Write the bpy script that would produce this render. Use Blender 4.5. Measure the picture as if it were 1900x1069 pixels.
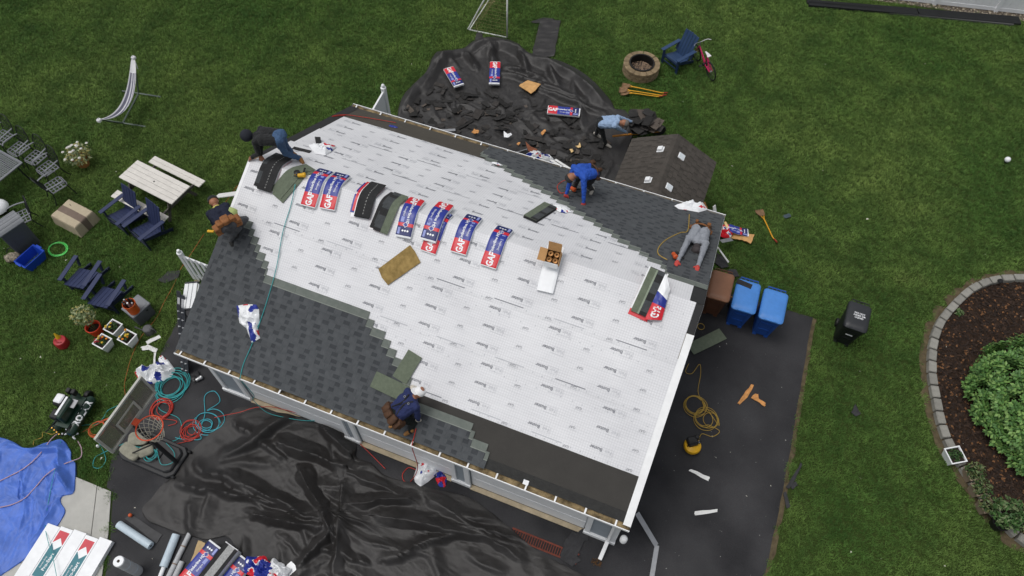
import bpy, bmesh, math, random
from mathutils import Vector as V, Matrix as MX, noise as NZ
for o in list(bpy.data.objects): bpy.data.objects.remove(o)
scene = bpy.context.scene
COL = scene.collection
R = math.radians
rnd = random.Random(7)

# ------------------------------------------------------------------ camera
# world: x along the garage ridge, y towards the back yard, z up, ground z = 0
CAM = V((9.290, -8.209, 16.560)); PITCH, YAW, ROLL = 1.00518, -0.36732, 0.01108
FPX, PW, PH = 1380.0, 1900, 1069
right0 = V((math.cos(YAW), -math.sin(YAW), 0))
fwd = V((math.sin(YAW)*math.cos(PITCH), math.cos(YAW)*math.cos(PITCH), -math.sin(PITCH)))
up0 = right0.cross(fwd)
right = right0*math.cos(ROLL)+up0*math.sin(ROLL)
up = -right0*math.sin(ROLL)+up0*math.cos(ROLL)
cd = bpy.data.cameras.new('camera'); cam = bpy.data.objects.new('camera', cd); COL.objects.link(cam)
rot = MX((right, up, -fwd)).transposed().to_4x4()
cam.matrix_world = MX.Translation(CAM) @ rot
cd.sensor_width = 36; cd.lens = 36*FPX/PW; cd.clip_start = .1; cd.clip_end = 2000
scene.camera = cam
scene.render.resolution_x, scene.render.resolution_y = 1024, 576

# ------------------------------------------------------------------ overcast daylight
w = bpy.data.worlds.new('World'); scene.world = w; w.use_nodes = True
nt = w.node_tree; bg = nt.nodes['Background']
sky = nt.nodes.new('ShaderNodeTexSky'); sky.sky_type = 'NISHITA'; sky.sun_disc = False
SUN_EL, SUN_AZ = 72, 245          # azimuth measured clockwise from +y (back yard)
sky.sun_elevation = R(SUN_EL); sky.sun_rotation = R(SUN_AZ); sky.air_density = 1.0; sky.dust_density = 4.0; sky.ozone_density = 1.0
hs = nt.nodes.new('ShaderNodeHueSaturation'); hs.inputs['Saturation'].default_value = .25
nt.links.new(sky.outputs[0], hs.inputs['Color']); nt.links.new(hs.outputs[0], bg.inputs[0])
bg.inputs[1].default_value = .15
sl = bpy.data.lights.new('sun', 'SUN'); sl.energy = 1.15; sl.angle = R(22); sl.color = (1, .975, .94)
so = bpy.data.objects.new('sun', sl); COL.objects.link(so); so.location = (0, -10, 30)
sd = V((math.sin(R(SUN_AZ))*math.cos(R(SUN_EL)), math.cos(R(SUN_AZ))*math.cos(R(SUN_EL)), math.sin(R(SUN_EL))))
so.rotation_euler = sd.to_track_quat('Z', 'Y').to_euler()
vs = scene.view_settings; vs.view_transform = 'Standard'; vs.look = 'None'; vs.gamma = 1; vs.use_curve_mapping = False
vs.exposure = -0.30

# ------------------------------------------------------------------ helpers: survey
def ray(px, py):
    return (fwd*FPX + right*(px-PW/2) - up*(py-PH/2)).normalized()
def at(px, py, z=0.0):
    "world point at height z that stands where the survey photo shows it"
    d = ray(px, py); return CAM + d*((z-CAM.z)/d.z)
def on_plane(px, py, p0, n):
    d = ray(px, py); return CAM + d*((p0-CAM).dot(n)/d.dot(n))
EZ, EY, RZ = 2.42, 3.9, 4.37                        # eave height, eave half depth, ridge height
RX0, RX1 = 0.0, 10.05
SL = math.hypot(EY, RZ-EZ); CS, SN = EY/SL, (RZ-EZ)/SL
def FR(x, s, n=0): return V((x, -EY+s*CS-n*SN, EZ+s*SN+n*CS))      # front slope: along, up-slope, proud
def BK(x, s, n=0): return V((x, EY-s*CS+n*SN, EZ+s*SN+n*CS))       # back slope
def ifr(px, py, n=0):
    p = on_plane(px, py, FR(0, 0, n), V((0, -SN, CS))); return p.x, (p.y+EY+n*SN)/CS
def ibk(px, py, n=0):
    p = on_plane(px, py, BK(0, 0, n), V((0, SN, CS))); return p.x, (EY-p.y+n*SN)/CS
MF = MX(((1, 0, 0, 0), (0, CS, -SN, -EY), (0, SN, CS, EZ), (0, 0, 0, 1)))       # local (x,s,n) -> world, front
MB_ = MX(((-1, 0, 0, 0), (0, -CS, SN, EY), (0, SN, CS, EZ), (0, 0, 0, 1)))      # back: local x runs to -x

# ------------------------------------------------------------------ helpers: materials
def hx(s):
    s = s.lstrip('#'); c = [int(s[i:i+2], 16)/255 for i in (0, 2, 4)]
    return tuple(x/12.92 if x <= .04045 else ((x+.055)/1.055)**2.4 for x in c)
MATS = {}
def mat(name, col, rough=.75, var=.18, scale=6.0, bump=0.0, bscale=None, metal=0.0, spec=.4, col2=None, detail=6, island=0.0, alpha=1, trans=0, sheen=0):
    if name in MATS: return MATS[name]
    m = bpy.data.materials.new(name); m.use_nodes = True; MATS[name] = m
    n = m.node_tree.nodes; l = m.node_tree.links; b = n['Principled BSDF']
    c = hx(col) if isinstance(col, str) else col
    c2 = (hx(col2) if isinstance(col2, str) else col2) if col2 else None
    b.inputs['Roughness'].default_value = rough; b.inputs['Metallic'].default_value = metal
    b.inputs['Specular IOR Level'].default_value = spec; b.inputs['Alpha'].default_value = alpha
    b.inputs['Transmission Weight'].default_value = trans
    if sheen: b.inputs['Sheen Weight'].default_value = sheen
    tc = n.new('ShaderNodeTexCoord'); nz = n.new('ShaderNodeTexNoise'); nz.inputs['Scale'].default_value = scale; nz.inputs['Detail'].default_value = detail
    nz.inputs['Roughness'].default_value = .65
    l.new(tc.outputs['Object'], nz.inputs['Vector'])
    cr = n.new('ShaderNodeValToRGB'); cr.color_ramp.elements[0].position = .3; cr.color_ramp.elements[1].position = .7
    lo = tuple(x*(1-var) for x in c)+(1,); hi = (tuple(c2) if c2 else tuple(min(1, x*(1+var)) for x in c))+(1,)
    cr.color_ramp.elements[0].color = lo; cr.color_ramp.elements[1].color = hi
    l.new(nz.outputs['Fac'], cr.inputs[0]); outc = cr.outputs[0]
    if island:
        g = n.new('ShaderNodeObjectInfo'); mr = n.new('ShaderNodeMapRange'); mr.inputs[3].default_value = 1-island; mr.inputs[4].default_value = 1+island
        l.new(g.outputs['Random'], mr.inputs[0]); mm = n.new('ShaderNodeMix'); mm.data_type = 'RGBA'; mm.blend_type = 'MULTIPLY'; mm.inputs[0].default_value = 1
        l.new(outc, mm.inputs[6]); l.new(mr.outputs[0], mm.inputs[7]); outc = mm.outputs[2]
    l.new(outc, b.inputs['Base Color'])
    if bump:
        nb = n.new('ShaderNodeTexNoise'); nb.inputs['Scale'].default_value = bscale or scale*6; nb.inputs['Detail'].default_value = 5
        l.new(tc.outputs['Object'], nb.inputs['Vector'])
        bp = n.new('ShaderNodeBump'); bp.inputs['Strength'].default_value = bump; bp.inputs['Distance'].default_value = .02
        l.new(nb.outputs['Fac'], bp.inputs['Height']); l.new(bp.outputs[0], b.inputs['Normal'])
    return m

# ------------------------------------------------------------------ helpers: meshes
class MB:
    def __init__(s): s.v = []; s.f = []; s.m = []
    def add(s, vs, fs, mi=0, xf=None):
        o = len(s.v)
        s.v += [(xf @ V(p)) if xf else V(p) for p in vs]
        s.f += [tuple(i+o for i in f) for f in fs]
        s.m += [mi]*len(fs) if isinstance(mi, int) else list(mi)
        return s
    def box(s, c, sz, xf=None, mi=0, taper=1.0):
        x, y, z = c; a, b, h = sz[0]/2, sz[1]/2, sz[2]/2; t = taper
        vs = [(x+i*a*(t if k > 0 else 1), y+j*b*(t if k > 0 else 1), z+k*h) for k in (-1, 1) for j in (-1, 1) for i in (-1, 1)]
        return s.add(vs, [(0, 2, 3, 1), (4, 5, 7, 6), (0, 1, 5, 4), (2, 6, 7, 3), (0, 4, 6, 2), (1, 3, 7, 5)], mi, xf)
    def bar(s, p0, p1, wd, th, mi=0, upv=(0, 0, 1), xf=None):
        "rectangular bar between two points"
        p0, p1 = V(p0), V(p1); d = p1-p0; L = d.length; z = d.normalized(); u = V(upv)
        if abs(u.dot(z)) > .98: u = V((1, 0, 0))
        x = u.cross(z).normalized(); y = z.cross(x)
        vs = [p0+z*(k*L)+x*(i*wd/2)+y*(j*th/2) for k in (0, 1) for j in (-1, 1) for i in (-1, 1)]
        return s.add(vs, [(0, 2, 3, 1), (4, 5, 7, 6), (0, 1, 5, 4), (2, 6, 7, 3), (0, 4, 6, 2), (1, 3, 7, 5)], mi, xf)
    def tube(s, pts, r, n=6, mi=0, closed=False, caps=True, xf=None):
        pts = [V(p) for p in pts]; N = len(pts); rr = r if isinstance(r, (list, tuple)) else [r]*N
        vs = []; fs = []; prev = None
        for i, p in enumerate(pts):
            a = pts[(i-1) % N] if (i or closed) else p; b = pts[(i+1) % N] if (i < N-1 or closed) else p
            t = (b-a)
            t = t.normalized() if t.length > 1e-9 else V((0, 0, 1))
            u = prev if prev is not None else (V((0, 0, 1)) if abs(t.z) < .95 else V((1, 0, 0)))
            x = u-t*u.dot(t)
            if x.length < 1e-4: x = V((1, 0, 0))-t*t.x
            x.normalize(); y = t.cross(x); prev = x
            vs += [p+(x*math.cos(2*math.pi*k/n)+y*math.sin(2*math.pi*k/n))*rr[i] for k in range(n)]
        for i in range(N if closed else N-1):
            for k in range(n):
                a = i*n+k; b = i*n+(k+1) % n; c = ((i+1) % N)*n+(k+1) % n; d = ((i+1) % N)*n+k
                fs.append((a, b, c, d))
        if caps and not closed: fs += [tuple(range(n))[::-1], tuple((N-1)*n+k for k in range(n))]
        return s.add(vs, fs, mi, xf)
    def cyl(s, p0, p1, r0, r1=None, n=12, mi=0, xf=None): return s.tube([p0, p1], [r0, r0 if r1 is None else r1], n, mi, xf=xf)
    def lathe(s, prof, n=20, mi=0, c=(0, 0, 0), xf=None, cap=True, sx=1, sy=1):
        c = V(c); vs = []; fs = []
        for r, z in prof:
            vs += [c+V((r*sx*math.cos(2*math.pi*k/n), r*sy*math.sin(2*math.pi*k/n), z)) for k in range(n)]
        mm = []
        for i in range(len(prof)-1):
            for k in range(n): fs.append((i*n+k, i*n+(k+1) % n, (i+1)*n+(k+1) % n, (i+1)*n+k)); mm.append(mi if isinstance(mi, int) else mi[i])
        if cap:
            fs += [tuple(range(n))[::-1], tuple((len(prof)-1)*n+k for k in range(n))]; mm += [mm[0], mm[-1]]
        return s.add(vs, fs, mm, xf)
    def prism(s, poly, z0, z1, mi=0, xf=None):
        n = len(poly); vs = [(p[0], p[1], z0) for p in poly]+[(p[0], p[1], z1) for p in poly]
        ar = sum(poly[i][0]*poly[(i+1) % n][1]-poly[(i+1) % n][0]*poly[i][1] for i in range(n))
        fs = [tuple(range(n))[::-1], tuple(range(n, 2*n))]+[(i, (i+1) % n, n+(i+1) % n, n+i) for i in range(n)]
        if ar < 0: fs = [f[::-1] for f in fs]
        return s.add(vs, fs, mi, xf)
    def grid(s, fn, nu, nv, mi=0, xf=None):
        "fn(u,v) in 0..1; mi may be a function of u,v at the cell centre"
        vs = [fn(i/nu, j/nv) for i in range(nu+1) for j in range(nv+1)]; fs = []; mm = []
        for i in range(nu):
            for j in range(nv):
                a = i*(nv+1)+j; fs.append((a, a+nv+1, a+nv+2, a+1)); mm.append(mi if isinstance(mi, int) else mi((i+.5)/nu, (j+.5)/nv))
        return s.add(vs, fs, mm, xf)
    def slab(s, fn, nu, nv, th, mi=0, under=None, xf=None):
        "a curved sheet with thickness: fn(u,v,w) with w = 0 bottom or th top"
        s.grid(lambda u, v: fn(u, v, th), nu, nv, mi, xf)
        un = under if under is not None else (mi if isinstance(mi, int) else 0)
        s.grid(lambda u, v: fn(1-u, v, 0), nu, nv, un, xf)
        for v in (0, 1): s.grid(lambda u, w_, v=v: fn(u, v, w_*th) if v == 0 else fn(u, v, (1-w_)*th), nu, 1, un, xf)
        for u in (0, 1): s.grid(lambda v, w_, u=u: fn(u, v, w_*th) if u == 1 else fn(u, v, (1-w_)*th), nv, 1, un, xf)
        return s
    def ball(s, c, r, nu=10, nv=7, mi=0, xf=None, sc=(1, 1, 1)):
        c = V(c); vs = []; fs = []
        for j in range(nv+1):
            t = math.pi*j/nv
            vs += [c+V((r*sc[0]*math.sin(t)*math.cos(2*math.pi*k/nu), r*sc[1]*math.sin(t)*math.sin(2*math.pi*k/nu), -r*sc[2]*math.cos(t))) for k in range(nu)]
        for j in range(nv):
            for k in range(nu): fs.append((j*nu+k, j*nu+(k+1) % nu, (j+1)*nu+(k+1) % nu, (j+1)*nu+k))
        return s.add(vs, fs, mi, xf)
    def mesh(s, name, mats, smooth=False, bevel=0):
        me = bpy.data.meshes.new(name)
        me.from_pydata([tuple(p) for p in s.v], [], s.f)
        for m in (mats if isinstance(mats, (list, tuple)) else [mats]): me.materials.append(m)
        me.polygons.foreach_set('material_index', s.m)
        if bevel:
            bm = bmesh.new(); bm.from_mesh(me); bmesh.ops.remove_doubles(bm, verts=bm.verts, dist=1e-5)
            bmesh.ops.bevel(bm, geom=[e for e in bm.edges if len(e.link_faces) == 2 and e.calc_face_angle(0) > .5], offset=bevel, segments=1, affect='EDGES', profile=.5)
            bm.to_mesh(me); bm.free()
        if smooth:
            me.polygons.foreach_set('use_smooth', [True]*len(me.polygons))
            if smooth is not True: me.set_sharp_from_angle(angle=R(smooth))
        me.update(); return me
    def build(s, name, mats, parent=None, world=True, smooth=False, bevel=0, mw=None):
        """world=True: vertices are world points (the object gets a base origin, or its parent's frame);
        world=False: vertices are in the parent's own frame.  mw: own frame, vertices local to it"""
        if mw is not None:
            return link(name, s.mesh(name, mats, smooth, bevel), parent, mw if parent is None or not world else MWD[parent.name].inverted() @ mw, mw)
        if parent is not None:
            if world:
                inv = MWD[parent.name].inverted(); s.v = [inv @ p for p in s.v]
            return link(name, s.mesh(name, mats, smooth, bevel), parent, MX.Identity(4), MWD[parent.name])
        b = V((sum(p.x for p in s.v)/len(s.v), sum(p.y for p in s.v)/len(s.v), min(p.z for p in s.v)))
        s.v = [p-b for p in s.v]
        return link(name, s.mesh(name, mats, smooth, bevel), None, MX.Translation(b), MX.Translation(b))
MWD = {}
def link(name, me, parent, local, world):
    o = bpy.data.objects.new(name, me); COL.objects.link(o)
    if parent is not None: o.parent = parent
    o.matrix_local = local if parent is not None else world
    if parent is None: o.matrix_world = world
    MWD[o.name] = world
    return o
def tag(o, label, cat, group=None, kind=None):
    if label: o['label'] = label
    if cat: o['category'] = cat
    if group: o['group'] = group
    if kind: o['kind'] = kind
    return o
def thing(name, label, cat, loc=(0, 0, 0), rz=0, group=None, m=None):
    mw = m if m is not None else MX.Translation(V(loc)) @ MX.Rotation(rz, 4, 'Z')
    o = link(name, None, None, mw, mw); o.empty_display_size = .2
    return tag(o, label, cat, group)
def structure(o): o['kind'] = 'structure'; return o
def copy_tree(o, mw, label=None, parent=None):
    "copy of a thing with copies of its parts and sub-parts"
    c = o.copy(); COL.objects.link(c)
    if parent is None: c.matrix_world = mw; MWD[c.name] = mw
    else: c.parent = parent; MWD[c.name] = MWD[parent.name] @ o.matrix_basis
    if label: c['label'] = label
    for ch in list(o.children): copy_tree(ch, None, None, c)
    return c
def TR(p, rz=0, sc=1): return MX.Translation(V(p)) @ MX.Rotation(rz, 4, 'Z') @ MX.Scale(sc, 4)
def head(p0, p1):
    d = V(p1)-V(p0); return math.atan2(d.y, d.x)
def spline(pts, k=8, closed=False):
    pts = [V(p) for p in pts]; out = []; N = len(pts)
    for i in range(N if closed else N-1):
        if closed: a, b, c, d = [pts[(i+j) % N] for j in (-1, 0, 1, 2)]
        else: a, b, c, d = pts[max(i-1, 0)], pts[i], pts[i+1], pts[min(i+2, N-1)]
        for j in range(k):
            t = j/k; out.append(.5*((2*b)+(c-a)*t+(2*a-5*b+4*c-d)*t*t+(3*b-a-3*c+d)*t**3))
    if not closed: out.append(pts[-1])
    return out
def inpoly(x, y, poly):
    c = False; n = len(poly); j = n-1
    for i in range(n):
        if (poly[i][1] > y) != (poly[j][1] > y) and x < (poly[j][0]-poly[i][0])*(y-poly[i][1])/(poly[j][1]-poly[i][1])+poly[i][0]: c = not c
        j = i
    return c
TXT = {}
def text_geo(s, bold=.0, res=2):
    "flat lettering as (verts, faces, width), capital height about 1, left bottom at the origin"
    k = (s, bold)
    if k in TXT: return TXT[k]
    cu = bpy.data.curves.new('lettering', 'FONT'); cu.body = s; cu.size = 1.4; cu.offset = bold; cu.resolution_u = res
    o = bpy.data.objects.new('lettering', cu); COL.objects.link(o)
    dg = bpy.context.evaluated_depsgraph_get(); me = bpy.data.meshes.new_from_object(o.evaluated_get(dg))
    vs = [v.co.copy() for v in me.vertices]; fs = [tuple(p.vertices) for p in me.polygons]
    bpy.data.objects.remove(o); bpy.data.curves.remove(cu); bpy.data.meshes.remove(me)
    x0 = min(v.x for v in vs); x1 = max(v.x for v in vs)
    TXT[k] = ([V((v.x-x0, v.y, 0)) for v in vs], fs, x1-x0); return TXT[k]
def put_text(mb, s, fn, mi=0, h=1.0, bold=.02, cx=True, stretch=1.0, res=2):
    "fn(a, b) -> point; a along the line, b up the letters, in units of h"
    vs, fs, wd = text_geo(s, bold, res)
    o = wd*stretch/2 if cx else 0
    mb.add([fn((v.x*stretch-o)*h, (v.y-.5 if cx else v.y)*h) for v in vs], fs, mi)
# ================================================================== the setting
DRIVE_PX = [(345, 560), (318, 620), (300, 655), (255, 740), (222, 815), (205, 860), (198, 905), (210, 914), (205, 1000), (192, 1090), (170, 1300)]
drive = [at(*p).xy for p in DRIVE_PX]+[at(1350, 1400).xy, at(1418, 1069).xy, at(1445, 950).xy, at(1472, 800).xy, at(1498, 640).xy, at(1508, 590).xy, at(1480, 582).xy, at(1300, 530).xy]
CONC_PX = [(207, 913), (140, 885), (60, 845), (-60, 800), (-220, 1000), (-200, 1350), (160, 1350), (190, 1069), (202, 990)]
conc = [at(*p).xy for p in CONC_PX]
BED_PX = [(2060, 500), (1960, 512), (1900, 519), (1845, 522), (1800, 540), (1765, 572), (1738, 608), (1727, 650), (1726, 695), (1733, 740), (1742, 785), (1757, 825), (1780, 865), (1808, 905), (1838, 948), (1868, 982), (1905, 1012), (1990, 1060), (2160, 1100)]
bed_edge = spline([at(*p) for p in BED_PX], 6)
bed = [p.xy for p in bed_edge]+[at(2600, 1050).xy, at(2500, 500).xy]

# lawn sheet
def lawn_mat():
    m = bpy.data.materials.new('lawn_soil'); m.use_nodes = True; n = m.node_tree.nodes; l = m.node_tree.links; b = n['Principled BSDF']
    b.inputs['Roughness'].default_value = .95; b.inputs['Specular IOR Level'].default_value = .1
    g = n.new('ShaderNodeNewGeometry'); out = None
    for sc, lo, hi, f in ((.22, (.030, .052, .012), (.052, .078, .018), None), (1.7, (.024, .046, .010), (.06, .080, .020), .5), (28, (.018, .034, .008), (.06, .09, .024), .5)):
        z = n.new('ShaderNodeTexNoise'); z.inputs['Scale'].default_value = sc; z.inputs['Detail'].default_value = 8; z.inputs['Roughness'].default_value = .7
        l.new(g.outputs['Position'], z.inputs['Vector'])
        r = n.new('ShaderNodeValToRGB'); r.color_ramp.elements[0].position = .33; r.color_ramp.elements[1].position = .67
        r.color_ramp.elements[0].color = lo+(1,); r.color_ramp.elements[1].color = hi+(1,); l.new(z.outputs[0], r.inputs[0])
        if out is None: out = r.outputs[0]
        else:
            mx = n.new('ShaderNodeMix'); mx.data_type = 'RGBA'; mx.inputs[0].default_value = f; l.new(out, mx.inputs[6]); l.new(r.outputs[0], mx.inputs[7]); out = mx.outputs[2]
    l.new(out, b.inputs['Base Color'])
    z = n.new('ShaderNodeTexNoise'); z.inputs['Scale'].default_value = 45; z.inputs['Detail'].default_value = 6; l.new(g.outputs['Position'], z.inputs['Vector'])
    bp = n.new('ShaderNodeBump'); bp.inputs['Strength'].default_value = .8; bp.inputs['Distance'].default_value = .04; l.new(z.outputs[0], bp.inputs['Height']); l.new(bp.outputs[0], b.inputs['Normal'])
    return m
mb = MB(); mb.grid(lambda u, v: (-400+800*u, -400+800*v, 0), 40, 40)
structure(mb.build('lawn', lawn_mat()))
# asphalt
asph = bpy.data.materials.new('asphalt'); asph.use_nodes = True
def asphalt_nodes(m):
    n = m.node_tree.nodes; l = m.node_tree.links; b = n['Principled BSDF']; g = n.new('ShaderNodeNewGeometry')
    b.inputs['Specular IOR Level'].default_value = .35
    def nz(sc, d=6):
        z = n.new('ShaderNodeTexNoise'); z.inputs['Scale'].default_value = sc; z.inputs['Detail'].default_value = d; l.new(g.outputs['Position'], z.inputs['Vector']); return z.outputs[0]
    def ramp(f, p0, c0, p1, c1):
        r = n.new('ShaderNodeValToRGB'); r.color_ramp.elements[0].position = p0; r.color_ramp.elements[1].position = p1
        r.color_ramp.elements[0].color = c0+(1,); r.color_ramp.elements[1].color = c1+(1,); l.new(f, r.inputs[0]); return r.outputs[0]
    a = ramp(nz(120, 3), .3, (.018, .018, .020), .75, (.040, .040, .043))
    c = ramp(nz(.7, 8), .35, (.70, .70, .72), .7, (1.35, 1.33, 1.32))
    mx = n.new('ShaderNodeMix'); mx.data_type = 'RGBA'; mx.blend_type = 'MULTIPLY'; mx.inputs[0].default_value = 1; l.new(a, mx.inputs[6]); l.new(c, mx.inputs[7]); l.new(mx.outputs[2], b.inputs['Base Color'])
    rr = ramp(nz(.9, 6), .4, (.55,)*3, .62, (.85,)*3); l.new(rr, b.inputs['Roughness'])
    bp = n.new('ShaderNodeBump'); bp.inputs['Strength'].default_value = .5; bp.inputs['Distance'].default_value = .01; l.new(nz(160, 3), bp.inputs['Height']); l.new(bp.outputs[0], b.inputs['Normal'])
asphalt_nodes(asph)
# edge roughened a little
def rough_poly(poly, amp=.03, step=.25):
    out = []
    for i in range(len(poly)):
        a, b = V(poly[i]), V(poly[(i+1) % len(poly)]); k = max(1, min(60, int((b-a).length/step)))
        for j in range(k):
            p = a.lerp(b, j/k); nn = NZ.noise(V((p.x*2.3, p.y*2.3, 0)))*amp; d = (b-a).normalized(); out.append((p.x-d.y*nn, p.y+d.x*nn))
    return out
drive_r = rough_poly(drive)
structure(MB().prism(drive_r, -.06, .012).build('driveway', asph))
# concrete apron: slabs with recessed joints
c_mat = mat('concrete', '#b3b2ac', .9, .1, 2.5, .25, 60)
mb = MB(); mb.prism(conc, -.05, .010); apron = structure(mb.build('concrete_path', mat('joint_dirt', '#55524a', .95)))
def clip_half(poly, p, n):
    out = []
    for i in range(len(poly)):
        a, b = V(poly[i]), V(poly[(i+1) % len(poly)]); da, db = (a-p).dot(n), (b-p).dot(n)
        if da >= 0: out.append(a)
        if (da >= 0) != (db >= 0): out.append(a.lerp(b, da/(da-db)))
    return out
ca, cb = at(207, 913).xy, at(190, 1069).xy; dv = (cb-ca).normalized(); dn = V((dv.y, -dv.x))
if dn.dot(at(60, 960).xy-ca) < 0: dn = -dn
offs = [-.3, .32, 1.55, 2.8, 4.0, 5.3, 6.6, 12]; offv = [-9, 1.25, 4.3, 12]
cu_ = at(140, 885).xy
for i in range(len(offs)-1):
    for j in range(len(offv)-1):
        g = .008; P = conc
        P = clip_half(P, ca+dn*(offs[i]+g), dn); P = clip_half(P, ca+dn*(offs[i+1]-g), -dn) if P else P
        P = clip_half(P, ca+dv*(offv[j]+g), dv) if P else P; P = clip_half(P, ca+dv*(offv[j+1]-g), -dv) if P else P
        if P and len(P) > 2: MB().prism([tuple(p) for p in P], .0, .032+.002*rnd.random()).build('slab', c_mat, apron)
# mulch bed
mul = mat('mulch', (.022, .015, .011), .95, .5, 9, .9, 40, spec=.2, col2=(.048, .028, .018))
mb = MB(); mb.prism([tuple(p) for p in bed], -.05, .03); structure(mb.build('mulch_bed', mul))

# ================================================================== garage
white = mat('white_vinyl', '#e9ebec', .45, .05, 3, .05)
white_metal = mat('white_metal', '#eceded', .35, .06, 4)
siding = mat('grey_siding', '#8f979e', .6, .06, 5)
soil_mat = mat('gutter_dirt', '#20170f', .95, .5, 5, .6, 90, col2='#a8936c')
garage = thing('garage', 'grey detached garage with white trim and gable roof being reshingled over white underlayment', 'garage', (0, 0, 0))
WY0, WY1, WX0, WX1 = -3.67, 3.67, .14, 9.98
def xw(px, py): return on_plane(px, py, V((0, WY0, 0)), V((0, 1, 0))).x
piers = [(WX0, xw(468, 741)), (xw(643, 810), xw(668, 816)), (xw(840, 889), xw(873, 898)), (xw(1084, 983), WX1)]
# concrete pad and walls
MB().box((5.06, 0, .02), (WX1-WX0-.1, 7.2, .05)).build('floor_slab', mat('garage_floor', '#b5a68c', .9, .15, 3), garage)
for sx in (WX0+.05, WX1-.05):
    w_ = MB(); w_.prism([(-3.6, .03), (3.6, .03), (3.6, EZ-.1), (0, RZ-.22), (-3.6, EZ-.1)], -.05, .05, xf=MX(((0, 0, 1, sx), (1, 0, 0, 0), (0, 1, 0, 0), (0, 0, 0, 1))))
    w_.build('wall', siding, garage)
MB().box((5.06, WY1-.05, 1.2), (WX1-WX0, .1, 2.36)).build('wall', siding, garage)
for a, b in piers:
    MB().box(((a+b)/2, WY0+.10, 1.2), (b-a, .16, 2.36)).build('wall', siding, garage)
    # clapboards
    wi = (b-a)-.24
    if wi > .08:
        for k in range(17):
            z0 = .16+k*.13
            MB().add([((a+b)/2+i*wi/2, WY0+.012-d, z0+zz) for i in (-1, 1) for d, zz in ((0.012, 0), (0.002, .128), (-.012, .128), (-.012, 0))],
                     [(0, 4, 5, 1), (1, 5, 6, 2), (3, 7, 4, 0), (0, 1, 2, 3), (4, 7, 6, 5)]).build('clapboard', siding, garage)
    for x_ in (a+.06, b-.06):
        MB().box((x_, WY0-.005, 1.22), (.12, .05, 2.38)).build('corner_trim', white, garage, bevel=.004)
    MB().box(((a+b)/2, WY0-.02, .09), (b-a+.02, .075, .13)).build('base_trim', white, garage, bevel=.004)
# doors between the piers
seal = mat('rubber_seal', '#1d1d1e', .8)
for i in range(3):
    a, b = piers[i][1], piers[i+1][0]; wd = b-a
    d = MB().box(((a+b)/2, WY0+.09, 1.06), (wd, .03, 2.06)).build('garage_door', white, garage)
    for k in range(4):
        zc = .045+.515*(k+.5)
        MB().box(((a+b)/2, WY0+.06, zc), (wd-.04, .03, .49)).build('door_section', white, d, bevel=.006)
    MB().box(((a+b)/2, WY0+.065, .038), (wd-.04, .05, .03)).build('bottom_seal', seal, d)
    MB().box(((a+b)/2, WY0+.08, 2.24), (wd+.01, .06, .30)).build('door_header', white, garage)
    MB().box(((a+b)/2, WY0-.01, .022), (wd-.02, .12, .04)).build('door_sill', mat('sill_concrete', '#b8a98e', .9, .2, 5, .2), garage)
# soffit, fascia
for sg in (-1, 1):
    MB().box((5.03, sg*3.77, EZ-.09), (RX1-RX0, .2, .02)).build('soffit', white, garage)
    MB().box((5.03, sg*3.862, EZ-.07), (RX1-RX0, .022, .17)).build('fascia', white, garage)
# roof deck
deck = mat('roof_plywood', '#8a7355', .9)
for F in (FR, BK):
    mb = MB(); cs_ = [F(RX0, 0, -.04), F(RX1, 0, -.04), F(RX1, SL, -.04), F(RX0, SL, -.04), F(RX0, 0, 0), F(RX1, 0, 0), F(RX1, SL, 0), F(RX0, SL, 0)]
    mb.add(cs_, [(0, 3, 2, 1), (4, 5, 6, 7), (0, 1, 5, 4), (3, 7, 6, 2), (0, 4, 7, 3), (1, 2, 6, 5)]); mb.build('roof_deck', deck, garage)
# rake boards and metal drip edge
for x_ in (RX0-.012, RX1+.012):
    for F in (FR, BK):
        mb = MB(); mb.bar(F(x_, -.02, -.09), F(x_, SL, -.09), .024, .16, upv=(0, 0, 1)); mb.build('rake_board', white, garage)
black_tape = mat('black_membrane', '#2c2c2d', .8, .12, 8, .3, 60)
def strip(F, x0, x1, s0, s1, n, th=.003):
    mb = MB(); mb.slab(lambda u, v, w_: F(x0+(x1-x0)*u, s0+(s1-s0)*v, n+w_) if F is FR else F(x1+(x0-x1)*u, s0+(s1-s0)*v, n+w_), 8, 2, th); return mb
s_l0 = ifr(403, 470)[1]; s_r0 = ifr(1284, 622)[1]
strip(FR, RX0-.03, RX0+.10, s_l0-1.2, SL+.005, .012).build('drip_edge', white_metal, garage)
strip(FR, RX1-.12, RX1+.03, -.04, s_r0, .014).build('drip_edge', white_metal, garage)
strip(FR, RX1-.26, RX1+.02, s_r0+.005, SL+.003, .012).build('rake_membrane', black_tape, garage)
strip(BK, RX1-.26, RX1+.02, 3.2, SL+.002, .012).build('rake_membrane', black_tape, garage)
strip(BK, RX0-.02, RX0+.22, 0, SL-.25, .012).build('rake_membrane', black_tape, garage)
ice = mat('ice_shield', '#3d3b38', .85, .08, 3, .35, 120); ice_b = mat('ice_shield_back', '#4a463f', .85, .08, 3, .35, 120)
S_ICE_F = ifr(1190, 886)[1]; S_ICE_B = ibk(645, 219)[1]
strip(FR, RX0, RX1-.02, .0, S_ICE_F+.1, .004).build('ice_shield_strip', ice, garage)
strip(BK, RX0, RX1-.01, .0, S_ICE_B+.1, .004).build('ice_shield_strip', ice_b, garage)
strip(FR, RX0+.5, RX1-.13, .0, .2, .009).build('starter_strip', mat('starter', '#323231', .9, .2, 8, .5, 90), garage)

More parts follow.
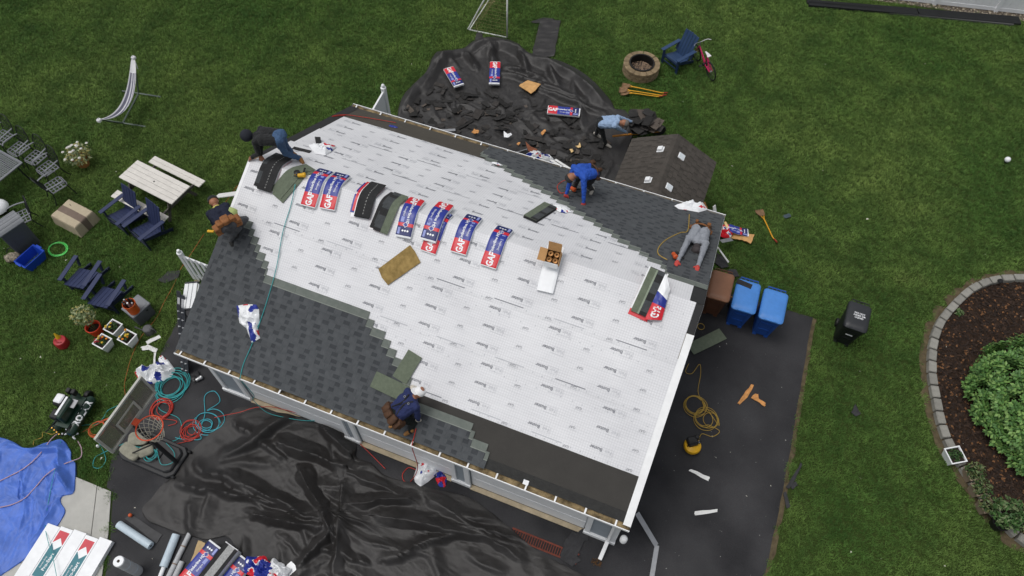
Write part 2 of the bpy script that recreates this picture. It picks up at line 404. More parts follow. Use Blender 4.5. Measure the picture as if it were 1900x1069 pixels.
# white synthetic underlayment, printed with a grid and lettering
def felt_mat():
    m = bpy.data.materials.new('printed_underlayment'); m.use_nodes = True; n = m.node_tree.nodes; l = m.node_tree.links; b = n['Principled BSDF']
    b.inputs['Roughness'].default_value = .55; b.inputs['Specular IOR Level'].default_value = .35
    tc = n.new('ShaderNodeTexCoord'); sp = n.new('ShaderNodeSeparateXYZ'); l.new(tc.outputs['Object'], sp.inputs[0])
    def M(op, a, b_=None):
        k = n.new('ShaderNodeMath'); k.operation = op
        for i, q in enumerate((a, b_)):
            if q is None: continue
            if isinstance(q, (int, float)): k.inputs[i].default_value = q
            else: l.new(q, k.inputs[i])
        return k.outputs[0]
    def line(o, per, wd): return M('LESS_THAN', M('FRACT', M('MULTIPLY', o, 1/per)), wd)
    g = M('MAXIMUM', line(sp.outputs[0], .0508, .2), line(sp.outputs[1], .0508, .2))
    nz = n.new('ShaderNodeTexNoise'); nz.inputs['Scale'].default_value = 2.2; nz.inputs['Detail'].default_value = 5; l.new(tc.outputs['Object'], nz.inputs['Vector'])
    g = M('MULTIPLY', g, M('ADD', nz.outputs[0], .22))
    mx = n.new('ShaderNodeMix'); mx.data_type = 'RGBA'; l.new(g, mx.inputs[0]); mx.inputs[6].default_value = (.77, .775, .79, 1); mx.inputs[7].default_value = (.62, .625, .64, 1)
    z2 = n.new('ShaderNodeTexNoise'); z2.inputs['Scale'].default_value = .8; z2.inputs['Detail'].default_value = 7; l.new(tc.outputs['Object'], z2.inputs['Vector'])
    r = n.new('ShaderNodeValToRGB'); r.color_ramp.elements[0].position = .3; r.color_ramp.elements[1].position = .75; r.color_ramp.elements[0].color = (.88, .88, .89, 1); r.color_ramp.elements[1].color = (1.03, 1.03, 1.03, 1); l.new(z2.outputs[0], r.inputs[0])
    m2 = n.new('ShaderNodeMix'); m2.data_type = 'RGBA'; m2.blend_type = 'MULTIPLY'; m2.inputs[0].default_value = 1; l.new(mx.outputs[2], m2.inputs[6]); l.new(r.outputs[0], m2.inputs[7]); l.new(m2.outputs[2], b.inputs['Base Color'])
    z3 = n.new('ShaderNodeTexNoise'); z3.inputs['Scale'].default_value = 5; z3.inputs['Detail'].default_value = 4; mp = n.new('ShaderNodeMapping'); mp.inputs['Scale'].default_value = (.35, 1.6, 1); l.new(tc.outputs['Object'], mp.inputs[0]); l.new(mp.outputs[0], z3.inputs['Vector'])
    bp = n.new('ShaderNodeBump'); bp.inputs['Strength'].default_value = .35; bp.inputs['Distance'].default_value = .03; l.new(z3.outputs[0], bp.inputs['Height']); l.new(bp.outputs[0], b.inputs['Normal'])
    return m
felt = felt_mat(); ink = mat('grey_ink', '#85878d', .7, .1); ink2 = mat('pale_ink', '#bec0c4', .7, .1)
def felt_strip(front, x0, x1, s0, s1, n, flip, seed):
    F = MF if front else MB_
    rr = random.Random(seed)
    def lx(x): return x if front else -x
    a, b = (x0, x1) if front else (-x1, -x0)
    mb = MB()
    mb.slab(lambda u, v, w_: (a+(b-a)*u, s0+(s1-s0)*v, n+w_*.5+(.004*NZ.noise(V(((a+(b-a)*u)*1.3, (s0+(s1-s0)*v)*3, seed)))+.004)*(0 < u < 1 and 0 < v < 1)), 60, 14, .004)
    st = mb.build('underlayment_strip', felt, garage, mw=F, smooth=50)
    tx = MB(); n2 = n+.0112
    period = 1.27; ph = rr.random()*period
    rows = max(1, int((s1-s0)/.385)); sg = -1 if flip else 1
    for r_ in range(rows):
        s_ = s0+.22+r_*.385
        if s_ > s1-.08: continue
        x_ = a+ph+.14*r_*0
        while x_ < b-.3:
            if x_ > a+.3:
                put_text(tx, 'Buster', lambda p, q: (x_+sg*(p+.10), s_+sg*q, n2), 0, .068, .035, stretch=1.0)
                put_text(tx, 'Felt', lambda p, q: (x_+sg*(p-.145), s_+sg*q, n2), 1, .068, .0)
                for e0, e1 in (((-.235, -.06), (.02, -.06)), ((-.235, .07), (.02, .07)), ((-.235, -.06), (-.235, .07))):
                    tx.bar((x_+sg*e0[0], s_+sg*e0[1], n2), (x_+sg*e1[0], s_+sg*e1[1], n2), .005, .001, 1)
            if a+.2 < x_+.62 < b-.2:
                put_text(tx, 'GAF', lambda p, q: (x_+.62+sg*p, s_-.17+sg*q, n2), 0, .05, .0)
                tx.bar((x_+.62-.1, s_-.215, n2), (x_+.62+.1, s_-.215, n2), .004, .001, 1)
            x_ += period
        # thin printed rule under a row
    x_ = a+.5+rr.random()
    while x_ < b-1:
        tx.bar((x_, s0+.085, n2), (x_+.62, s0+.085, n2), .018, .001, 0 if rr.random() < .6 else 1); x_ += 1.27
    # cap nails along the lap
    x_ = a+.1
    while x_ < b-.05:
        for ss in (.045, s1-s0-.30): tx.lathe([(.013, n2-.001), (.011, n2+.001)], 6, 1, (x_+rr.uniform(-.05, .05), s0+ss+rr.uniform(-.02, .02), 0))
        x_ += .24
    tx.build('printed_lettering', [ink, ink2], st, world=False)['kind'] = 'stuff'
s_top = SL
fs0 = S_ICE_F
felt_strip(True, RX0+.04, RX1-.11, fs0, fs0+1.22, .006, True, 1)
felt_strip(True, RX0+.04, RX1-.11, fs0+1.12, fs0+2.34, .014, True, 2)
felt_strip(True, RX0+.04, RX1-.13, fs0+2.22, SL+.015, .022, True, 3)
bs0 = S_ICE_B
felt_strip(False, RX0+.20, RX1-.24, bs0, bs0+1.22, .006, True, 4)
felt_strip(False, RX0+.20, RX1-.24, bs0+1.12, bs0+2.34, .014, False, 5)
felt_strip(False, RX0+.12, RX1-.26, bs0+2.22, SL+.015, .022, True, 6)

# ---- shingles, each its own piece
EXPO, SHH = .1375, .333
def shingle_mats():
    out = []
    for nm, lo, hi, hl in (('shingle_base', (.048, .052, .058), (.064, .069, .075), 0), ('shingle_tab', (.070, .076, .082), (.100, .107, .113), 0), ('shingle_headlap', (.135, .155, .138), (.185, .205, .185), 1), ('seal_line', (.20, .22, .20), (.28, .30, .27), 0)):
        m = mat(nm, lo, .92, 0, 5.0, .6, 150, spec=.25, col2=hi, island=.07); out.append(m)
    return out
SHM = shingle_mats(); SHC = {}
def shingle_mesh(L, seed):
    k = (round(L, 2), seed)
    if k in SHC: return SHC[k]
    r_ = random.Random(seed*31+int(L*100)); mb = MB(); e0 = .016; t = .004
    def z(s): return e0*(1-s/SHH)
    def q(x0, x1, s0, s1, dz, mi, edges=True):
        vs = [(x0, s0, z(s0)+dz), (x1, s0, z(s0)+dz), (x1, s1, z(s1)+dz), (x0, s1, z(s1)+dz), (x0, s0, z(s0)), (x1, s0, z(s0)), (x1, s1, z(s1)), (x0, s1, z(s1))]
        mb.add(vs, [(0, 1, 2, 3), (4, 5, 1, 0), (5, 6, 2, 1), (7, 4, 0, 3), (6, 7, 3, 2)], mi)
    q(0, L, 0, .052, t+.0008, 1); q(0, L, .052, .160, t, 0); q(0, L, .160, .178, t+.0012, 3); q(0, L, .178, SHH, t, 2)
    x = -r_.random()*.08
    while x < L:                      # the laminated tabs ("dragon teeth") over the darker backing
        wd = r_.uniform(.11, .26); a, b = max(x, 0), min(x+wd, L)
        if b-a > .02: q(a, b, -.002, .158, t+.0045, 1)
        x += wd+r_.uniform(.09, .17)
    SHC[k] = mb.mesh('shingle', SHM); return SHC[k]
def lay(front, courses, x_lo, x_hi):
    F = MF if front else MB_
    for c in range(courses):
        s = c*EXPO-.012
        a, b = x_lo(c, s), x_hi(c, s)
        if b-a < .1: continue
        # local x
        a_, b_ = (a, b) if front else (-b, -a)
        x = a_-((c*.29+.13*(c % 3)) % 1.0) if front else a_
        cuts = []
        # joints staggered from the fixed rake side; free end keeps whole shingles
        edge = a_ if front else b_
        pos = edge+(-1 if front else 1)*((c*.29+.13*(c % 3)) % 1.0)
        while (pos < b_ if front else pos > a_):
            p2 = pos+(1 if front else -1); lo, hi = max(min(pos, p2), a_), min(max(pos, p2), b_)
            if hi-lo > .04: cuts.append((lo, hi))
            pos = p2
        for lo, hi in cuts:
            me = shingle_mesh(hi-lo-.002, rnd.randrange(7))
            L = MX.Translation((lo, s, .026)) @ MX.Rotation(rnd.gauss(0, .0012), 4, 'Z')
            W = F @ L; link('shingle', me, garage, MWD[garage.name].inverted() @ W, W)
def interp(tab, s):
    if s <= tab[0][0]: return tab[0][1]
    for (a, b), (c, d) in zip(tab, tab[1:]):
        if s <= c: return b+(d-b)*(s-a)/(c-a)
    return tab[-1][1]
def bx(fn, pts): return sorted([(fn(*p)[1], fn(*p)[0]) for p in pts])
tf = bx(ifr, [(905, 866), (893, 838), (866, 806)])
tf_hi = bx(ifr, [(757, 712), (738, 672), (713, 640), (689, 608), (667, 578)])
s_jump = tf[-1][0]+.08; s_flat = tf_hi[-1][0]; xl = bx(ifr, [(662, 570), (492, 500), (486, 484), (456, 440)])
s_end = ifr(445, 428)[1]
def xf_hi(c, s):
    j = [0, .11, -.06, .07, -.1][c % 5]*.5
    if s+EXPO < s_jump: return interp(tf, s+EXPO)+.03+j
    if s+EXPO < s_flat: return interp(tf_hi, s+EXPO)+j
    if s > s_end: return 0
    return max(.12, interp([(s_flat, ifr(500, 505)[0]), (s_flat+.18, ifr(497, 500)[0]), (s_flat+.45, ifr(483, 470)[0]), (s_end+.2, ifr(458, 432)[0])], s+EXPO+.05)+j*.4)
lay(True, 32, lambda c, s: RX0-.015, xf_hi)
tb = bx(ibk, [(893, 287), (935, 312), (1005, 352), (1062, 388), (1130, 431), (1180, 464), (1226, 492), (1238, 500)])
sb_top = ibk(1235, 503)[1]
def xb_lo(c, s):
    if s+EXPO > sb_top+.12: return 99
    return interp(tb, s+EXPO)+[0, .06, -.05, .04, -.07][c % 5]*.5
lay(False, 34, xb_lo, lambda c, s: RX1+.01)
print('shingles', sum(1 for o in COL.objects if o.name.startswith('shingle')), 'S_ICE', S_ICE_F, S_ICE_B, 's_end', s_end, 's_flat', s_flat, 'SL', SL)

# gutters
for sg in (-1, 1):
    mb = MB(); y0, y1 = sg*3.878, sg*4.03; z0, z1 = EZ-.13, EZ-.005
    x0, x1 = RX0-.02, RX1+.03
    prof = [(y0, z1), (y0, z0), (y1-sg*.03, z0), (y1, z0+.06), (y1, z1), (y1-sg*.018, z1), (y1-sg*.018, z1-.012), (y1-sg*.006, z1-.012), (y1-sg*.008, z0+.062), (y1-sg*.034, z0+.006), (y0+sg*.004, z0+.006), (y0+sg*.004, z1)]
    mb.add([(x, y, z) for x in (x0, x1) for y, z in prof], [((i, (i+1) % 12, 12+(i+1) % 12, 12+i) if sg < 0 else (i, 12+i, 12+(i+1) % 12, (i+1) % 12)) for i in range(12)]+[tuple(range(12)), tuple(range(12, 24))])
    g_ = mb.build('gutter', white_metal, garage)
    for x in (x0+.004, x1-.004): MB().add([(x, y0, z1), (x, y0, z0), (x, y1-sg*.03, z0), (x, y1, z0+.06), (x, y1, z1)], [(0, 1, 2, 3, 4)]).build('end_cap', white_metal, g_)
    k = 0; x = .12
    while x < x1:
        MB().box((x, sg*3.952, z1+.004), (.035, .15, .008)).build('hanger', white_metal, g_, bevel=.002)
        if sg > 0: MB().lathe([(.024, 0), (.022, .018), (.008, .024)], 8, 0, (x, sg*3.985, z1+.008)).build('hanger_screw', white_metal, g_)
        x += .605 if sg < 0 else .72
    mb = MB(); mb.grid(lambda u, v: (x0+.01+(x1-x0-.02)*(u if sg < 0 else 1-u), 3.885*sg+sg*.125*(1-v), z1-.035+.03*NZ.fractal(V((u*40, v*3, sg)), 1, 2, 3)), 220, 4)
    d_ = mb.build('leaf_litter', soil_mat, g_, smooth=True); d_['kind'] = 'stuff'
# downspout on the front right corner with its kicked-out foot
e_ = at(1113, 1038, .06); tx_ = xw(1133, 990)
dsp = MB().bar(V((tx_, -3.95, 2.30)), V((tx_, -3.74, 2.06)), .085, .06).bar(V((tx_, -3.74, 2.08)), V((tx_, -3.74, .30)), .085, .06).bar(V((tx_, -3.74, .31)), e_, .085, .06)
dsp.build('downspout', white_metal, garage, bevel=.008)
fl = MB(); fl.lathe([(.05, 0), (.075, .02), (.075, .16), (.05, .19), (.0, .195)], 14, 0, at(1156, 1003, 1.2)); fl.build('flood_light', white_metal, garage, smooth=40)
# ================================================================== roofing goods on the roof
def rfm(px, py, n=.034, px2=None, rz=0.0):
    x, s = ifr(px, py)
    if px2: x2, s2 = ifr(*px2); rz = math.atan2(s2-s, x2-x)
    return MF @ MX.Translation((x, s, n)) @ MX.Rotation(rz, 4, 'Z')
def rbm(px, py, n=.034, px2=None, rz=0.0):
    x, s = ibk(px, py)
    if px2: x2, s2 = ibk(*px2); rz = math.atan2(s2-s, -(x2-x))
    return MB_ @ MX.Translation((-x, s, n)) @ MX.Rotation(rz, 4, 'Z')
def gm(px, py, z=.02, px2=None, rz=0.0):
    p = at(px, py, z)
    if px2: rz = head(p, at(*px2, z))
    return MX.Translation(p) @ MX.Rotation(rz, 4, 'Z')
W_RED = mat('wrap_red', '#cf2331', .38, .06, 4, spec=.5); W_BLUE = mat('wrap_blue', '#23338e', .38, .08, 4, spec=.5); W_WHITE = mat('wrap_white', '#eceef0', .4, .06, 5, spec=.5)
W_NAVY = mat('wrap_navy', '#1b2560', .4, .06, 4); W_LILAC = mat('wrap_lilac', '#8d97cf', .45, .1, 20)
WRAP = [W_RED, W_BLUE, W_WHITE, W_NAVY, W_LILAC]
BW, BL, BT = .335, 1.0, .085
def bundle_design(u, v):
    if u < .015 or u > .965: return 2
    if u < .30: return 0
    if .70 < u < .765: return 0
    if .765 <= u: return 3
    return 1
def bundle(name, label, P, group=None, L=BL, th=BT, flip=False, seed=0, mw=None):
    "P(a, b, w): a 0..L along, b -.5..+.5 across, w up"
    r_ = random.Random(seed)
    def wob(a, b): return .006*NZ.noise(V((a*5, b*5, seed)))-.02*max(0, abs(b)*2-.82)/.18*.6-.012*max(0, abs(a/L-.5)*2-.93)/.07
    def U(u): return 1-u if flip else u
    mb = MB()
    top = lambda u, v, w_: P(u*L, (v-.5)*BW, w_+(wob(u*L, v-.5) if w_ > th*.5 else 0))
    mb.slab(top, 56, 10, th, lambda u, v: bundle_design(U(u), v), under=2)
    # side stripes: blue wrapper turned over the long edges
    o = mb.build(name, WRAP, None, smooth=50) if mw is None else mb.build(name, WRAP, None, mw=mw, smooth=50)
    tag(o, label, 'shingle bundle', group)
    tx = MB(); zt = th+.004
    def Q(a, b): return P(a, b, zt+wob(a, b/BW))
    sg = 1 if flip else -1
    def T(s, a0, b0, h, bold, mi, st=1.0):
        put_text(tx, s, lambda p, q: Q((a0+p)*1.0 if not flip else L-(a0+p), -(b0+q)*(1 if not flip else -1)), mi, h, bold, stretch=st)
    T('GAF', .165, 0, .135, .05, 2, .80); T('Timberline HD', .50, .035, .062, .03, 2, .8); T('Shingles', .47, -.075, .04, .0, 2); 
    for k in (-1, 0, 1):
        a0, b0 = .86, .02+k*.055; d = .026
        tx.add([Q((a0+i if not flip else L-a0-i), (b0+j)*sg) for i, j in ((-d, 0), (0, -d), (d, 0), (0, d))], [(0, 1, 2, 3)], 2)
    for d, mi in ((.062, 2), (.05, 1)):
        tx.add([tuple(V(Q((.735+i if not flip else L-.735-i), j*sg))+V((0, 0, .0015 if mi == 1 else 0))) for i, j in ((-d, 0), (0, -d), (d, 0), (0, d))], [(0, 1, 2, 3)], mi)
    T('HD', .735, 0, .035, .03, 2)
    tx.add([Q((a if not flip else L-a), b*sg) for a, b in ((.57, -.12), (.68, -.12), (.68, -.05), (.57, -.05))], [(0, 1, 2, 3)], 4)
    tx.add([Q((a if not flip else L-a), b*sg) for a, b in ((.80, -.14), (.94, -.14), (.94, -.09), (.80, -.09))], [(0, 1, 2, 3)], 4)
    # front/back consistency: make lettering two-sided by construction
    inv = MWD[o.name].inverted()
    if mw is None: tx.v = [inv @ p for p in tx.v]
    t = link('printed_wrapper', tx.mesh('printed_wrapper', WRAP), o, MX.Identity(4), MWD[o.name]); t['kind'] = 'stuff'
    return o
def ridge_P(xb, d0, xt, d1, L=BL, n0=.034):
    k = (xt-xb)/(d1-d0); cosk = math.cos(math.atan(k)); 
    def P(a, b, w_):
        d = d0+a*cosk; x = xb+k*(d-d0)+b*cosk; d -= b*k*cosk
        t = max(-1, min(1, d/.16))
        # smooth bend over the ridge
        yy = d*CS; zz = RZ-abs(d)*SN
        if abs(d) < .16: zz = RZ-SN*(d*d/(.32)+.08)
        th_ = t*math.atan2(SN, CS)
        return V((x, yy+(n0+w_)*math.sin(th_), zz+(n0+w_)*math.cos(th_)))
    return P
def ridge_from_px(bot, top, L=BL):
    xb, sb = ifr(*bot, .1); xt, st = ibk(*top, .1)
    d0 = sb-SL; d1 = SL-st
    mid = (d0+d1)/2; h = L/2*math.cos(math.atan((xt-xb)/(d1-d0)))
    k = (xt-xb)/(d1-d0)
    return ridge_P(xb+k*(mid-h-d0), mid-h, xb+k*(mid+h-d0), mid+h, L)
GB = 'shingle bundles draped over the ridge'
spots = [((573, 376), (603, 318), 0, 'wrapped shingle bundle on the ridge beside the olive shingles with the nail gun'),
         ((606, 390), (638, 322), 0, 'wrapped shingle bundle on the ridge, its red end next to the opened black stack'),
         ((748, 438), (774, 370), 1, 'wrapped shingle bundle on the ridge with red end up, beside the loose green shingles'),
         ((795, 448), (828, 382), 1, 'wrapped shingle bundle on the ridge with red end up, lying on another bundle'),
         ((849, 472), (882, 400), 0, 'wrapped shingle bundle on the ridge with red end down, second from the nail box'),
         ((907, 491), (937, 424), 0, 'wrapped shingle bundle on the ridge, the one next to the cardboard nail box')]
for i, (b, t, fl_, lb) in enumerate(spots):
    P = ridge_from_px(b, t)
    if i == 3:
        P0 = ridge_from_px((795, 462), (826, 394)); bundle('shingle_bundle', 'wrapped shingle bundle lying underneath another one on the ridge', P0, GB, seed=31, flip=False, th=.05)
        P1 = P; P = lambda a, b_, w_: P1(a, b_, w_+.055)
    bundle('shingle_bundle', lb, P, GB, flip=bool(fl_), seed=i+2)
# loose shingles: olive/black sheets draped over the ridge
SH_DARK = mat('shingle_back', '#2b2b2c', .9, .2, 10, .5, 120); SH_OLIVE = mat('shingle_olive', '#67705f', .92, .16, 12, .5, 140); SH_OLIVE2 = mat('shingle_olive_band', '#8b9684', .92, .12, 12, .3, 140)
SH_CHAR = mat('shingle_charcoal', '#45484a', .92, .25, 14, .6, 120); DASH = mat('tar_dash', '#8a8a88', .6)
def sheet_piece(name, P, mi_fn, mats, L, W_, th, parent=None, mw=None, nu=20, nv=8):
    mb = MB(); mb.slab(lambda u, v, w_: P(u*L, (v-.5)*W_, w_), nu, nv, th, mi_fn)
    if parent is not None: return mb.build(name, mats, parent, smooth=40)
    return mb.build(name, mats, None, mw=mw, smooth=40) if mw is not None else mb.build(name, mats, smooth=40)
def face_design(u, v):       # one shingle seen face up: headlap, band, exposure with darker tabs
    if v > .55: return 0
    if v > .47: return 1
    return 2 if (int(u*7.3+.4) % 3) else 3
FACE = [SH_OLIVE, SH_OLIVE2, SH_CHAR, SH_DARK]
def loose_shingle(label, mw, L=1.0, W_=.335, back=False, group=None, bend=.0):
    P = lambda a, b, w_: V((a-L/2, b, w_+bend*(a-L/2)**2))
    o = sheet_piece('loose_shingle', P, (lambda u, v: 3 if not .47 < v < .53 else 1) if back else (lambda u, v: 1 if .46 < v < .54 else 0), FACE, L, W_, .007, mw=mw, nu=14)
    return tag(o, label, 'shingle', group)
def open_stack(label, bot, top, layers, wrap=True, lift=.034, seed=1):
    "an opened bundle: slightly shifted shingles over a torn wrapper"
    P = ridge_from_px(bot, top); c = P(.5, 0, 0)
    t = thing('opened_bundle', label, 'shingles', (c.x, c.y, c.z)); r_ = random.Random(seed)
    if wrap:
        Pw = lambda a, b, w_: P(a*1.06-.03, b*1.18-.02, w_+.004*NZ.noise(V((a*8, b*8, seed)))+.004)
        sheet_piece('torn_wrapper', Pw, lambda u, v: 2, WRAP, 1.0, .36, .003, t, nu=40)
    for k, (kind, da, db) in enumerate(layers):
        Pk = lambda a, b, w_, k=k, da=da, db=db: P(a+da, b+db+.05*da*(a-.5), w_+.012+.011*k)
        if kind == 'back':
            s_ = sheet_piece('shingle', Pk, 0, [SH_DARK], 1.0, .335, .008, t, nu=40)
            d_ = MB()
            for q in range(14): d_.slab(lambda u, v, w_, q=q: Pk(.06+q*.064+.035*u, -.008+.016*v, .0085+w_), 2, 1, .001)
            d_.build('seal_dashes', DASH, s_)['kind'] = 'stuff'
        elif kind == 'olive': sheet_piece('shingle', Pk, lambda u, v: 1 if .46 < v < .54 else 0, FACE, 1.0, .335, .008, t, nu=40)
        elif kind == 'face': sheet_piece('shingle', Pk, face_design, FACE, 1.0, .335, .008, t, nu=40)
        else: sheet_piece('wrapper_flap', Pk, lambda u, v: {'white': 2, 'blue': 1, 'red': 0}[kind], WRAP, .9, .12, .004, t, nu=40)
    return t
open_stack('opened black shingle stack on torn white wrapper at the ridge end, under the leaning roofer', (486, 352), (528, 288), [('face', .04, -.03), ('white', .05, .17), ('back', 0, .02), ('face', .03, -.06), ('back', -.02, .05)], seed=3)
open_stack('opened black-backed shingle stack beside its blue and red wrapper on the ridge', (667, 404), (700, 338), [('blue', .06, -.2), ('red', .1, -.16), ('white', .03, -.1), ('back', -.02, .03), ('back', .0, .05)], seed=5)
open_stack('loose green-grey shingles lying on a red wrapper on the ridge', (705, 418), (738, 362), [('red', .0, -.14), ('back', .0, -.05), ('face', .03, .02), ('face', -.03, .05)], seed=6)
open_stack('two olive shingles under the yellow nail gun on the ridge', (519, 356), (566, 312), [('olive', .0, .03), ('olive', .05, -.06)], wrap=False, seed=8)
# loose shingles elsewhere on the roof
loose_shingle('loose olive shingle lying askew on the underlayment just above the kneeling roofer', rfm(757, 681, .045, (742, 706), 0), .62, .333)
loose_shingle('pale green shingle being set beside the kneeling roofer', rfm(735, 722, .075, (790, 748)), 1.0, .333)
st = rbm(1003, 398, .03, (1026, 383)); t_ = thing('shingle_stack', 'small stack of dark shingles on the back slope beside a white wrapper', 'shingles', m=st)
for k in range(4): 
    mb = MB(); mb.slab(lambda u, v, w_, k=k: V((u*.95-.5+.02*k, (v-.5)*.33+.01*k, .009*k+w_)), 10, 8, .008, face_design if k == 3 else 3); mb.build('shingle', FACE, t_, world=False)
# crumpled plastic wrappers
def crumple(name, label, mw, a, b, h, seed, mix=(.12, .12), cat='wrapper', group=None, parent=None, lobes=.35, outline=None, bands=None):
    r_ = random.Random(seed); mb = MB(); n1, n2 = 14, 44
    if outline:
        inv = mw.inverted(); loc = [inv @ p for p in outline]; cx_ = sum(p.x for p in loc)/len(loc); cy_ = sum(p.y for p in loc)/len(loc)
        rg = []
        for i in range(len(loc)):
            for k in range(6): rg.append(loc[i].lerp(loc[(i+1) % len(loc)], k/6))
        n2 = len(rg)
    def P(u, v):
        if outline:
            b0 = rg[int(round(v*n2)) % n2]; x, y = cx_+(b0.x-cx_)*u, cy_+(b0.y-cy_)*u
            z = h*(1-u**4)*(.35+.55*(1-abs(NZ.noise(V((x*5, y*5, seed))))*2.4)+.25*(1-abs(NZ.noise(V((x*13, y*13, seed+9))))*2))+.006
            return V((x, y, max(.004, z)))
        t = 2*math.pi*v; rr = 1+lobes*NZ.noise(V((math.cos(t)*1.7+seed*3.1, math.sin(t)*1.7, 0)))+lobes*.5*NZ.noise(V((math.cos(t)*4+seed, math.sin(t)*4, 5)))
        x, y = a/2*rr*u*math.cos(t), b/2*rr*u*math.sin(t)
        rid = 1-abs(NZ.noise(V((x*9/ max(a, .4), y*9/max(b, .4), seed))))*2
        rid2 = 1-abs(NZ.noise(V((x*16, y*16, seed+9))))*2
        z = h*(1-u**3)*(.42+.38*rid+.22*rid2+.25*NZ.noise(V((x*4, y*4, seed+4))))+.006
        return V((x, y, max(.004, z)))
    def pick(u, v):
        t = 2*math.pi*v; q = NZ.noise(V((u*math.cos(t)*1.6+seed*1.7, u*math.sin(t)*1.6, 7)))
        if q > .5-mix[0]*2.2: return 1
        if q < -.5+mix[1]*2.2: return 0
        return 2
    mb.grid(P, n1, n2, pick)
    if outline and sum(rg[i].x*rg[(i+1) % n2].y-rg[(i+1) % n2].x*rg[i].y for i in range(n2)) < 0: mb.f = [f[::-1] for f in mb.f]
    o = mb.build(name, WRAP, parent, mw=mw, smooth=35, world=parent is None)
    return tag(o, label, cat, group) if parent is None else o
crumple('torn_wrapper', 'crumpled blue and white wrapper in the middle of the new shingles, a hose tucked beneath', rfm(465, 598, .05, (470, 620)), .75, .42, .12, 3, (.14, .04), outline=[FR(*ifr(*p)) for p in ((441, 568), (460, 565), (478, 566), (483, 575), (484, 600), (480, 606), (485, 628), (470, 637), (460, 610), (447, 600))])
crumple('torn_wrapper', 'white wrapper scrap with black strips behind the roofer in the black hoodie', rbm(598, 275, .03), .62, .34, .1, 12, (.0, .02), outline=[BK(*ibk(*p)) for p in ((572, 272), (590, 268), (610, 272), (624, 275), (615, 284), (604, 291), (585, 288))])
crumple('torn_wrapper', 'white torn wrapper lying beside the dark shingle stack on the back slope', rbm(1041, 390, .03), .42, .30, .06, 14, (0, .0))
crumple('torn_wrapper', 'thin white wrapper scrap at the stepped edge of the back shingles', rbm(921, 308, .05), .26, .10, .03, 15, (0, 0))
crumple('torn_wrapper', 'white wrapper caught on the back gutter near the roofer in grey', rbm(1281, 387, .05), .72, .28, .10, 16, (.0, .0), outline=[BK(*ibk(*p)) for p in ((1250, 386), (1272, 379), (1283, 376), (1290, 382), (1305, 382), (1312, 393), (1295, 398), (1275, 394), (1258, 392))])
crumple('torn_wrapper', 'small blue wrapper scrap on the dark strip of the back slope', rbm(729, 236, .012), .26, .12, .03, 17, (.5, 0))
for px, py, a, rz, lb in ((590, 268, .36, 2.2, 'black shingle offcut lying across the white wrapper scrap'), (560, 281, .42, 3.3, 'black shingle offcut by the boot of the roofer in the black hoodie')):
    o = sheet_piece('shingle_offcut', lambda a_, b_, w_: V((a_-a/2, b_, w_)), 0, [SH_DARK], a, .13, .012, mw=rbm(px, py, .10 if a < .4 else .034, rz=rz), nu=4, nv=2); tag(o, lb, 'shingle')
# plywood, nail box, white bundle, opened bundle on the right
WOOD = mat('weathered_board', '#8b7340', .9, .3, 7, .4, 60, col2='#a58b55'); OSB = mat('plywood', '#c79a63', .85, .2, 9, .2, 40); SPLINT = mat('splintered_wood', '#c98f55', .85, .3, 12, .3, 60)
mb = MB(); mb.prism([(-.42, -.20), (.40, -.22), (.43, .05), (.42, .21), (-.40, .20), (-.44, .0)], 0, .018)
tag(mb.build('plywood_board', WOOD, mw=rfm(742, 493, .04, (768, 474))), 'brown weathered board lying on the front slope below the bundles', 'board')
P = lambda a, b, w_: V((a-.45, b, w_+.0))
wb = MB(); wb.slab(lambda u, v, w_: P(u*.95, (v-.5)*.335, w_-(.012*max(0, abs(v-.5)*2-.85)/.15 if w_ > .04 else 0)), 24, 10, .07, 0)
tag(wb.build('wrapped_bundle', W_WHITE, mw=rfm(1022, 502, .036, (1032, 462)), smooth=50), 'plain white wrapped bundle lying face down under the cardboard nail box', 'shingle bundle')
bm_ = rfm(1029, 482, .115, (1048, 487)); CARD = mat('cardboard', '#b98d5c', .85, .12, 10); CARD_IN = mat('cardboard_inside', '#a37848', .9, .15, 10); COPPER = mat('nail_coil', '#8a6238', .4, .35, 25, metal=.6)
bxo = thing('nail_box', 'open cardboard box of coiled nails standing on the white bundle', 'box', m=bm_)
w_, d_, h_ = .27, .26, .22
MB().box((0, 0, .006), (w_, d_, .012)).build('bottom', CARD, bxo, world=False)
for c, s in (((0, -d_/2, h_/2), (w_, .008, h_)), ((0, d_/2, h_/2), (w_, .008, h_))): MB().box(c, s).build('side', W_WHITE if c[1] < 0 else CARD, bxo, world=False)
for c, s in (((-w_/2, 0, h_/2), (.008, d_+.007, h_)), ((w_/2, 0, h_/2), (.008, d_+.007, h_))): MB().box(c, s).build('side', CARD, bxo, world=False)
MB().bar((0, d_/2+.002, h_), (0, d_/2+.13, h_+.14), w_, .006, upv=(0, 1, 0)).build('flap', CARD, bxo, world=False)
MB().bar((-w_/2, 0, h_), (-w_/2-.15, 0, h_+.03), d_, .006).build('flap', CARD, bxo, world=False)
MB().bar((0, -d_/2, h_), (0, -d_/2-.07, h_-.09), w_, .006).build('flap', W_WHITE, bxo, world=False)
for i in (-1, 1):
    for j in (-1, 1):
        MB().lathe([(.055, 0), (.058, .17), (.05, .178), (.02, .172), (.018, .12)], 14, 0, (i*.062, j*.06, .013)).build('nail_coil', COPPER, bxo, world=False, smooth=40)
ob = thing('opened_bundle', 'opened bundle with green shingles and peeled back red and blue wrapper near the right rake', 'shingles', m=rfm(1203, 545, .034, (1218, 512)))
